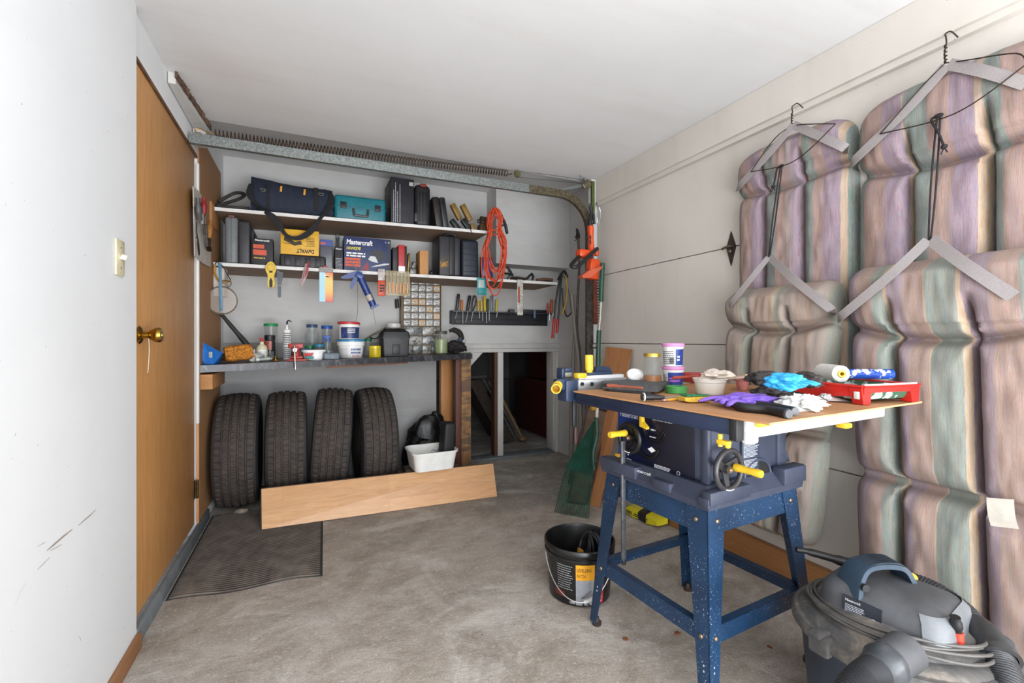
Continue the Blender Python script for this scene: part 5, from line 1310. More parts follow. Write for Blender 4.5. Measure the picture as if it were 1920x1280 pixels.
glove('nitrile_glove', 'bright blue nitrile glove crumpled on the red paint tray', on(1487, 722, BT+.070)+V((0, .02, .006)), M('2e9bd6', .45, var=.08), R(-60), .60, 3, .5)
glove('rag', 'crumpled black rag on the far end of the paint tray', on(1462, 712, BT+.070)+V((.02, .07, .0)), M('2c2727', .8, var=.15), R(10), .80, 5, .35, 'rag', fingers=False)
glove('rag', 'crumpled charcoal rag spilling over the tray behind the roller', on(1540, 715, BT+.070)+V((.03, .06, -.002)), M('3a3330', .8, var=.15), R(60), .75, 6, .40, 'rag', fingers=False)
glove('nitrile_glove', 'black glove crumpled on the board in front of the red tray', on(1450, 740, BT+.020), M('2f2a2b', .6, var=.1), R(-25), .85, 7, .5)
glove('nitrile_glove', 'purple glove lying flat between the sponge and the tray', on(1405, 751, BT+.015), M('7c5cc4', .45, var=.06), R(170), 1.0, 8, .28)
c = on(1505, 757, BT+.014)
tag(obj('paper_towel', crumple(crumple(MB(), c, (.050, .038, .020), 12, .7, 2.6, 5), c+V((-.03, .015, .0)), (.03, .025, .016), 15, .6, 2.8, 4), M('e9e7e2', .85, var=.03), loc=c, angle=25), 'crumpled white paper towel in front of the red tray', 'paper towel')
c = on(1560, 752, BT)
fo = thing('plastic_scrap', 'torn scrap of clear film beside the near leg of the red tray', 'scrap', c)
obj('film', MB().add([c+V((-.03, .0, .003)), c+V((.0, -.022, .003)), c+V((.035, -.03, .002)), c+V((.01, .02, .018)), c+V((-.02, .03, .016)), c+V((0, .0, -.0)), c+V((-.028, .0, .0)), c+V((.035, -.03, .0)), c+V((.01, .02, .015)), c+V((-.02, .03, .013))], [(0, 1, 3, 4), (1, 2, 3), (6, 5, 8, 9), (5, 7, 8)]), M('cbb9b4', .4, var=.05), fo, smooth=False)
obj('foil', crumple(MB(), c+V((-.022, .006, .012)), (.016, .012, .011), 3, .5, 2), M('cfcfd0', .3, .3), fo, angle=20)
# pliers with long black handles at the near edge
pa = thing('loppers', 'pair of thick black plier handles lying near the board edge', 'pliers', on(1400, 765))
z_ = BT+.010
obj('handle', MB().tube([on(1372, 757, z_), on(1395, 764, z_), on(1440, 768, z_), on(1478, 776, z_)], [.0085, .0125, .0115, .0115, .0125], 14, sub=6), m_blk, pa)
obj('handle', MB().tube([on(1368, 752, z_), on(1400, 756, z_), on(1450, 763, z_), on(1490, 771, z_)], [.0085, .0115, .011, .011, .0115], 14, sub=6), m_blk, pa)
obj('jaw', MB().tube([on(1372, 757, z_), on(1350, 752, z_), on(1322, 748, z_)], [.008, .006, .004], 10, sub=4, flat=.6), M('2a2a2b', .4, .4), pa)
for pxy in ((1478, 776), (1490, 771)):
    e = on(*pxy, z_); d_ = (e-on(pxy[0]-40, pxy[1]-8, z_)).normalized(); obj('grip_end', MB().cyl(e-d_*.001, e+d_*.003, .0105), M('4d4f52', .4), pa)
# ================================================================ things on the shelves (front faces at measured depth Y)
def rectY(x0, y0, x1, y1, Y):
    a = WY(x0, (y0+y1)/2, Y); b = WY(x1, (y0+y1)/2, Y); c = WY((x0+x1)/2, y0, Y); d = WY((x0+x1)/2, y1, Y)
    return a.x, b.x, d.z, c.z
def case(name, lab, cat, px, Y, dep, mat, zb=None, bev=.01, rot=0, group=None, body='body', seg=3):
    x0, x1, z0, z1 = rectY(*px, Y)
    if zb is not None: z0 = zb+.001
    t = thing(name, lab, cat, ((x0+x1)/2, Y+dep/2, z0), group=group)
    obj(body, MB().bx(x0, x1, Y, Y+dep, z0, z1, bev, seg), mat, t)
    return t, x0, x1, z0, z1
YS1, YS2 = 3.42, 3.44
m_cb = M('232226', .5, var=.2, scale=20); m_box = M('1f1e26', .6, var=.15); m_bluebox = M('1d2c5c', .5, var=.15)
NXY = EX
# --- upper shelf
hs = MB()
za = SH1(-.4)
hs.tube([WY(410, 378, 3.50), WY(440, 362, 3.56), WY(458, 364, 3.62), WY(450, 372, 3.6), WY(420, 382, 3.5), WY(408, 386, 3.46), WY(430, 388, 3.5), WY(466, 391, 3.52), WY(440, 392, 3.6), WY(408, 386, 3.55)], .011, 10, sub=8)
hs_min = min(p.z for p in hs.v); hs.v = [p+V((0, 0, max(0, za+.002-hs_min))) for p in hs.v]
tag(obj('rubber_hose', hs, M('3b3734', .6, var=.2), loc=(-.45, 3.5, za)), 'looped grey rubber hose at the left end of the upper shelf', 'hose')
x0, x1, z0, z1 = rectY(469, 338, 624, 402, 3.44); zb = SH1((x0+x1)/2)+.004
m_bag = M('222a3c', .85, var=.15, scale=60, bump=.3); m_web = M('17171a', .8)
tbg = thing('tool_bag', 'navy canvas tool bag with yellow zip pulls on the upper shelf', 'bag', ((x0+x1)/2, 3.55, zb))
def bagsh(u, v):
    pass
LL = x1-x0; hz = z1-zb+.02
loops = []
for i in range(17):
    t = i/16; x = x0+LL*t; sag = .032*t+.014*sin(pi*t); h = hz-sag; w = .115*(1-.25*abs(2*t-1)**6); rr_ = []
    for k in range(28):
        a = 2*pi*k/28; sy_, sz_ = cos(a), sin(a)
        ex_ = abs(sy_)**.55*(1 if sy_ > 0 else -1); ez_ = abs(sz_)**.6*(1 if sz_ > 0 else -1)
        nn_ = .006*noise.noise(V((t*7, k*.6, 1)))
        top = ez_ > 0
        yy = 3.55+ex_*w*(1-(.28*ez_ if top else 0)); zz = zb+h/2+ez_*h/2
        rr_.append(V((x, yy+nn_, max(zb+.001, zz+nn_))))
    loops.append(rr_)
obj('bag_body', loft(MB(), loops, True, True), m_bag, tbg, angle=60)
for px0, px1, y0_, y1_ in ((499, 506, 346, 392), (588, 597, 352, 396)):
    a, b, c_, d_ = rectY(px0, y0_, px1, y1_, 3.438)
    obj('web_strap', MB().bx(a, b, 3.436, 3.445, c_, d_, .002), m_web, tbg)
for px, py in ((527, 354), (571, 360)):
    p = WY(px, py, 3.436); obj('zip_pull', MB().box(p, (.014, .006, .040), .003, Matrix.Rotation(.1, 4, 'Y')), M('d69a23', .5), tbg)
for px, py in ((493, 354), (602, 362)):
    p = WY(px, py, 3.437); obj('d_ring', MB().tube(arc(p, .016, pi*1.0, 2*pi, 10, EX, EZ)+[p+V((.016, 0, 0)), p+V((-.016, 0, 0))], .0025, 6), M('9b9b98', .3, .8), tbg)
zp = MB(); zp.tube([WY(490, 341, 3.5), WY(530, 347, 3.49), WY(570, 353, 3.49), WY(612, 357, 3.5)], .006, 6, sub=4); obj('zip', zp, m_web, tbg)
P = [WY(472, 345, 3.46), WY(468, 365, 3.44), WY(482, 384, 3.425), WY(500, 398, 3.372), WY(518, 412, 3.368), WY(536, 440, 3.366), WY(560, 446, 3.366), WY(584, 432, 3.366), WY(600, 410, 3.368), WY(613, 394, 3.40), WY(622, 375, 3.43), WY(620, 362, 3.45)]
PP = spline(P, 6); mb = MB(); vs = []
for i, p in enumerate(PP):
    d = (PP[min(i+1, len(PP)-1)]-PP[max(i-1, 0)]).normalized(); s_ = d.cross(V((0, -1, 0))).normalized(); w = .015+.004*sin(i*.35)
    vs += [p+s_*a*w+V((0, b, 0)) for a, b in ((-1, -.002), (1, -.002), (1, .002), (-1, .002))]
fs = [(i*4+k, i*4+(k+1) % 4, (i+1)*4+(k+1) % 4, (i+1)*4+k) for i in range(len(PP)-1) for k in range(4)]
obj('shoulder_strap', MB().add(vs, fs), m_web, tbg)
# teal case
t, x0, x1, z0, z1 = case('tool_case', 'teal plastic tool case with a grey handle beside the navy bag', 'case', (627, 368, 724, 414), 3.42, .16, M('15707c', .45, var=.08), SH1(.25), .022)
obj('lid_ridge', MB().bx(x0-.002, x1+.002, 3.417, 3.582, z0+(z1-z0)*.52, z0+(z1-z0)*.56, .003), M('125f6a', .45), t)
for fx in (.17, .83):
    xx = x0+(x1-x0)*fx; obj('latch', MB().bx(xx-.020, xx+.020, 3.410, 3.4195, z0+(z1-z0)*.45, z0+(z1-z0)*.70, .003).bx(xx-.009, xx+.009, 3.407, 3.4098, z0+(z1-z0)*.5, z0+(z1-z0)*.6, .002), m_cb, t)
xm = (x0+x1)/2; obj('handle', MB().tube([(xm-.05, 3.412, z0+.085), (xm-.046, 3.405, z0+.045), (xm-.035, 3.404, z0+.035), (xm+.035, 3.404, z0+.035), (xm+.046, 3.405, z0+.045), (xm+.05, 3.412, z0+.085)], .008, 8, sub=3), M('4a4848', .45), t)
# tall printed box
t, x0, x1, z0, z1 = case('carton', 'tall black printed carton standing right of the teal case', 'box', (733, 334, 776, 416), 3.43, .30, m_box, SH1(.5), .002)
l_ = MB()
for k in range(5): lines(l_, V((x0+.022+.014*(k % 5)+(k//3)*.004, 3.4295, z0+.02)), EZ, -EX, z1-z0-.05, .010, 1, k, .45, .0006, .25) if k != 4 else None
obj('print', l_, M('b9b9be', .6), t); mb = quad(MB(), V((x1-.035, 3.4295, z1-.05)), EX, EZ, .030, .028, .0006); obj('sticker', mb, M('c3c2c0', .6), t)
l2 = MB(); lines(l2, V((x0-.0004, 3.70, z0+.02)), -EY, EZ, .22, z1-z0-.05, 9, 5, .5, .0006); obj('print', l2, M('6f6d74', .6), t)
# rounded black case with red catch
t, x0, x1, z0, z1 = case('drill_case', 'rounded black case with a red catch on the upper shelf', 'case', (778, 345, 808, 419), 3.42, .24, m_cb, SH1(.68), .035, seg=5)
obj('catch', MB().box(((x0+x1)/2+.002, 3.425, z1-.010), (.05, .03, .022), .006), M('8e2f23', .5), t)
for fx in (.3, .5, .7): xx = x0+(x1-x0)*fx; obj('rib', MB().bx(xx-.004, xx+.004, 3.414, 3.4205, z0+.04, z1-.06, .003), M('1a1a1c', .5), t)
obj('foot', MB().bx(x0-.004, x0+.02, 3.41, 3.45, z0+.03, z0+.10, .01), M('4a4b4d', .4), t)
# leaning dark case
x0, x1, z0, z1 = rectY(813, 352, 840, 424, 3.44); c = V(((x0+x1)/2, 3.55, SH1(.85)+.128)); rt = Matrix.Rotation(R(-8), 4, 'Y')
t = thing('tool_case', 'dark brown black case leaning against the rounded one', 'case', (c.x, c.y, SH1(.85)))
obj('shell', MB().box(c+V((-.022, 0, 0)), (.055, .20, .245), .012, rt), M('2b2322', .5, var=.15), t)
obj('shell', MB().box(c+V((.031, .0, .0035)), (.050, .20, .245), .014, rt), M('2c2e33', .45, var=.15), t)
obj('rib', MB().box(c+V((.031, -.103, .0)), (.010, .010, .20), .003, rt), M('222428', .45), t)
# quick clamps
m_tan = M('8a6a2c', .5, var=.2)
for k, (xy, lb) in enumerate(((((848, 386), (862, 408), (856, 428), (880, 430)), 'tan and black bar clamp leaning at the dark case on the shelf'), (((866, 388), (882, 410), (872, 420), (888, 428)), 'second tan bar clamp, its rod poking down past the shelf edge'))):
    a, b, c_, d_ = [WY(p[0], p[1], 3.44+.05*(1-k)) for p in xy]; lo = SH1(1.05)
    t = thing('bar_clamp', lb, 'clamp', (b.x, b.y, lo), group='bar clamps on the upper shelf')
    obj('jaw', MB().box(a.lerp(b, .5), (.040, .045, (a-b).length*1.25), .006, Matrix.Rotation(-.52, 4, 'Y')), m_tan, t)
    obj('handle', MB().box(V((b.x-.035, b.y+.01, lo+.055)), (.042, .04, .10), .010, Matrix.Rotation(-.7, 4, 'Y')), m_blk, t)
    obj('pad', MB().box(V((d_.x-.01, d_.y, lo+.032)), (.034, .045, .065), .006, Matrix.Rotation(-.3, 4, 'Y')), m_tan if k else m_blk, t)
    if k: obj('rod', MB().tube([WY(866, 395, 3.37), WY(880, 424, 3.37), WY(887, 443, 3.368)], .003, 6), m_blk, t)
    else: obj('rod', MB().box(V((b.x+.01, b.y+.04, lo+.012)), (.16, .012, .018), .002), m_blk, t)
# leather pouch and black t handle by the orange cord
p = WY(908, 415, 3.45); lo = SH1(p.x)
t = thing('leather_pouch', 'brown leather tool pouch at the right end of the upper shelf', 'pouch', (p.x, 3.5, lo))
obj('pouch', MB().box((p.x+.005, 3.5, lo+.040), (.075, .09, .074), .014, Matrix.Rotation(.06, 4, 'Y')), M('5a4020', .7, var=.25, bump=.3), t)
obj('roll', MB().cyl((p.x-.025, 3.46, lo+.112), (p.x+.045, 3.48, lo+.115), .022).cyl((p.x-.03, 3.46, lo+.09), (p.x+.03, 3.47, lo+.09), .016), M('4b3a2c', .7, var=.2), t)
obj('loop', MB().tube([(p.x-.03, 3.44, lo+.085), (p.x-.06, 3.43, lo+.095), (p.x-.062, 3.43, lo+.075), (p.x-.03, 3.44, lo+.072)], .005, 6, sub=4), m_blk, t)
a, b, c_ = WY(940, 402, 3.38), WY(947, 420, 3.38), WY(951, 438, 3.38)
tk = thing('saw_handle', 'black pistol grip poking out right of the orange cord', 'handle', c_)
obj('grip', MB().tube([a, b, c_], [.010, .014, .015, .014], 12, sub=4, flat=.8), m_blk, tk); obj('crosspiece', MB().tube([WY(936, 426, 3.38), b, WY(944, 415, 3.38)], .007, 8), m_blk, tk)
obj('hook', MB().tube([WY(930, 425, 3.385), WY(938, 425, 3.38)], .004, 6), m_blk, tk)

# --- lower shelf
def z2(): return SH2
t, x0, x1, z0, z1 = case('tool_case', 'slim grey plastic case at the left end of the lower shelf', 'case', (421, 405, 446, 490), 3.44, .26, M('6f7374', .5, var=.08), SH2, .02)
obj('seam', MB().bx((x0+x1)/2-.001, (x0+x1)/2+.001, 3.4385, 3.45, z0+.01, z1-.008), M('3f4243', .6), t); obj('clasp', MB().bx(x0+.02, x1-.02, 3.435, 3.46, z1-.006, z1+.006, .003), M('7b4a44', .5), t)
t, x0, x1, z0, z1 = case('tool_case', 'charcoal plastic case standing next to the slim grey one', 'case', (446, 414, 469, 490), 3.44, .26, M('313035', .5, var=.12), SH2, .012)
obj('seam', MB().bx(x0+.02, x0+.022, 3.4385, 3.45, z0+.01, z1-.008), m_blk, t)
t, x0, x1, z0, z1 = case('tool_case', 'low black case behind the charcoal case and the orange flashed box', 'case', (469.5, 432, 477, 490), 3.50, .2, M('26262a', .5), SH2, .006)
# mastercraft accessory box
t, x0, x1, z0, z1 = case('carton', 'small black carton with orange bands next to the charcoal case', 'box', (474, 447, 512, 494), 3.43, .10, m_box, SH2, .002)
m_or = M('c9502c', .5, var=.08)
F_ = 3.4295
text(t, 'Mastercraft', (x0+.012, F_, z1-.020), EX, EZ, (x1-x0)*.72, .014, m_white, name='logo', italic=.15, bold=.02)
h = z1-z0
obj('orange_band', MB().bx(x0+.002, x0+(x1-x0)*.56, F_-.0006, F_, z0+h*.62, z0+h*.77), m_or, t, smooth=False); obj('orange_band', MB().bx(x0+.002, x0+(x1-x0)*.68, F_-.0006, F_, z0+h*.38, z0+h*.58), m_or, t, smooth=False)
l_ = lines(MB(), (x0+.006, F_, z0+h*.25), EX, EZ, .07, .012, 1, 3, .7); obj('print', l_, M('c9a63a', .6), t); obj('print', lines(MB(), (x0+.09, F_, z0+.01), EX, EZ, .03, .018, 2, 4, .6), m_white, t)
# flat black case and dewalt box upside down on it
t, x0, x1, z0, z1 = case('flat_case', 'flat black tool case lying on the lower shelf under the yellow box', 'case', (524, 478, 611, 499), 3.43, .22, m_cb, SH2, .012)
for k in range(4): xx = x0+(x1-x0)*(.10+.22*k); obj('rib', MB().bx(xx, xx+.035, 3.426, 3.4305, z0+.012, z1-.018, .003), M('1c1b1f', .5), t)
ztop = z1+.0005
t, x0, x1, z0, z1 = case('carton', 'yellow power tool carton standing upside down on the flat black case', 'box', (526, 431, 598, 477), 3.435, .20, M('d9a520', .5, var=.06), ztop-.001, .002)
F_ = 3.4345; h = z1-z0; w = x1-x0
text(t, 'DeWALT', (x1-w*.13, F_, z0+h*.245), -EX, -EZ, w*.46, h*.17, M('1c1812', .6), name='logo', bold=.03)
obj('print', lines(MB(), (x1-w*.12, F_, z0+h*.72), -EX, -EZ, w*.28, h*.40, 6, 9, .35), M('2b2415', .6), t)
sdr = MB().prism([(x0+w*.10, F_-.0004, z0+h*.70), (x0+w*.26, F_-.0004, z0+h*.62), (x0+w*.36, F_-.0004, z0+h*.50), (x0+w*.52, F_-.0004, z0+h*.56), (x0+w*.56, F_-.0004, z0+h*.42), (x0+w*.34, F_-.0004, z0+h*.36), (x0+w*.24, F_-.0004, z0+h*.44), (x0+w*.08, F_-.0004, z0+h*.54)], (0, -.0006, 0)).tube([(x0+w*.08, F_-.001, z0+h*.44), (x0+w*.25, F_-.001, z0+h*.41), (x0+w*.4, F_-.001, z0+h*.36)], .0015, 5)
obj('tool_picture', sdr, M('3a2f18', .6), t, smooth=False)
obj('flap', MB().prism([(x0+w*.12, 3.44, z1+.0005), (x0+w*.92, 3.44, z1+.0005), (x0+w*.6, 3.46, z1+.014), (x0+w*.2, 3.46, z1+.016)], (0, .003, 0)), M('2b2414', .6), t, smooth=False)
# blister pack
t, x0, x1, z0, z1 = case('blister_pack', 'clear blister pack with red and blue card behind the flat black case', 'package', (600, 449, 624, 498), 3.455, .05, M('4a4b56', .3, var=.2), SH2, .004)
obj('card', MB().bx(x0+.001, x1-.001, 3.452, 3.4545, z1-.045, z1-.012).bx(x0+.001, x1-.001, 3.452, 3.4545, z1-.010, z1-.002), M('2a3f8c', .4), t); obj('stripe', MB().bx(x0+.003, x0+.035, 3.4505, 3.4518, z1-.036, z1-.022), M('c5442e', .4), t)
# steel bracket on wall above
p = WY(633, 440, 3.83)
t = thing('bracket', 'grey steel bracket screwed to the back wall under the upper shelf', 'bracket', (p.x, 3.84, p.z-.1))
obj('arm', MB().bx(p.x-.014, p.x+.014, 3.835, 3.8495, SH2+.01, SH1(.4)-.024, .002).prism([(p.x-.018, 3.834, SH1(.4)-.05), (p.x+.018, 3.834, SH1(.4)-.05), (p.x+.006, 3.834, SH1(.4)-.025), (p.x-.006, 3.834, SH1(.4)-.025)], (0, -.02, 0)), M('6b7276', .45, .6, .2), t)
# small black mastercraft carton
t, x0, x1, z0, z1 = case('carton', 'narrow black carton with white lettering left of the big blue carton', 'box', (628, 462, 643, 500), 3.44, .14, m_box, SH2, .002)
text(t, 'Master', (x0+.005, 3.4395, z1-.022), EX, EZ, (x1-x0)*.8, .011, m_white, name='logo', italic=.15, bold=.02); obj('print', lines(MB(), (x0+.005, 3.4395, z0+.01), EX, EZ, .045, .08, 8, 8, .45), M('9a9aa2', .6), t)
# large blue mastercraft carton
t, x0, x1, z0, z1 = case('carton', 'large dark blue saw carton in the middle of the lower shelf', 'box', (645, 446, 733, 505), 3.43, .18, m_bluebox, SH2, .002)
F_ = 3.4295; h = z1-z0; w = x1-x0
text(t, 'Mastercraft', (x0+w*.05, F_, z0+h*.77), EX, EZ, w*.55, h*.15, m_white, name='logo', italic=.15, bold=.03)
text(t, 'HAWKEYE', (x0+w*.05, F_, z0+h*.62), EX, EZ, w*.30, h*.085, M('dfd344', .5), name='lettering', italic=.25, bold=.03)
obj('print', lines(MB(), (x0+w*.05, F_, z0+h*.42), EX, EZ, w*.42, h*.15, 2, 3, .6), m_white, t)
for k in range(3): obj('orange_band', MB().bx(x0+w*.02, x0+w*.34, F_-.0006, F_, z0+h*(.13+.09*k), z0+h*(.20+.09*k)), m_or, t, smooth=False)
pic = MB().prism([(x0+w*a, F_-.0004, z0+h*b) for a, b in ((.50, .32), (.58, .62), (.70, .68), (.86, .60), (.90, .40), (.75, .34), (.62, .30))], (0, -.0006, 0)); obj('tool_picture', pic, M('26262c', .5), t, smooth=False)
pic = MB().prism([(x0+w*a, F_-.0012, z0+h*b) for a, b in ((.50, .36), (.55, .47), (.66, .46), (.72, .28), (.60, .30))], (0, -.0006, 0)).prism([(x0+w*a, F_-.0012, z0+h*b) for a, b in ((.55, .13), (.95, .24), (.97, .28), (.85, .27), (.66, .20))], (0, -.0006, 0)); obj('tool_picture', pic, M('c9cacb', .5), t, smooth=False)
obj('red_panel', MB().prism([(x0+w*a, F_-.0003, z0+h*b) for a, b in ((.34, .04), (.50, .30), (.52, .04))], (0, -.0004, 0)), M('8c2c3c', .5), t, smooth=False)
text(t, '3.0', (x0+w*.82, F_, z0+h*.015), EX, EZ, w*.12, h*.07, m_white, name='lettering', bold=.02)
obj('edge_strip', MB().bx(x1-.024, x1-.003, F_-.0008, F_, z0+.004, z1-.004), M('15182c', .5), t, smooth=False)
text(t, '1.4', (x1-.040, F_-.001, z1-.028), EX, EZ, .03, .012, m_white, name='lettering')
# books/levels
case('dark_case', 'black case squeezed between the blue carton and the red box', 'case', (736, 464, 747, 502), 3.46, .2, m_cb, SH2, .004)
t, x0, x1, z0, z1 = case('red_box', 'narrow red box with silver foot on the lower shelf', 'box', (747.3, 459, 759, 505), 3.43, .16, M('b32a2c', .45, var=.1), SH2, .002)
obj('silver_end', MB().bx(x0, x1, 3.4285, 3.4298, z0+.002, z0+.055), m_silv, t, smooth=False)
case('dark_case', 'slim dark book-like case just right of the red box', 'case', (759.5, 461, 763, 505), 3.435, .16, M('2a2422', .5), SH2, .002)
p = WY(768, 472, 3.47)
t = thing('door_hardware', 'brass and grey metal hinge packs stacked by the wooden block', 'hardware', (p.x, 3.48, SH2))
obj('brass_plate', MB().box((p.x-.006, 3.50, SH2+.085), (.016, .06, .165), .006, Matrix.Rotation(.07, 4, 'Y')), M('8f7a45', .35, .6, .25), t)
obj('bracket_stack', MB().box((p.x+.02, 3.46, SH2+.025), (.05, .05, .046), .006).box((p.x+.03, 3.46, SH2+.075), (.03, .05, .05), .008, Matrix.Rotation(.15, 4, 'Y')).cyl((p.x+.02, 3.43, SH2+.06), (p.x+.02, 3.45, SH2+.06), .012), M('6f6d69', .4, .5, .25), t)
t, x0, x1, z0, z1 = case('wood_offcut', 'upright offcut of pale timber standing on the lower shelf', 'offcut', (787, 470, 803, 512), 3.43, .14, wood('a9743f', 'c48f58', 2, 5), SH2, .002)
cw = V((WY(806, 496, 3.46).x, 3.46, SH2+.0225)); tag(obj('castor_wheel', MB().lathe([(0, 0), (.018, 0), (.021, .01), (.018, .02), (0, .02)], cw, (1, 0, .0), 18), m_blk, loc=cw), 'round black castor wheel beside the pale timber offcut', 'wheel')
# dewalt black case + navy case
t, x0, x1, z0, z1 = case('drill_case', 'black drill case with yellow lettering on the lower shelf', 'case', (823, 442, 863, 514), 3.43, .22, M('232227', .5, var=.12), SH2, .014)
w = x1-x0; h = z1-z0
obj('side_shell', MB().bx(x0+w*.48, x0+w*.72, 3.422, 3.4295, z0+.012, z1-.01, .005), M('1b1b1f', .5), t); obj('side_shell', MB().bx(x0+w*.74, x1-.004, 3.424, 3.4295, z0+.012, z1-.02, .005), M('2c2c31', .5), t)
obj('label_frame', MB().tube([(x0+.008, 3.428, z0+h*.18), (x0+w*.44, 3.428, z0+h*.26), (x0+w*.44, 3.428, z0+h*.47), (x0+.008, 3.428, z0+h*.36)], .0015, 4, True), M('c5902c', .5), t)
text(t, 'DeWALT', (x0+.014, 3.4285, z0+h*.21), V((1, 0, .20)), V((0, 0, 1)), w*.34, h*.13, M('c5902c', .5), name='logo', bold=.03)
obj('handle', MB().tube([(x0+w*.35, 3.46, z1-.002), (x0+w*.4, 3.46, z1+.02), (x0+w*.8, 3.46, z1+.018), (x0+w*.85, 3.46, z1-.004)], .008, 8, sub=3), m_blk, t)
t, x0, x1, z0, z1 = case('tool_case', 'navy ribbed case right of the black drill case', 'case', (866, 449, 898, 515), 3.43, .22, M('1e2431', .5, var=.12), SH2, .024, seg=4)
for k in range(5): zz = z0+(z1-z0)*(.15+.15*k); obj('rib', MB().bx(x0+.004, x1-.004, 3.4275, 3.4325, zz, zz+.004, .001), M('12161f', .6), t)
# package behind orange cord
t, x0, x1, z0, z1 = case('blister_pack', 'red and blue blister pack standing behind the orange cord', 'package', (902, 482, 924, 515), 3.50, .03, M('7a3038', .4, var=.2), SH2, .003)
obj('window', MB().bx(x0+.012, x1-.015, 3.497, 3.4995, z0+.03, z1-.02, .001), M('42589a', .3), t)
# planes, mallets and hand tools at the right end
def tl_(name, lab, cat, pts, r, m, head=None, hm=None, Y=3.46, flat=1):
    P = [WY(px, py, Y) for px, py in pts]; dz = min(p.z for p in P)-(max(r) if hasattr(r, '__len__') else r)*flat-SH2-.001
    P = [p-V((0, 0, dz)) for p in P]
    t = thing(name, lab, cat, P[0]); obj('handle', MB().tube(P, r, 10, sub=3, flat=flat), m, t)
    if head: h_ = [WY(px, py, Y) for px, py in head]; h_ = [p+V((0, 0, max(0, SH2+.014-p.z))) for p in h_]; obj('head', MB().tube(h_, .012, 8, sub=2, flat=.8), hm, t)
m_dw = wood('4a3426', '6b4c38', 0)
tl_('hand_plane', 'rusty hand plane with brown knob right of the orange cord', 'plane', ((958, 508), (970, 507), (983, 510)), .018, m_dw, ((950, 500), (957, 508), (960, 516)), M('2a2523', .5, .5), 3.50)
tl_('wrench', 'dark adjustable wrench lying in the middle right of the lower shelf', 'wrench', ((962, 518), (978, 521), (990, 519)), .010, M('262324', .5, .4), ((990, 520), (996, 514), (1000, 518)), M('262324', .5, .4), 3.42)
tl_('hammer', 'dark headed hammer with brown wooden handle on the lower shelf', 'hammer', ((1006, 521), (1020, 519), (1036, 521)), .012, m_dw, ((996, 512), (1000, 518), (998, 526)), M('2a2626', .5, .5), 3.43)
tl_('chisel', 'flat chisel with a reddish handle at the back of the shelf', 'chisel', ((1006, 513), (1022, 511), (1036, 513)), .009, M('6b4237', .5), None, None, 3.52, .7)
tl_('clamp', 'black G clamp at the left of the tools on the lower shelf', 'clamp', ((950, 505), (955, 498), (958, 492), (953, 490)), .006, m_blk, ((946, 512), (956, 514), (962, 516)), m_blk, 3.46)

# ================================================================ hung from the lower shelf edge
YF = 3.392
def nail(px, py): return WY(px, py, YF)
# orange extension cord
rnd = random.Random(4)
t = thing('cord_hank', 'hank of bright orange extension cord hanging from the shelf end', 'cord', WY(925, 545, 3.36))
def pc(px, py, y): return WY(px, py, y)
cm = MB()
def loopc(cx, top, bot, wt_, wb_, y, ph):
    P = []
    mid = (top+bot)/2
    for i in range(16):
        a = 2*pi*i/16; yy = -cos(a)
        py = mid+(bot-top)/2*(-cos(a)); f = (py-top)/(bot-top)
        wd = (wt_*(1-f)+wb_*f)*(.55 if .28 < f < .42 else 1.0)
        P.append(pc(cx+wd*sin(a)+rnd.uniform(-1.3, 1.3)+(f-.3)*ph, py+rnd.uniform(-1, 1), y+rnd.uniform(-.008, .008)))
    return P
for k in range(12):
    cm.tube(loopc(927+rnd.uniform(-3, 3), 392+rnd.uniform(-4, 8), 545+rnd.uniform(-40, 14), rnd.uniform(11, 20), rnd.uniform(14, 25), 3.325+.0045*k, rnd.uniform(-8, 8)), .0042, 7, True, sub=5)
obj('hank', cm, M('cf4622', .45, var=.06), t)
obj('tie', MB().tube([pc(914, 436, 3.32), pc(924, 431, 3.31), pc(938, 434, 3.32), pc(926, 440, 3.36)], .006, 7, True, sub=3), M('c94a24', .45), t)
# teal and clear pack
t = thing('tool_pack', 'teal carded tool pack hanging below the navy case', 'package', WY(903, 538, YF-.015))
x0, x1, z0, z1 = rectY(894, 521, 912, 553, YF-.015)
obj('card', MB().bx(x0, x1, YF-.020, YF-.015, z0, z1, .003).bx(x0+.006, x1-.012, YF-.032, YF-.0202, z0+.008, z0+(z1-z0)*.36, .004), M('2b8a8c', .45, var=.1), t)
obj('window', MB().bx(x0+.010, x1-.020, YF-.023, YF-.0202, z0+(z1-z0)*.42, z1-.015, .002), M('a9b8b4', .3), t)
# chalk line
t = thing('chalk_reel', 'yellow chalk line reel hanging from the lower shelf', 'chalk line', WY(508, 515, YF))
c = WY(508, 505, YF-.02); 
ol = [WY(px, py, YF-.008) for px, py in ((508, 491), (513, 493), (518, 500), (518, 508), (515, 515), (514.5, 522), (516, 530), (515, 538), (511, 540), (507, 540), (503, 538), (502, 530), (503, 522), (502, 515), (498.5, 508), (498.5, 500), (503, 493))]
obj('case', MB().prism(ol, (0, -.028, 0)), M('d5b021', .4, var=.06), t, smooth=False); obj('side_ring', MB().lathe([(.020, 0), (.024, 0), (.024, .003), (.020, .003), (.020, 0)], WY(508, 501, YF-.0365), (0, -1, 0), 24), M('b8971c', .4), t)
obj('black_panel', MB().prism([WY(px, py, YF-.0365) for px, py in ((508, 520), (511, 526), (511, 537), (508, 539), (505, 537), (505, 526))], (0, -.001, 0)).box(WY(508, 509, YF-.038), (.018, .002, .014), .0005), m_ink, t, smooth=False)
obj('hook', MB().tube([WY(508, 491, YF-.02), WY(508, 487, YF-.014), WY(508, 485, YF-.006)], .002, 6), m_silv, t)
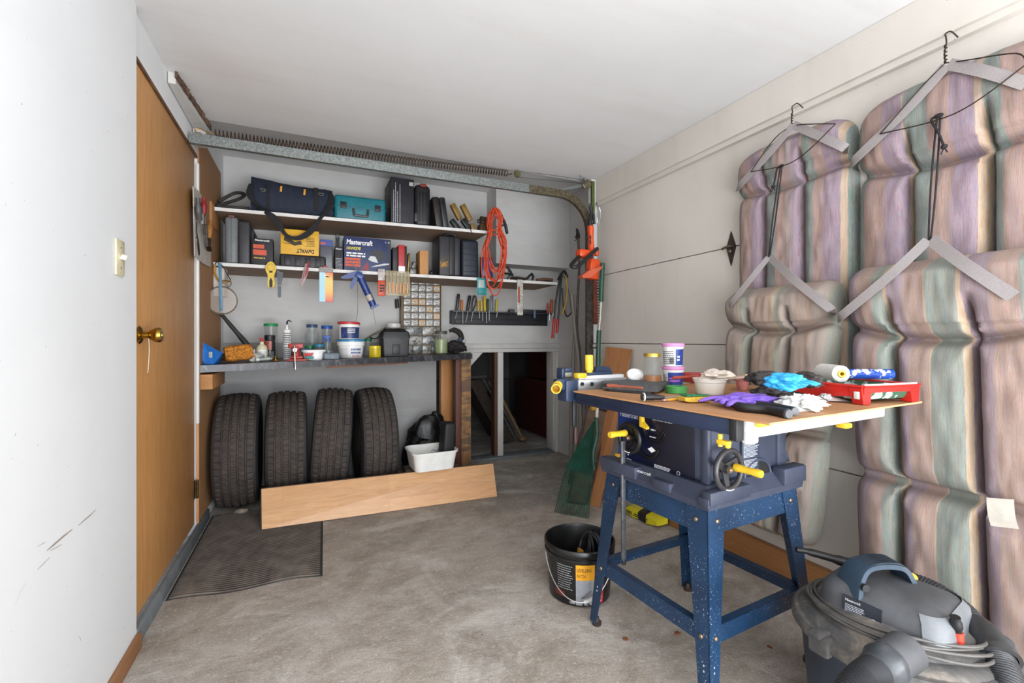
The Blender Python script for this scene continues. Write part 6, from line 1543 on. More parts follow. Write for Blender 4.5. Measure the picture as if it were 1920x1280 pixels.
# grey knife pouch/pincer
t = thing('clamp_tool', 'slate grey spring pliers hanging beside the yellow chalk reel', 'pliers', WY(525, 530, YF))
obj('body', MB().prism([WY(px, py, YF-.006) for px, py in ((519, 506), (526, 510), (531, 511), (530, 520), (527, 536), (527, 556), (524, 558), (521, 556), (521, 536), (520, 522))], (0, -.016, 0)), M('4b4f54', .45, .2, .15), t, smooth=False)
obj('wire', MB().tube([WY(516, 530, YF-.02), WY(522, 535, YF-.024), WY(529, 534, YF-.02), WY(522, 532, YF-.018)], .0018, 5, True, sub=3), M('b0a89a', .5), t)
# red coil of wire
t = thing('fuse_wire', 'small hank of clear and red wire hanging from the lower shelf', 'wire', WY(572, 515, YF))
mb = MB()
for k in range(6): mb.tube([WY(575+rnd.uniform(-2, 2), 494, YF-.012), WY(571+rnd.uniform(-3, 2), 510, YF-.014), WY(563+rnd.uniform(-2, 3), 536, YF-.012), WY(567+rnd.uniform(-2, 3), 530, YF-.020), WY(577+rnd.uniform(-2, 2), 508, YF-.018)], .0015, 5, True, sub=4)
obj('clear_wire', mb, glass('c9a9a8', .2, .55), t)
obj('red_wire', MB().tube([WY(578, 491, YF-.01), WY(577, 502, YF-.018), WY(574, 516, YF-.018), WY(573, 521, YF-.016)], .005, 7, sub=4), M('b8333c', .45), t)
# blade pack
t = thing('blade_pack', 'carded pack with orange and pale blue halves hanging from the shelf', 'package', WY(612, 535, YF))
x0, x1, z0, z1 = rectY(598.5, 501, 624.5, 566, YF-.01)
n = NT('flame_card'); o = n.mapping(); g_ = n.n('ShaderNodeSeparateXYZ'); n.l(o, g_.inputs[0])
left = n.ramp(n.math('ADD', n.math('MULTIPLY', g_.outputs[2], 3.2), .5), [(.2, lin('8fc3d4')), (.8, lin('a9cfd8'))]); right = n.ramp(n.math('ADD', n.math('MULTIPLY', g_.outputs[2], 3.5), n.math('ADD', .5, n.math('MULTIPLY', n.noise(o, 9), .3))), [(.25, lin('c9502a')), (.5, lin('e0a53a')), (.75, lin('d9c05a')), (.95, lin('d66f3a'))])
n.base(n.mix(n.math('GREATER_THAN', g_.outputs[0], -.008), left, right)); m_fc = n.done(.35)
cd_o = obj('card', MB().bx(x0, x1, YF-.016, YF-.010, z0, z1-.035, .002), m_fc, t, smooth=False)
obj('header', MB().bx(x0, x1, YF-.016, YF-.010, z1-.0345, z1, .001), M('8c8582', .4, var=.3, scale=60), t, smooth=False); obj('sticker', MB().bx(x0+.035, x1-.045, YF-.0178, YF-.0162, z1-.075, z1-.052), m_white, t, smooth=False)
obj('sticker', lines(MB(), (x0+.037, YF-.0179, z1-.068), EX, EZ, .03, .010, 1, 3, .7), m_ink, t)
obj('red_peg', MB().bx(x0+.025, x1-.035, YF-.012, YF, z1+.0005, z1+.010, .003), M('b8242c', .4), t)
# caulking gun
m_cg = M('1e3a7a', .35, var=.12, scale=20)
t = thing('caulking_gun', 'blue caulking gun hanging by its hook from the lower shelf', 'caulking gun', WY(675, 540, YF))
YC = YF-.035
obj('handle', MB().prism([WY(px, py, YC+.01) for px, py in ((638, 520), (652, 513), (672, 508), (678, 510), (682, 520), (672, 523), (664, 521), (650, 523), (642, 523))], (0, -.02, 0)), m_cg, t, smooth=False)
obj('trigger', MB().prism([WY(px, py, YC+.007) for px, py in ((663, 521), (671, 521), (668, 528), (661, 541), (657, 542), (656, 536), (659, 528))], (0, -.014, 0)), m_cg, t, smooth=False)
a, b = WY(674, 517, YC), WY(701, 575, YC)
obj('cradle', MB().tube([a, b], .024, 14).box(a, (.055, .05, .04), .006, Matrix.Rotation(.5, 4, 'Y')), m_cg, t)
obj('end_plate', MB().prism([WY(px, py, YC+.022) for px, py in ((693, 578), (698, 580), (710, 573), (709, 571), (703, 572), (696, 574))], (0, -.044, 0)), m_cg, t, smooth=False)
obj('sticker', MB().tube([a.lerp(b, .62)+V((-.004, -.006, 0)), a.lerp(b, .80)+V((-.004, -.006, 0))], .0225, 12), M('b9ada0', .5, var=.2), t)
obj('plunger_rod', MB().tube([WY(658, 488, YC-.0), WY(666, 501, YC), WY(673, 514, YC)], .003, 6), m_silv, t)
for pts in (((670, 530), (671, 560), (670, 590), (666, 603)), ((700, 580), (701, 592), (704, 602), (705, 610))):
    obj('dangling_wire', MB().tube([WY(px, py, YC) for px, py in pts], .0012, 5, sub=3), m_blk, t)
# orange pouch and chisel roll
t = thing('orange_pack', 'orange and clear hanging pack left of the chisel roll', 'package', WY(715, 535, YF))
x0, x1, z0, z1 = rectY(708, 526, 722, 555, YF-.015)
obj('pouch', MB().bx(x0, x1, YF-.025, YF-.012, z0, z1, .005), M('c9462a', .45, var=.15), t); obj('clear_top', MB().bx(x0+.002, x1, YF-.020, YF-.016, z1+.0005, z1+.085, .003), glass('cbbcb4', .2, .4), t)
obj('print', lines(MB(), (x0+.012, YF-.0255, z0+.03), EX, EZ, x1-x0-.014, .06, 3, 3, .6), m_ink, t)
t = thing('chisel_set', 'clear roll holding six wooden handled carving chisels', 'chisel set', WY(745, 530, YF))
x0, x1, z0, z1 = rectY(723, 508, 768, 555, YF-.012)
obj('clear_roll', MB().bx(x0, x1, YF-.030, YF-.006, z0, z1, .004), glass('b5a57a', .35, .42), t)
for k in range(6):
    xx = x0+(x1-x0)*(.13+.148*k); hb_ = z0+(z1-z0)*.08; ht_ = z0+(z1-z0)*(.52+.03*sin(k*2))
    c_ = obj('chisel', MB().lathe([(0, 0), (.007, .002), (.0085, .01), (.0075, (ht_-hb_)*.7), (.0055, ht_-hb_), (0, ht_-hb_)], (xx, YF-.038, hb_), (0, 0, 1), 12), wood('c08a5c', 'd9ab7e', 2), t)
    obj('blade', MB().tube([(xx, YF-.038, ht_), (xx, YF-.038, ht_+.07)], .0032, 6, flat=.5), m_silv, c_)
# nail bar on wall
tag(obj('nail_punch', MB().tube([WY(742, 561, 3.82), WY(743, 578, 3.82)], .011, 8, flat=.6).tube([WY(746, 560, 3.82), WY(747, 577, 3.82)], .006, 6), m_blk, loc=WY(743, 570, 3.82)), 'small black tool hanging on the wall left of the parts cabinet', 'tool')
# parts cabinet
YD = 3.76; cl = WY(757, 640, YD); cr = WY(826, 640, YD)
x0, x1, z0, z1 = rectY(756, 521, 825, 654, YD); z0 = BZ((x0+x1)/2)+.004
cab = thing('parts_cabinet', 'small parts cabinet full of clear labelled drawers on the bench', 'cabinet', ((x0+x1)/2, YD, z0))
m_cabf = M('6a5840', .55, var=.15)
fr = MB().bx(x0-.012, x1+.004, YD+.004, BY-.001, z0, z1)
W = x1-x0; H = z1-z0
rows = [.118]*0
ys = [0, .115, .235, .36]+[.36+.0914*(k+1) for k in range(7)]
for yv in ys: fr.bx(x0-.012, x1+.004, YD-.012, YD+.0035, z0+H*yv-.003, z0+H*yv+.003)
obj('cabinet_frame', fr, m_cabf, cab, smooth=False)
obj('side_panel', MB().bx(x0-.016, x0-.0125, YD-.014, BY-.001, z0, z1).bx(x1+.0045, x1+.008, YD-.014, BY-.001, z0, z1), M('7d6a4a', .5, .3), cab)
m_dr = M('b4b4b2', .2, var=.3, scale=70); m_drl = M('d6d4cf', .6, var=.05); m_tanl = M('c9a67c', .6)
rnd2 = random.Random(11)
for r_ in range(10):
    n_ = 5 if r_ >= 3 else 2 if r_ > 0 else 4
    za_, zb_ = z0+H*ys[r_]+.004, z0+H*(ys[r_+1] if r_+1 < len(ys) else 1)-.004
    for k in range(n_):
        xa = x0+W*k/n_+.003; xb = x0+W*(k+1)/n_-.003
        if r_ < 3: dm = M(('8f928f', '7d817e', 'a7a49b')[(r_*2+k) % 3], .2, var=.45, scale=50)
        else: dm = m_dr if rnd2.random() < .7 else m_tanl
        d_ = obj('drawer', MB().bx(xa, xb, YD-.010, YD+.003, za_, zb_, .002), dm, cab)
        if r_ >= 3: obj('drawer_label', MB().bx(xa+.008, xb-.008, YD-.0118, YD-.0102, za_+(zb_-za_)*.30, za_+(zb_-za_)*.72), m_drl, d_, smooth=False); obj('print', MB().bx(xa+.014, xb-.014, YD-.0126, YD-.0119, za_+(zb_-za_)*.46, za_+(zb_-za_)*.56), M('4a4644', .6), d_, smooth=False)
# magnetic tool rack
YR = 3.80
a = WY(848, 590, YR); b = WY(1033, 596, YR)
rk_ = thing('tool_rack', 'long dark grey tool rack screwed to the back wall', 'rack', ((a.x+b.x)/2, YR, a.z-.02))
zt = WY(940, 585, YR).z; zl = WY(940, 603, YR).z
obj('top_tray', MB().bx(a.x, b.x, 3.775, BY-.001, zt-.012, zt, .002), M('3b3b3f', .5, var=.15), rk_)
obj('back_plate', MB().bx(a.x+.01, b.x-.02, 3.83, BY-.0012, zl-.03, zt-.0125, .002).bx(a.x+.03, b.x-.03, 3.815, 3.8295, zl-.02, zl+.02, .003), M('29292c', .55, var=.15), rk_)
obj('end_cap', MB().bx(a.x-.012, a.x-.0005, 3.775, BY-.001, zl-.025, zt+.004, .003), M('29292c', .5), rk_)
def driver(lab, px, ytop, hl, col, r=.012, tilt=0, blade=.10, loop=False, cat='screwdriver', nm='screwdriver'):
    p = WY(px, ytop, YR); bx0 = V((p.x-tilt, YR-.0, zt+.002)); 
    t = thing(nm, lab, cat, (bx0.x, YR, zt), group='hand tools in the wall rack')
    m = M(col, .35, var=.08)
    if loop: obj('handle', MB().tube([bx0, bx0.lerp(p, .4)+V((-.014, 0, 0)), p+V((-.008, 0, .004)), p+V((.012, 0, 0)), bx0.lerp(p, .5)+V((.018, 0, 0))], .007, 8, True, sub=4), m, t)
    else: obj('handle', MB().lathe([(0, 0), (r*.7, 0), (r*.75, .006), (r, .02), (r, (p-bx0).length*.85), (r*.8, (p-bx0).length), (0, (p-bx0).length)], bx0, p-bx0, 12), m, t)
    q = V((bx0.x-tilt*.6, YR-.03, zt-.014)); q.y = 3.768
    obj('shaft', MB().tube([V((bx0.x-tilt*.2, 3.770, zt-.001)), V((bx0.x-tilt*1.2, 3.770, zt-blade))], .0036, 6), m_silv, t)
specs = [('charcoal handled file, first tool at the left of the wall rack', 860, 551, 'dummy', '2c2d30', .014, .018, .07, False), ('short orange screwdriver second from the left in the rack', 866, 562, 0, 'c8701f', .012, 0, .11, False), ('black handled chisel leaning right in the wall rack', 881, 554, 0, '252325', .014, .022, .10, False),
 ('black loop handled snips in the wall rack', 890, 557, 0, '2a2725', .012, .02, .09, True), ('small yellow screwdriver, first of the yellow ones', 897, 563, 0, 'c9a52a', .010, 0, .06, False), ('second small yellow screwdriver, right beside the first', 903, 564, 0, 'd8b92e', .009, 0, .08, False),
 ('tallest yellow screwdriver of the wall rack', 908.5, 555, 0, 'cfae26', .013, -.004, .10, False), ('dark green screwdriver right of the yellow ones', 915, 560, 0, '1d4a3c', .012, 0, .08, False), ('yellow and black screwdriver standing alone in the rack', 932, 561, 0, 'd0c02c', .010, .008, .05, False),
 ('orange and black pliers handle near the right end of the rack', 1027, 568, 0, 'c4502a', .010, -.002, .07, False), ('orange screwdriver at the far right end of the rack', 1034, 561, 0, 'c95a28', .013, 0, .03, False)]
for lb, px, yt, _, col, r_, tl2, bl_, lp2 in specs: driver(lb, px, yt, 0, col, r_, tl2, bl_, lp2)
tag(obj('steel_rule', MB().box(WY(923, 568, 3.80), (.020, .003, .14), .001), M('6d747a', .4, .5), loc=WY(923, 580, 3.80)), 'slim steel blade standing in the rack below the orange cord', 'rule')
tag(obj('sharpening_block', MB().bx(WY(956, 580, 3.79).x, WY(965, 580, 3.79).x, 3.785, 3.84, zt+.001, zt+.028, .004), M('57544f', .6), loc=(WY(960, 580, 3.79).x, 3.8, zt)), 'small grey block resting on the middle of the wall rack', 'block')
tag(obj('spirit_level', MB().bx(WY(980, 580, 3.80).x, WY(1024, 580, 3.80).x, 3.79, 3.84, zt+.001, zt+.030, .004), M('222226', .5), loc=(WY(1000, 580, 3.80).x, 3.8, zt)), 'short black level resting on the right half of the rack', 'level')
tag(obj('blue_punch', MB().bx(WY(1000, 580, 3.77).x, WY(1004, 580, 3.77).x, 3.760, 3.772, zt-.05, zt+.026, .003), M('5a7390', .5), loc=(WY(1002, 590, 3.77).x, 3.77, zt)), 'pale blue handled punch hooked over the rack', 'punch')
# hanging white blister with saw blade
t = thing('blade_pack', 'narrow white and rust coloured blister pack under the lower shelf', 'package', WY(974, 555, YF))
x0, x1, z0, z1 = rectY(969, 524, 980, 591, YF-.01)
obj('pack', MB().bx(x0, x1, YF-.022, YF-.010, z0, z1, .006), M('c5c0b8', .35, var=.25, scale=60), t); obj('blade', MB().bx(x0+.004, x0+.022, YF-.025, YF-.0222, z0+.10, z1-.06, .001), M('a05a3c', .5), t)
# bolt cutters
t = thing('bolt_cutters', 'red gripped bolt cutters hanging jaws up at the shelf end', 'bolt cutters', WY(1043, 620, 3.38))
Yb = 3.375
for pts, gp in (([(1052, 512), (1048, 530), (1043, 560), (1039, 600), (1036, 634)], 605), ([(1054, 515), (1051, 535), (1049, 570), (1046, 600), (1044, 624)], 597)):
    P = [WY(px, py, Yb-(.012 if gp == 597 else 0)) for px, py in pts]
    h_ = obj('handle', MB().tube(P, .0085, 8, sub=4), m_blk, t)
    obj('grip', MB().tube([P[3].lerp(P[2], .05)+V((0, -.001, 0)), P[3], P[4]], .0125, 10, sub=3), M('a3231f', .45), h_)
obj('jaws', MB().tube([WY(1046, 524, Yb-.006), WY(1052, 514, Yb-.006), WY(1058, 508, Yb-.006), WY(1064, 520, Yb-.006)], .013, 8, sub=4, flat=.7), M('201d1c', .5, .4), t)
t = thing('bow_saw', 'yellow bowed hacksaw frame hanging right of the bolt cutters', 'saw', WY(1062, 550, 3.38))
obj('frame', MB().tube([WY(px, py, Yb-.03) for px, py in ((1060, 516), (1063, 535), (1062, 560), (1056, 584), (1052, 588))], .009, 8, sub=5, flat=.6), M('c09a22', .45), t)
obj('blade', MB().tube([WY(px, py, Yb-.02) for px, py in ((1056, 512), (1066, 545), (1071, 585))], .0025, 5, sub=3), m_blk, t)
obj('grip', MB().tube([WY(px, py, Yb-.02) for px, py in ((1054, 540), (1056, 570), (1062, 592), (1068, 590), (1071, 586))], .006, 8, sub=4), m_blk, t)
# ================================================================ things on the workbench
def bp(px, Y): x = WY(px, 660, Y).x; return V((x, Y, BZ(x)+.0015))
def hpx(p, n): return n*scl(p)
clear = glass('9aa5a5', .05, .12)
m_bluel = M('24509c', .4, var=.08); m_grnl = M('1f8a4c', .4, var=.08)
# blue folded bag on the panel side
c = bp(397, 3.16)
ol = [(-.045, .0), (-.03, .0), (.058, .052), (.058, .066), (.005, .112), (-.045, .118)]
t = thing('paper_bag', 'bright blue folded paper bag at the left end of the bench', 'bag', c)
obj('sack', MB().hexa([c+V(p) for p in ((-.030, -.05, 0), (.02, -.06, 0), (.03, .05, 0), (-.03, .06, 0), (-.055, -.03, .125), (-.035, -.03, .125), (.05, .03, .062), (.03, .04, .07))]), M('1f6cc0', .4, var=.12), t, smooth=False)
obj('printed_patch', MB().box(c+V((.004, -.058, .055)), (.018, .002, .035), .0005, Matrix.Rotation(.12, 4, 'X') @ Matrix.Rotation(-.15, 4, 'Z')), M('9aa3a8', .5), t)
t = thing('junk_scraps', 'small heap of dusty rags and scraps behind the orange sponge', 'rag', bp(420, 3.35)); obj('rag', MB().ball(bp(420, 3.35)+V((0, 0, .030)), (.05, .04, .022), 4, 4, .5, 2), M('57483f', .9, var=.3), t)
# orange sponge
c = bp(447, 3.26); s_ = scl(c)
t = tag(obj('bath_sponge', pillow(MB(), 45*s_, .10, 30*s_, Matrix.Rotation(R(-6), 4, 'Y') @ Matrix.Rotation(R(12), 4, 'Z'), c+V((0, 0, .058)), 4, .006, .2), M('c07a26', .95, var=.35, scale=90, bump=.8), loc=c), 'large orange sponge block on the left part of the bench', 'sponge')
# black baton leaning behind the sponge
a, b = WY(470, 654, 3.60), WY(416, 590, 3.60); a.z = max(a.z, BZ(a.x)+.018)
t = thing('rubber_baton', 'black tapered tube leaning at the wall behind the orange sponge', 'tube', a); obj('shaft', MB().tube([a, a.lerp(b, .5), b], [.018, .014, .012], 12, sub=3), M('2d2c2c', .6, var=.2), t); obj('cap', MB().cyl(b, b+(b-a).normalized()*.012, .014), M('4a4644', .5), t)
# white scrap, tube and glue bottle
t = thing('white_clay', 'small knobbly white lump behind the rolled tube on the bench', 'lump', bp(475, 3.42)); obj('lump', MB().ball(bp(475, 3.42)+V((0, 0, .035)), (.018, .02, .035), 4, 6, .5, 2), m_ww, t)
c = bp(480, 3.28)
t = thing('sealant_tube', 'white rolled tube lying with its end facing out beside the sponge', 'tube', c)
obj('tube_body', MB().lathe([(0, .02), (.024, .0), (.026, .0), (.026, .004), (.022, .075), (.006, .13), (0, .13)], c+V((-.015, -.04, .027)), (.4, .9, .05), 28), M('cfd2cc', .4, var=.06), t)
c = bp(498, 3.24)
t = thing('glue_tube', 'flattened pale grey tube lying in front of the pump bottle', 'tube', c)
obj('tube_body', MB().tube([c+V((-.035, -.01, .012)), c+V((0, 0, .016)), c+V((.035, .01, .018))], [.016, .019, .020, .012], 14, sub=4, flat=.6), M('b5bdb9', .4, var=.15, scale=50), t); obj('cap', MB().cyl(c+V((-.035, -.01, .012)), c+V((-.052, -.015, .012)), .011), m_ww, t)
c = bp(491, 3.40)
t = thing('pump_bottle', 'cream bottle with a small red nozzle next to the tall green lidded jar', 'bottle', c)
obj('bottle_body', MB().lathe([(0, 0), (.030, 0), (.034, .004), (.034, .072), (.028, .095), (.013, .108), (.011, .125), (0, .125)], c, (0, 0, 1), 28), M('cfcaac', .35, var=.05), t)
obj('nozzle', MB().lathe([(.012, .125), (.010, .132), (.006, .15), (0, .15)], c, (0, 0, 1), 16).box(c+V((-.006, -.002, .147)), (.022, .012, .008), .003), M('b0302c', .4), t)
tc = math.degrees(math.atan2(-c.y, -c.x)); mb, f = curved(c, .034, .034, .1, tc-40, tc+40, .010, .070); l_ = obj('label', mb, m_white, t, fix=False); mb, f = curved(c, .034, .034, .1, tc-34, tc+34, .014, .066, .002); obj('print', curved_lines(MB(), f, 7, 3, .35), M('55606a', .6), l_, fix=False)
# tall jar with green lid, can in front
def simplejar(lab, px, Y, r, h, lid, neck=.8, fill=None, fh=.3, lidh=.016, nm='jar', grp=None, gl=None):
    c = bp(px, Y); t = thing(nm, lab, 'jar', c, group=grp); jar(t, c, r, h, lid, lidh, fill, fh, neck, gl or clear, 1.08); return t, c
simplejar('tall clear jar with a green lid at the left of the bench', 508, 3.62, .044, .235, m_grnl, .97, M('8c8a84', .5, var=.3), .10)
c = bp(506, 3.50)
t = thing('spray_can', 'black and red spray can in front of the green lidded jar', 'can', c)
obj('can_body', MB().lathe([(0, 0), (.032, 0), (.033, .003), (.033, .125), (.029, .135), (0, .135)], c, (0, 0, 1), 32), M('29282a', .3, .2, .2, 20), t)
obj('cap', MB().lathe([(.0, .1355), (.033, .1355), (.033, .165), (.030, .168), (0, .168)], c, (0, 0, 1), 32), m_blk, t)
tc = math.degrees(math.atan2(-c.y, -c.x)); mb, f = curved(c, .033, .033, .1, tc-60, tc+20, .07, .128); l_ = obj('label', mb, M('a8544a', .4, var=.3, scale=60), t, fix=False)
mb, f = curved(c, .033, .033, .1, tc-50, tc+50, .012, .062, .002); obj('print', curved_lines(MB(), f, 5, 6, .4), M('b9b9b9', .6), t, fix=False)
# caulk cartridge
c = bp(538, 3.50)
t = thing('caulk_cartridge', 'white caulk cartridge standing upright with a bent black tip', 'cartridge', c)
obj('barrel', MB().lathe([(0, 0), (.025, 0), (.025, .20), (.022, .205), (.009, .208), (.008, .222), (.005, .245), (0, .245)], c, (0, 0, 1), 28), m_ww, t)
obj('tip', MB().tube([c+V((0, 0, .235)), c+V((.002, 0, .258)), c+V((.012, 0, .268)), c+V((.030, 0, .258))], [.006, .005, .004, .003], 8, sub=4), m_blk, t)
tc = math.degrees(math.atan2(-c.y, -c.x)); mb, f = curved(c, .025, .025, .2, tc-55, tc+55, .10, .19, .0015); obj('print', curved_lines(MB(), f, 6, 3, .5), M('5b5f63', .6), t, fix=False); mb, f = curved(c, .025, .025, .2, tc-55, tc+55, .01, .09, .0015); obj('print', curved_lines(MB(), f, 6, 9, .7), M('77808a', .6), t, fix=False)
# brass nozzle, rust cap
c = bp(517, 3.30); t = thing('brass_fitting', 'small brass fitting standing on a copper disc on the bench', 'fitting', c)
obj('disc', MB().lathe([(0, 0), (.026, 0), (.024, .005), (0, .005)], c, (0, 0, 1), 24), M('8a5538', .4, .5), t); obj('nozzle', MB().lathe([(0, .0055), (.012, .0055), (.011, .016), (.008, .02), (.009, .03), (0, .032)], c, (0, 0, 1), 18), m_brass, t)
# red vice
c = bp(556, 3.20); c.z += 0
m_vise = M('9c2b22', .4, .1, .2, 25)
t = thing('bench_vice', 'small red bench vice with a steel bar at the front of the bench', 'vice', c)
obj('vice_base', MB().box(c+V((0, .0, .006)), (.115, .085, .012), .004).box(c+V((.0, .005, .022)), (.075, .06, .02), .008).cyl(c+V((0, .0, .03)), c+V((0, 0, .075)), .026, .020), m_vise, t)
obj('jaw', MB().box(c+V((-.005, -.012, .095)), (.088, .024, .030), .004).box(c+V((-.005, -.0, .078)), (.040, .075, .028), .006), m_vise, t); obj('jaw', MB().box(c+V((-.005, .020, .095)), (.080, .020, .028), .004), m_vise, t)
obj('screw', MB().cyl(c+V((-.008, -.04, .070)), c+V((-.008, -.062, .070)), .012), m_silv, t)
hb0, hb1 = V((WY(552, 640, c.y-.07).x, c.y-.07, WY(552, 650, c.y-.07).z)), V((WY(554, 692, c.y-.075).x, c.y-.075, WY(554, 693, c.y-.075).z))
obj('tommy_bar', MB().cyl(hb0, hb1, .0045).ball(hb0, .008, 2).ball(hb1, .007, 2), M('c9c5bb', .25, .9, .05), t)
c2_ = bp(576, 3.26); t = thing('brass_fitting', 'little brass knob right of the red bench vice', 'fitting', c2_); obj('nozzle', MB().lathe([(0, 0), (.012, 0), (.010, .012), (.006, .016), (.008, .035), (0, .038)], c2_, (0, 0, 1), 16), m_brass, t)
# jars
simplejar('tall clear jar with navy lid standing behind the red vice', 585, 3.66, .050, .225, M('34496b', .4), .72, M('3c3f33', .6, var=.3), .25, .02)
simplejar('tall square jar with blue lid beside the navy lidded jar', 613, 3.66, .040, .215, m_bluel, .92, M('8d8f8c', .4, var=.3), .5, .02)
simplejar('small jar with blue lid close behind the caulk cartridge', 553, 3.60, .030, .085, m_bluel, .9, M('7d8a8f', .5, var=.3), .6)
simplejar('squat jar of hardware with a blue lid right of the vice', 572, 3.40, .036, .055, m_bluel, .95, M('6f8292', .4, .3, .4), .8)
simplejar('jar of screws with a green lid behind the white tub', 581, 3.54, .034, .075, m_grnl, .95, M('6b6258', .4, .3, .4), .75)
simplejar('jar of screws with a teal blue lid left of the spray bottle', 598, 3.48, .038, .085, M('2b7d9c', .4), .9, M('6f6a5c', .4, .3, .45), .8)
c = bp(615, 3.44)
t = thing('spray_bottle', 'clear spray bottle with a blue trigger head on the bench', 'bottle', c)
obj('bottle_body', MB().lathe([(0, 0), (.036, 0), (.038, .004), (.036, .05), (.024, .09), (.013, .115), (.013, .125), (0, .125)], c, (0, 0, 1), 28), clear, t)
obj('contents', MB().lathe([(0, .004), (.033, .004), (.0345, .03), (.032, .055), (0, .055)], c, (0, 0, 1), 28), glass('8d9096', .2, .45), t)
obj('trigger_head', MB().cyl(c+V((0, 0, .120)), c+V((0, 0, .135)), .014).box(c+V((-.008, 0, .150)), (.05, .018, .018), .004).box(c+V((-.032, 0, .153)), (.012, .012, .012), .003).tube([c+V((-.018, 0, .142)), c+V((-.03, 0, .125)), c+V((-.028, 0, .11))], .004, 6, sub=3), m_bluel, t)
# margarine tub and metal block
c = bp(588, 3.30)
t = thing('margarine_tub', 'white oval margarine tub with red print beside the vice', 'tub', c)
mb = loft(MB(), [rr_loop((c.x, c.y), .115, .09, .04, c.z, 6), rr_loop((c.x, c.y), .135, .105, .045, c.z+.052, 6), rr_loop((c.x, c.y), .150, .118, .05, c.z+.054, 6), rr_loop((c.x, c.y), .152, .12, .05, c.z+.064, 6), rr_loop((c.x, c.y), .14, .11, .05, c.z+.066, 6)], True, True); obj('tub_body', mb, m_ww, t)
fy = c.y-.055
obj('red_print', MB().prism([V((c.x-.055, fy+.002, c.z+.026)), V((c.x-.01, fy-.006, c.z+.026)), V((c.x+.002, fy-.008, c.z+.046)), V((c.x-.055, fy-.001, c.z+.046))], (0, -.004, 0)), M('b82f33', .4), t, smooth=False)
obj('green_print', MB().prism([V((c.x-.045, fy+.004, c.z+.008)), V((c.x+.0, fy-.002, c.z+.008)), V((c.x+.002, fy-.004, c.z+.024)), V((c.x-.048, fy+.001, c.z+.024))], (0, -.004, 0)), M('3d8a86', .4), t, smooth=False)
c = bp(621, 3.25)
t = tag(obj('whetstone', MB().box(c+V((0, 0, .022)), (.095, .05, .042), .004, Matrix.Rotation(.1, 4, 'Z')), M('5c666e', .5, .3, .2), loc=c), 'blue grey metal block at the bench edge in front of the pails', 'block')
# two stacked pails
c = bp(658, 3.46)
t = thing('plaster_pail', 'white plastic pail with a blue lid carrying a smaller pail', 'pail', c)
obj('pail_body', MB().lathe([(0, 0), (.075, 0), (.078, .003), (.088, .085), (.094, .087), (.095, .115), (.0, .115)], c, (0, 0, 1), 44), m_ww, t)
obj('lid', MB().lathe([(0, .1155), (.097, .1155), (.098, .118), (.096, .129), (.088, .131), (0, .131)], c, (0, 0, 1), 44), M('2f82ac', .4), t)
tc = math.degrees(math.atan2(-c.y, -c.x)); mb, f = curved(c, .078, .088, .085, tc+0, tc+50, .030, .075, .002)
text_m = M('35508f', .5)
obj('print', curved_lines(MB(), f, 2, 4, .6), text_m, t, fix=False); mb, f = curved(c, .078, .088, .085, tc+5, tc+45, .006, .028, .002); obj('print', curved_lines(MB(), f, 2, 8, .5), M('b9868a', .5), t, fix=False); mb, f = curved(c, .078, .088, .085, tc-55, tc-15, .012, .075, .002); obj('print', curved_lines(MB(), f, 8, 2, .35), M('9a9a9c', .5), t, fix=False)
c = c+V((-.012, 0, .132)); t = thing('paint_pail', 'small white pail with red lid and blue label stacked on top', 'pail', c)
obj('pail_body', MB().lathe([(0, 0), (.066, 0), (.068, .003), (.072, .105), (0, .105)], c, (0, 0, 1), 44), m_ww, t)
obj('lid', MB().lathe([(0, .106), (.078, .106), (.079, .110), (.076, .122), (.07, .124), (0, .124)], c+V((-.006, 0, .0)), (.03, 0, 1), 44), M('c02f35', .4), t)
tc = math.degrees(math.atan2(-c.y, -c.x)); mb, f = curved(c, .068, .072, .105, tc-50, tc+70, .006, .085); lb_ = obj('label', mb, M('2b3a6a', .4, var=.3, scale=30), t, fix=False)
mb, f = curved(c, .068, .072, .105, tc-40, tc+20, .006, .04, .002); obj('blue_print', MB().add([f(0, .0), f(1, 0), f(.9, .5), f(.3, 1), f(.15, .9)], [(0, 1, 2, 3, 4)]), M('2b5fc4', .4), lb_, fix=False); mb, f = curved(c, .068, .072, .105, tc-10, tc+35, .045, .08, .002); obj('print', curved_lines(MB(), f, 3, 4, .5), m_white, lb_, fix=False)
simplejar('jar with a dark green lid standing behind the yellow tin', 690, 3.60, .030, .115, M('1f6b45', .4), .9, None, .3, .02)
# yellow tin
c = bp(703, 3.40)
t = thing('yellow_tin', 'small bright yellow tin beside the black toolbox', 'tin', c)
obj('tin_body', MB().lathe([(0, 0), (.040, 0), (.041, .002), (.041, .080), (.039, .082), (.037, .079), (0, .079)], c, (0, 0, 1), 36), M('d3bb1c', .35, .1, .1), t)
tc = math.degrees(math.atan2(-c.y, -c.x)); mb, f = curved(c, .041, .041, .08, tc-40, tc+40, .015, .07, .0015); obj('print', curved_lines(MB(), f, 4, 3, .3), M('7d6c14', .5), t, fix=False)
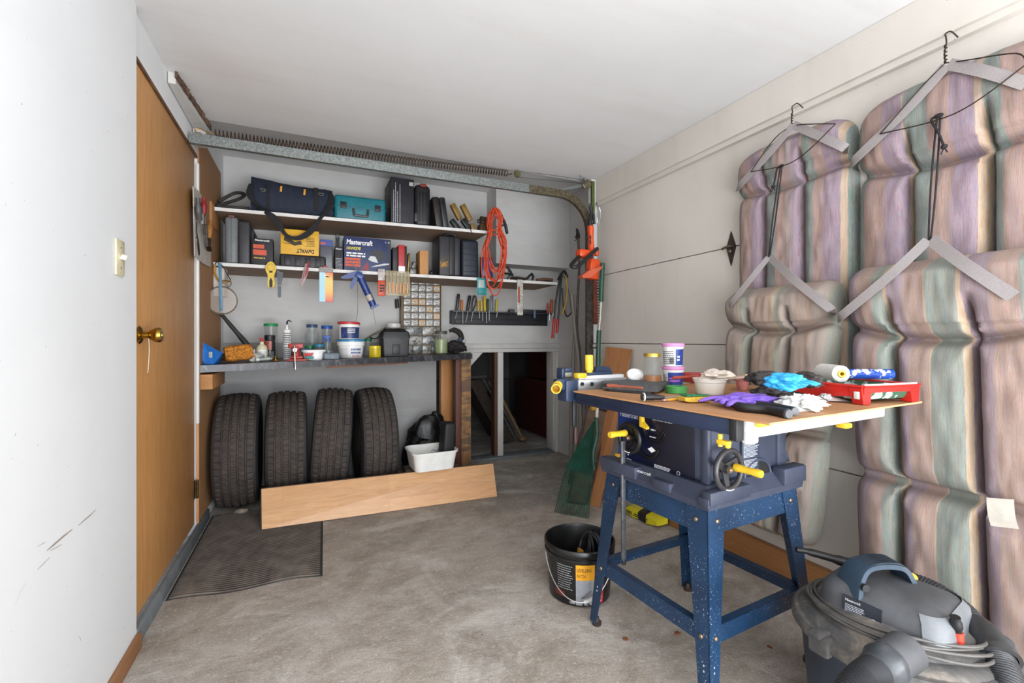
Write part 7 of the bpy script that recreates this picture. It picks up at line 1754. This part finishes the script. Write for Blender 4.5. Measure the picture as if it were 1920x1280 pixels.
# black toolbox with a cloth on the lid
x0, x1, z0, z1 = rectY(717, 618, 768, 669, 3.46); z0 = BZ((x0+x1)/2)+.003
t = thing('toolbox', 'black plastic toolbox with a beige cloth draped over its lid', 'toolbox', ((x0+x1)/2, 3.55, z0))
zm = z0+(z1-z0)*.66
obj('box_body', loft(MB(), [rr_loop(((x0+x1)/2, 3.56), (x1-x0)*.94, .20, .012, z0, 3), rr_loop(((x0+x1)/2, 3.56), (x1-x0), .21, .012, zm, 3)], True, True), M('2f2f31', .5, var=.12), t)
obj('box_lid', loft(MB(), [rr_loop(((x0+x1)/2, 3.56), (x1-x0)+.012, .22, .014, zm+.001, 3), rr_loop(((x0+x1)/2, 3.56), (x1-x0)+.010, .22, .014, zm+.012, 3), rr_loop(((x0+x1)/2, 3.56), (x1-x0)-.004, .20, .02, zm+.05, 3), rr_loop(((x0+x1)/2, 3.565), (x1-x0)-.05, .15, .03, z1+.006, 3)], True, True), M('29292b', .5, var=.12), t)
xm = (x0+x1)/2; obj('latch', MB().bx(xm-.028, xm+.028, 3.447, 3.4535, z0+.012, z0+.085, .003), M('262628', .5), t); obj('lid_rib', MB().tube([(xm-.012, 3.46, zm+.03), (xm-.012, 3.49, z1)], .003, 5).tube([(xm+.022, 3.46, zm+.03), (xm+.022, 3.49, z1)], .003, 5), m_blk, t)
def clf(u, v):
    a = WY(690, 640, 3.44); b = WY(768, 606, 3.44)
    x = a.x+(b.x-a.x+.0)*u; base = z1+.010 if u > .42 else (a.z+.02)+(z1+.010-a.z-.02)*(u/.42)
    return V((x, 3.47+.17*v, base+.006*sin(u*17+v*6)*.8+.004*noise.noise(V((u*8, v*8, 2)))))
mb = MB().grid(clf, 26, 12); k = len(mb.v); mb.v += [p+V((0, 0, .003)) for p in mb.v]; mb.f += [tuple(reversed([i+k for i in f])) for f in mb.f]
tag(obj('cloth', mb, M('b9b2a2', .9, var=.12), fix=False, loc=(xm, 3.5, z1)), 'beige folded cloth draped over the black toolbox lid', 'cloth')
a = WY(692, 632, 3.48)
tag(obj('black_strap', MB().tube([V((a.x, 3.47, a.z)), V((a.x+.05, 3.46, a.z-.01)), V((a.x+.09, 3.46, zm+.05))], .010, 6, sub=4, flat=.5), m_blk, loc=a), 'short black strap under the cloth left of the toolbox', 'strap')
c = bp(738, 3.72)
tr_ = thing('paper_roll', 'white paper roll standing on its end behind the black toolbox', 'roll', V((c.x, c.y, c.z))); obj('roll', MB().lathe([(.018, 0), (.055, 0), (.055, .25), (.018, .25), (.018, 0)], c, (0, 0, 1), 36), m_ww, tr_)
# lime jar, black gloves
c = bp(827, 3.60)
t = thing('glass_jar', 'clear jar of pale green liquid with a dark lid near the bench end', 'jar', c)
jar(t, c, .054, .165, M('4c4f49', .45), .022, glass('b9c98a', .1, .45), .72, .86, glass('a5ad98', .05, .10), 1.05)
c = bp(850, 3.66)
t = thing('work_gloves', 'black work gloves slumped at the right end of the bench', 'gloves', c)
obj('glove', MB().tube([c+V((-.03, 0, .185)), c+V((.0, 0, .195)), c+V((.045, -.01, .175)), c+V((.065, -.02, .13)), c+V((.055, -.02, .10))], [.02, .030, .032, .030, .018], 12, sub=5, flat=.75), M('2b2626', .8, var=.2), t)
obj('glove', MB().ball(c+V((.02, 0, .055)), (.075, .06, .052), 4, 4, .4, 2).tube([c+V((.03, -.02, .06)), c+V((.075, -.03, .045)), c+V((.105, -.03, .022))], [.034, .030, .022, .012], 12, sub=4, flat=.7), M('231f1f', .8, var=.2), t)
obj('blue_cuff', MB().ball(c+V((.045, -.035, .115)), (.022, .02, .018), 3, 3, .3, 2), M('39455a', .7), t)
# wire twig
tag(obj('wire_end', MB().tube([bp(860, 3.75)+V((0, 0, .01)), bp(868, 3.75)+V((0, 0, .03)), WY(874, 635, 3.75)], .002, 6), M('8a8884', .5), loc=bp(860, 3.75)), 'thin stiff wire sticking up behind the black gloves', 'wire')

# ================================================================ hung on the left panel
XP = LX+.012
def onp(px, py, o=.0): return WX(px, py, XP+o)
m_canvas = M('bdb7ae', .9, var=.12, scale=60)
ap = [onp(px, py) for px, py in ((361, 349), (368, 355), (376, 365), (380, 378), (386, 430), (394, 470), (394, 500), (388, 498), (378, 492), (364, 480))]
t = thing('canvas_apron', 'off white canvas tool holder hanging on the left wall panel', 'tool holder', onp(378, 430)); obj('canvas', MB().prism(ap, (.004, 0, 0)), m_canvas, t, smooth=False)
st = MB()
for k in range(6): st.tube([onp(366+4*k, 486+2.2*k-0, .0045), onp(364+3.8*k, 420+10*k, .0045)], .0006, 4)
obj('ticking_stripe', st, M('a09a94', .9), t)
obj('tape', MB().tube([onp(369, 415, .008), onp(369, 435, .01), onp(373, 460, .01), onp(374, 478, .008), onp(371, 462, .012), onp(371, 447, .01), onp(368, 445, .008)], .0025, 6, sub=4), m_blk, t)
def wtool(name, lab, cat, pts, r, col, tip=None, tcol='7d7a76', tr_=.004, flat=1):
    P = [onp(px, py, .025) for px, py in pts]; t = thing(name, lab, cat, P[-1], group=None); obj('handle', MB().tube(P, r, 10, sub=4, flat=flat), M(col, .45, var=.15), t)
    if tip: obj('blade', MB().tube([onp(px, py, .025) for px, py in tip], tr_, 8, sub=2, flat=.5), M(tcol, .4, .6, .2), t)
    return t
wtool('paring_tool', 'slate grey handled tool, first in the canvas holder', 'tool', ((371, 371), (372, 395), (374, 412)), [.010, .017, .014], '4a4b4a')
wtool('putty_knife', 'red and black handled tool in the canvas holder', 'tool', ((382, 371), (382, 388), (382, 402)), [.010, .017, .015, .011], '8c2020', ((382, 403), (382, 420), (384, 440)), '6b6562', .012)
wtool('garden_fork', 'wooden handled tool with a dark metal fork in the canvas holder', 'tool', ((395, 415), (393, 430), (392, 446)), [.010, .015, .014, .011], 'a8743c', ((391, 448), (390, 460), (393, 470)), '3b302c', .013)
wtool('scraper', 'grey steel scraper hanging between red and wooden handles', 'scraper', ((379, 400), (379, 420)), .008, '8a8986', ((386, 420), (387, 440), (388, 462)), '77736e', .012)
# amber safety glasses, ring, blue rule and strainer hung at the block end
Yh = 3.36
def hy(px, py): return WY(px, py, Yh)
t = thing('safety_glasses', 'amber framed safety glasses hanging at the left shelf end', 'glasses', hy(415, 520))
obj('frame', MB().tube([hy(403, 496), hy(402, 508), hy(406, 520), hy(414, 530), hy(424, 528), hy(433, 527)], .006, 8, sub=5), M('a8751f', .35), t)
obj('arm', MB().tube([hy(408, 492), hy(416, 497), hy(426, 514), hy(433, 526)], .003, 6, sub=4), M('2b2521', .4), t); obj('arm', MB().tube([hy(403, 496), hy(406, 491), hy(412, 491)], .003, 6, sub=3), M('2b2521', .4), t)
Yr = Yh-.02
c = WY(416, 563, Yr); rr = []
for i in range(28):
    a = 2*pi*i/28; rr.append(c+V((.082*cos(a), .01*cos(a), .086*sin(a))))
t = thing('strainer', 'round wire rimmed strainer hanging below the safety glasses', 'strainer', c)
obj('rim', MB().tube(rr, .0038, 8, True), M('8f8375', .3, .8), t)
obj('mesh', MB().lathe([(0, .0), (.05, -.001), (.080, 0), (.080, .0008), (0, .0016)], c, (0, 1, 0), 40), glass('b3a598', .5, .30), t)
obj('loop', MB().tube([c+V((.03, 0, .082)), c+V((.045, 0, .095)), c+V((.050, 0, .115)), c+V((.02, 0, .125)), c+V((-.01, 0, .115)), c+V((-.01, 0, .088))], .003, 6, sub=4), M('7d7368', .3, .8), t)
a, b = WY(412, 493, Yr-.012), WY(415, 583, Yr-.012)
t = thing('blue_rule', 'narrow blue strip hanging across the round strainer', 'rule', b); obj('strip', MB().box((a+b)/2, (.017, .003, (a-b).length), .001, Matrix.Rotation(R(-1.5), 4, 'Y')), M('4a7a96', .45, var=.1), t); obj('hole', MB().cyl(b+V((-.0, -.0017, .012)), b+V((0, -.002, .012)), .003), m_blk, t)

# ================================================================ corner by the vertical track
Yc = 2.70
def hc(px, py, y=Yc): return WY(px, py, y)
m_hor = M('cf4715', .4, var=.07)
t = thing('hedge_trimmer', 'orange electric hedge trimmer hanging blade down on the track', 'hedge trimmer', hc(1112, 620))
def pxprism(pts, y, th): return MB().prism([hc(px, py, y) for px, py in pts], (0, -th, 0))
obj('rear_handle', MB().tube([hc(1107, 424), hc(1108, 450), hc(1109, 480)], [.026, .022, .026, .028], 12, sub=4, flat=.8), m_hor, t)
obj('motor_body', MB().box(hc(1111, 505), (.085, .07, .15), .02, Matrix.Rotation(.12, 4, 'Y')).box(hc(1094, 476, Yc-.02), (.10, .07, .06), .018, Matrix.Rotation(.05, 4, 'Y')).box(hc(1118, 472), (.03, .04, .06), .012), m_hor, t)
text(t, 'STIHL', hc(1105, 458, Yc-.024), V((.03, 0, 1)), V((-1, 0, 0)), .075, .012, m_ink, name='lettering')if False else obj('print', lines(MB(), hc(1108, 458, Yc-.028), V((.03, 0, 1)), V((-1, 0, 0)), .07, .012, 1, 3, .8), m_ink, t)
obj('front_handle', MB().tube([hc(1120, 466, Yc-.06), hc(1100, 484, Yc-.10), hc(1082, 500, Yc-.12), hc(1071, 498, Yc-.10), hc(1080, 486, Yc-.06), hc(1090, 478, Yc-.02)], .013, 10, sub=5), m_blk, t)
obj('guard', MB().prism([hc(px, py, Yc-.02) for px, py in ((1123, 500), (1118, 508), (1100, 522), (1086, 523), (1084, 518), (1098, 508))], (0, -.05, 0)), M('c0583c', .45), t, smooth=False)
bl_ = MB().prism([hc(px, py, Yc-.01) for px, py in ((1111, 508), (1117, 508), (1119, 608), (1112, 608))], (0, -.010, 0))
obj('blade', bl_, M('6b3220', .45, .4, .3), t, smooth=False)
tt = MB()
for k in range(16):
    y_ = 524+5.2*k; tt.prism([hc(1117, y_, Yc-.01), hc(1122, y_+.8, Yc-.01), hc(1122, y_+2.2, Yc-.01), hc(1117, y_+3, Yc-.01)], (0, -.006, 0))
obj('blade_teeth', tt, M('3a2e29', .45, .5), t, smooth=False)
obj('plug_socket', MB().tube([hc(1107, 424), hc(1106, 415), hc(1109, 400), hc(1107, 386)], [.020, .016, .012, .012], 10, sub=3).tube([hc(1113, 402), hc(1114, 420)], .010, 8), m_blk, t)
t = thing('garden_loppers', 'green gripped long loppers standing right of the hedge trimmer', 'loppers', hc(1124, 690, 2.62))
Yl = 2.66
def hl(px, py): return WY(px, py, Yl)
obj('upper_grip', MB().tube([hl(1130, 493), hl(1128, 530), hl(1127, 565)], .017, 12, sub=3), M('1d4a39', .45, var=.12), t)
obj('tube', MB().tube([hl(1127, 566), hl(1125, 600), hl(1123, 619)], .0105, 10), M('aaa79c', .4, .4), t)
obj('lower_grip', MB().tube([hl(1123, 619), hl(1122, 650), hl(1121, 700)], .016, 12, sub=3), M('1d4a39', .45, var=.12), t)
obj('lower_shaft', MB().tube([hl(1121, 700), hl(1120, 760)], .010, 8), M('4a4844', .5, .3), t)
obj('knob', MB().ball(hl(1115, 648), (.018, .015, .02), 3, 2, .2, 2), M('6b675f', .4, .5), t)
tag(obj('steel_clip', MB().tube([hc(1121, 418, 2.7), hc(1119, 405, 2.7), hc(1122, 388, 2.7), hc(1126, 400, 2.7), hc(1122, 424, 2.7)], .003, 6, sub=4), m_silv, loc=hc(1121, 418, 2.7)), 'thin steel clip above the orange hedge trimmer', 'clip')
Yp = 3.30
t = thing('lever_pole', 'grey metal pole with a hooked top standing left of the track', 'pole', WY(1090, 800, Yp))
P = [WY(1084, 447, Yp), WY(1086, 500, Yp), WY(1083, 560, Yp), WY(1082, 620, Yp), WY(1088, 680, Yp), WY(1090, 880, Yp)]; P[-1].z = .01
obj('shaft', MB().tube(P, .011, 8, sub=4), M('77726c', .5, .4, .2), t)
obj('head', MB().tube([WY(1084, 447, Yp), WY(1083, 436, Yp), WY(1081, 428, Yp)], [.018, .014, .008], 8, sub=3).tube([WY(1083, 440, Yp-.01), WY(1078, 444, Yp-.02), WY(1082, 448, Yp-.02), WY(1077, 451, Yp-.02)], .0035, 5, sub=4), M('4a4744', .5, .4, .3), t)
P = [WY(1072, 552, 3.22), WY(1078, 620, 3.22), WY(1086, 700, 3.2), WY(1090, 900, 3.2)]; P[-1].z = .015
tag(obj('wood_stake', MB().tube(P, [.014, .016, .018, .02], 6, sub=3), wood('7b746b', '98918a', 2), loc=P[-1]), 'weathered grey wooden stake leaning in the corner left of the pole', 'stake')
P = [WY(1078, 600, 3.26), WY(1074, 700, 3.26), WY(1070, 890, 3.26)]; P[-1].z = .015
tag(obj('wood_stake', MB().tube(P, [.012, .02, .02], 6, sub=3), wood('6f6a63', '8a847c', 2), loc=P[-1]), 'second weathered stake, its foot left of the first', 'stake')
tag(obj('wood_lath', MB().tube([WZ(1066, 905, .01), WD(1104, 760, 3.12)], .012, 4), M('3a241b', .7, var=.3), loc=WZ(1066, 905, .01)), 'thin dark lath leaning left of the green rake', 'lath')
# small litter on the floor
for k, (px, py, lb) in enumerate(((1270, 1187, 'small dry brown leaf between the saw stand legs'), (1173, 1197, 'tiny brown leaf fragment in front of the black pail'), (1443, 1212, 'dry leaf on the floor under the near side of the saw'))):
    p = WZ(px, py, .004); tag(obj('dry_leaf', MB().ball(p, (.012-.003*k, .009, .003), 2, k+1, .4, 2), M('7d4a2a', .9), loc=p), lb, 'leaf')
for o in set(LOCALS):
    if '_local' in o: del o['_local']
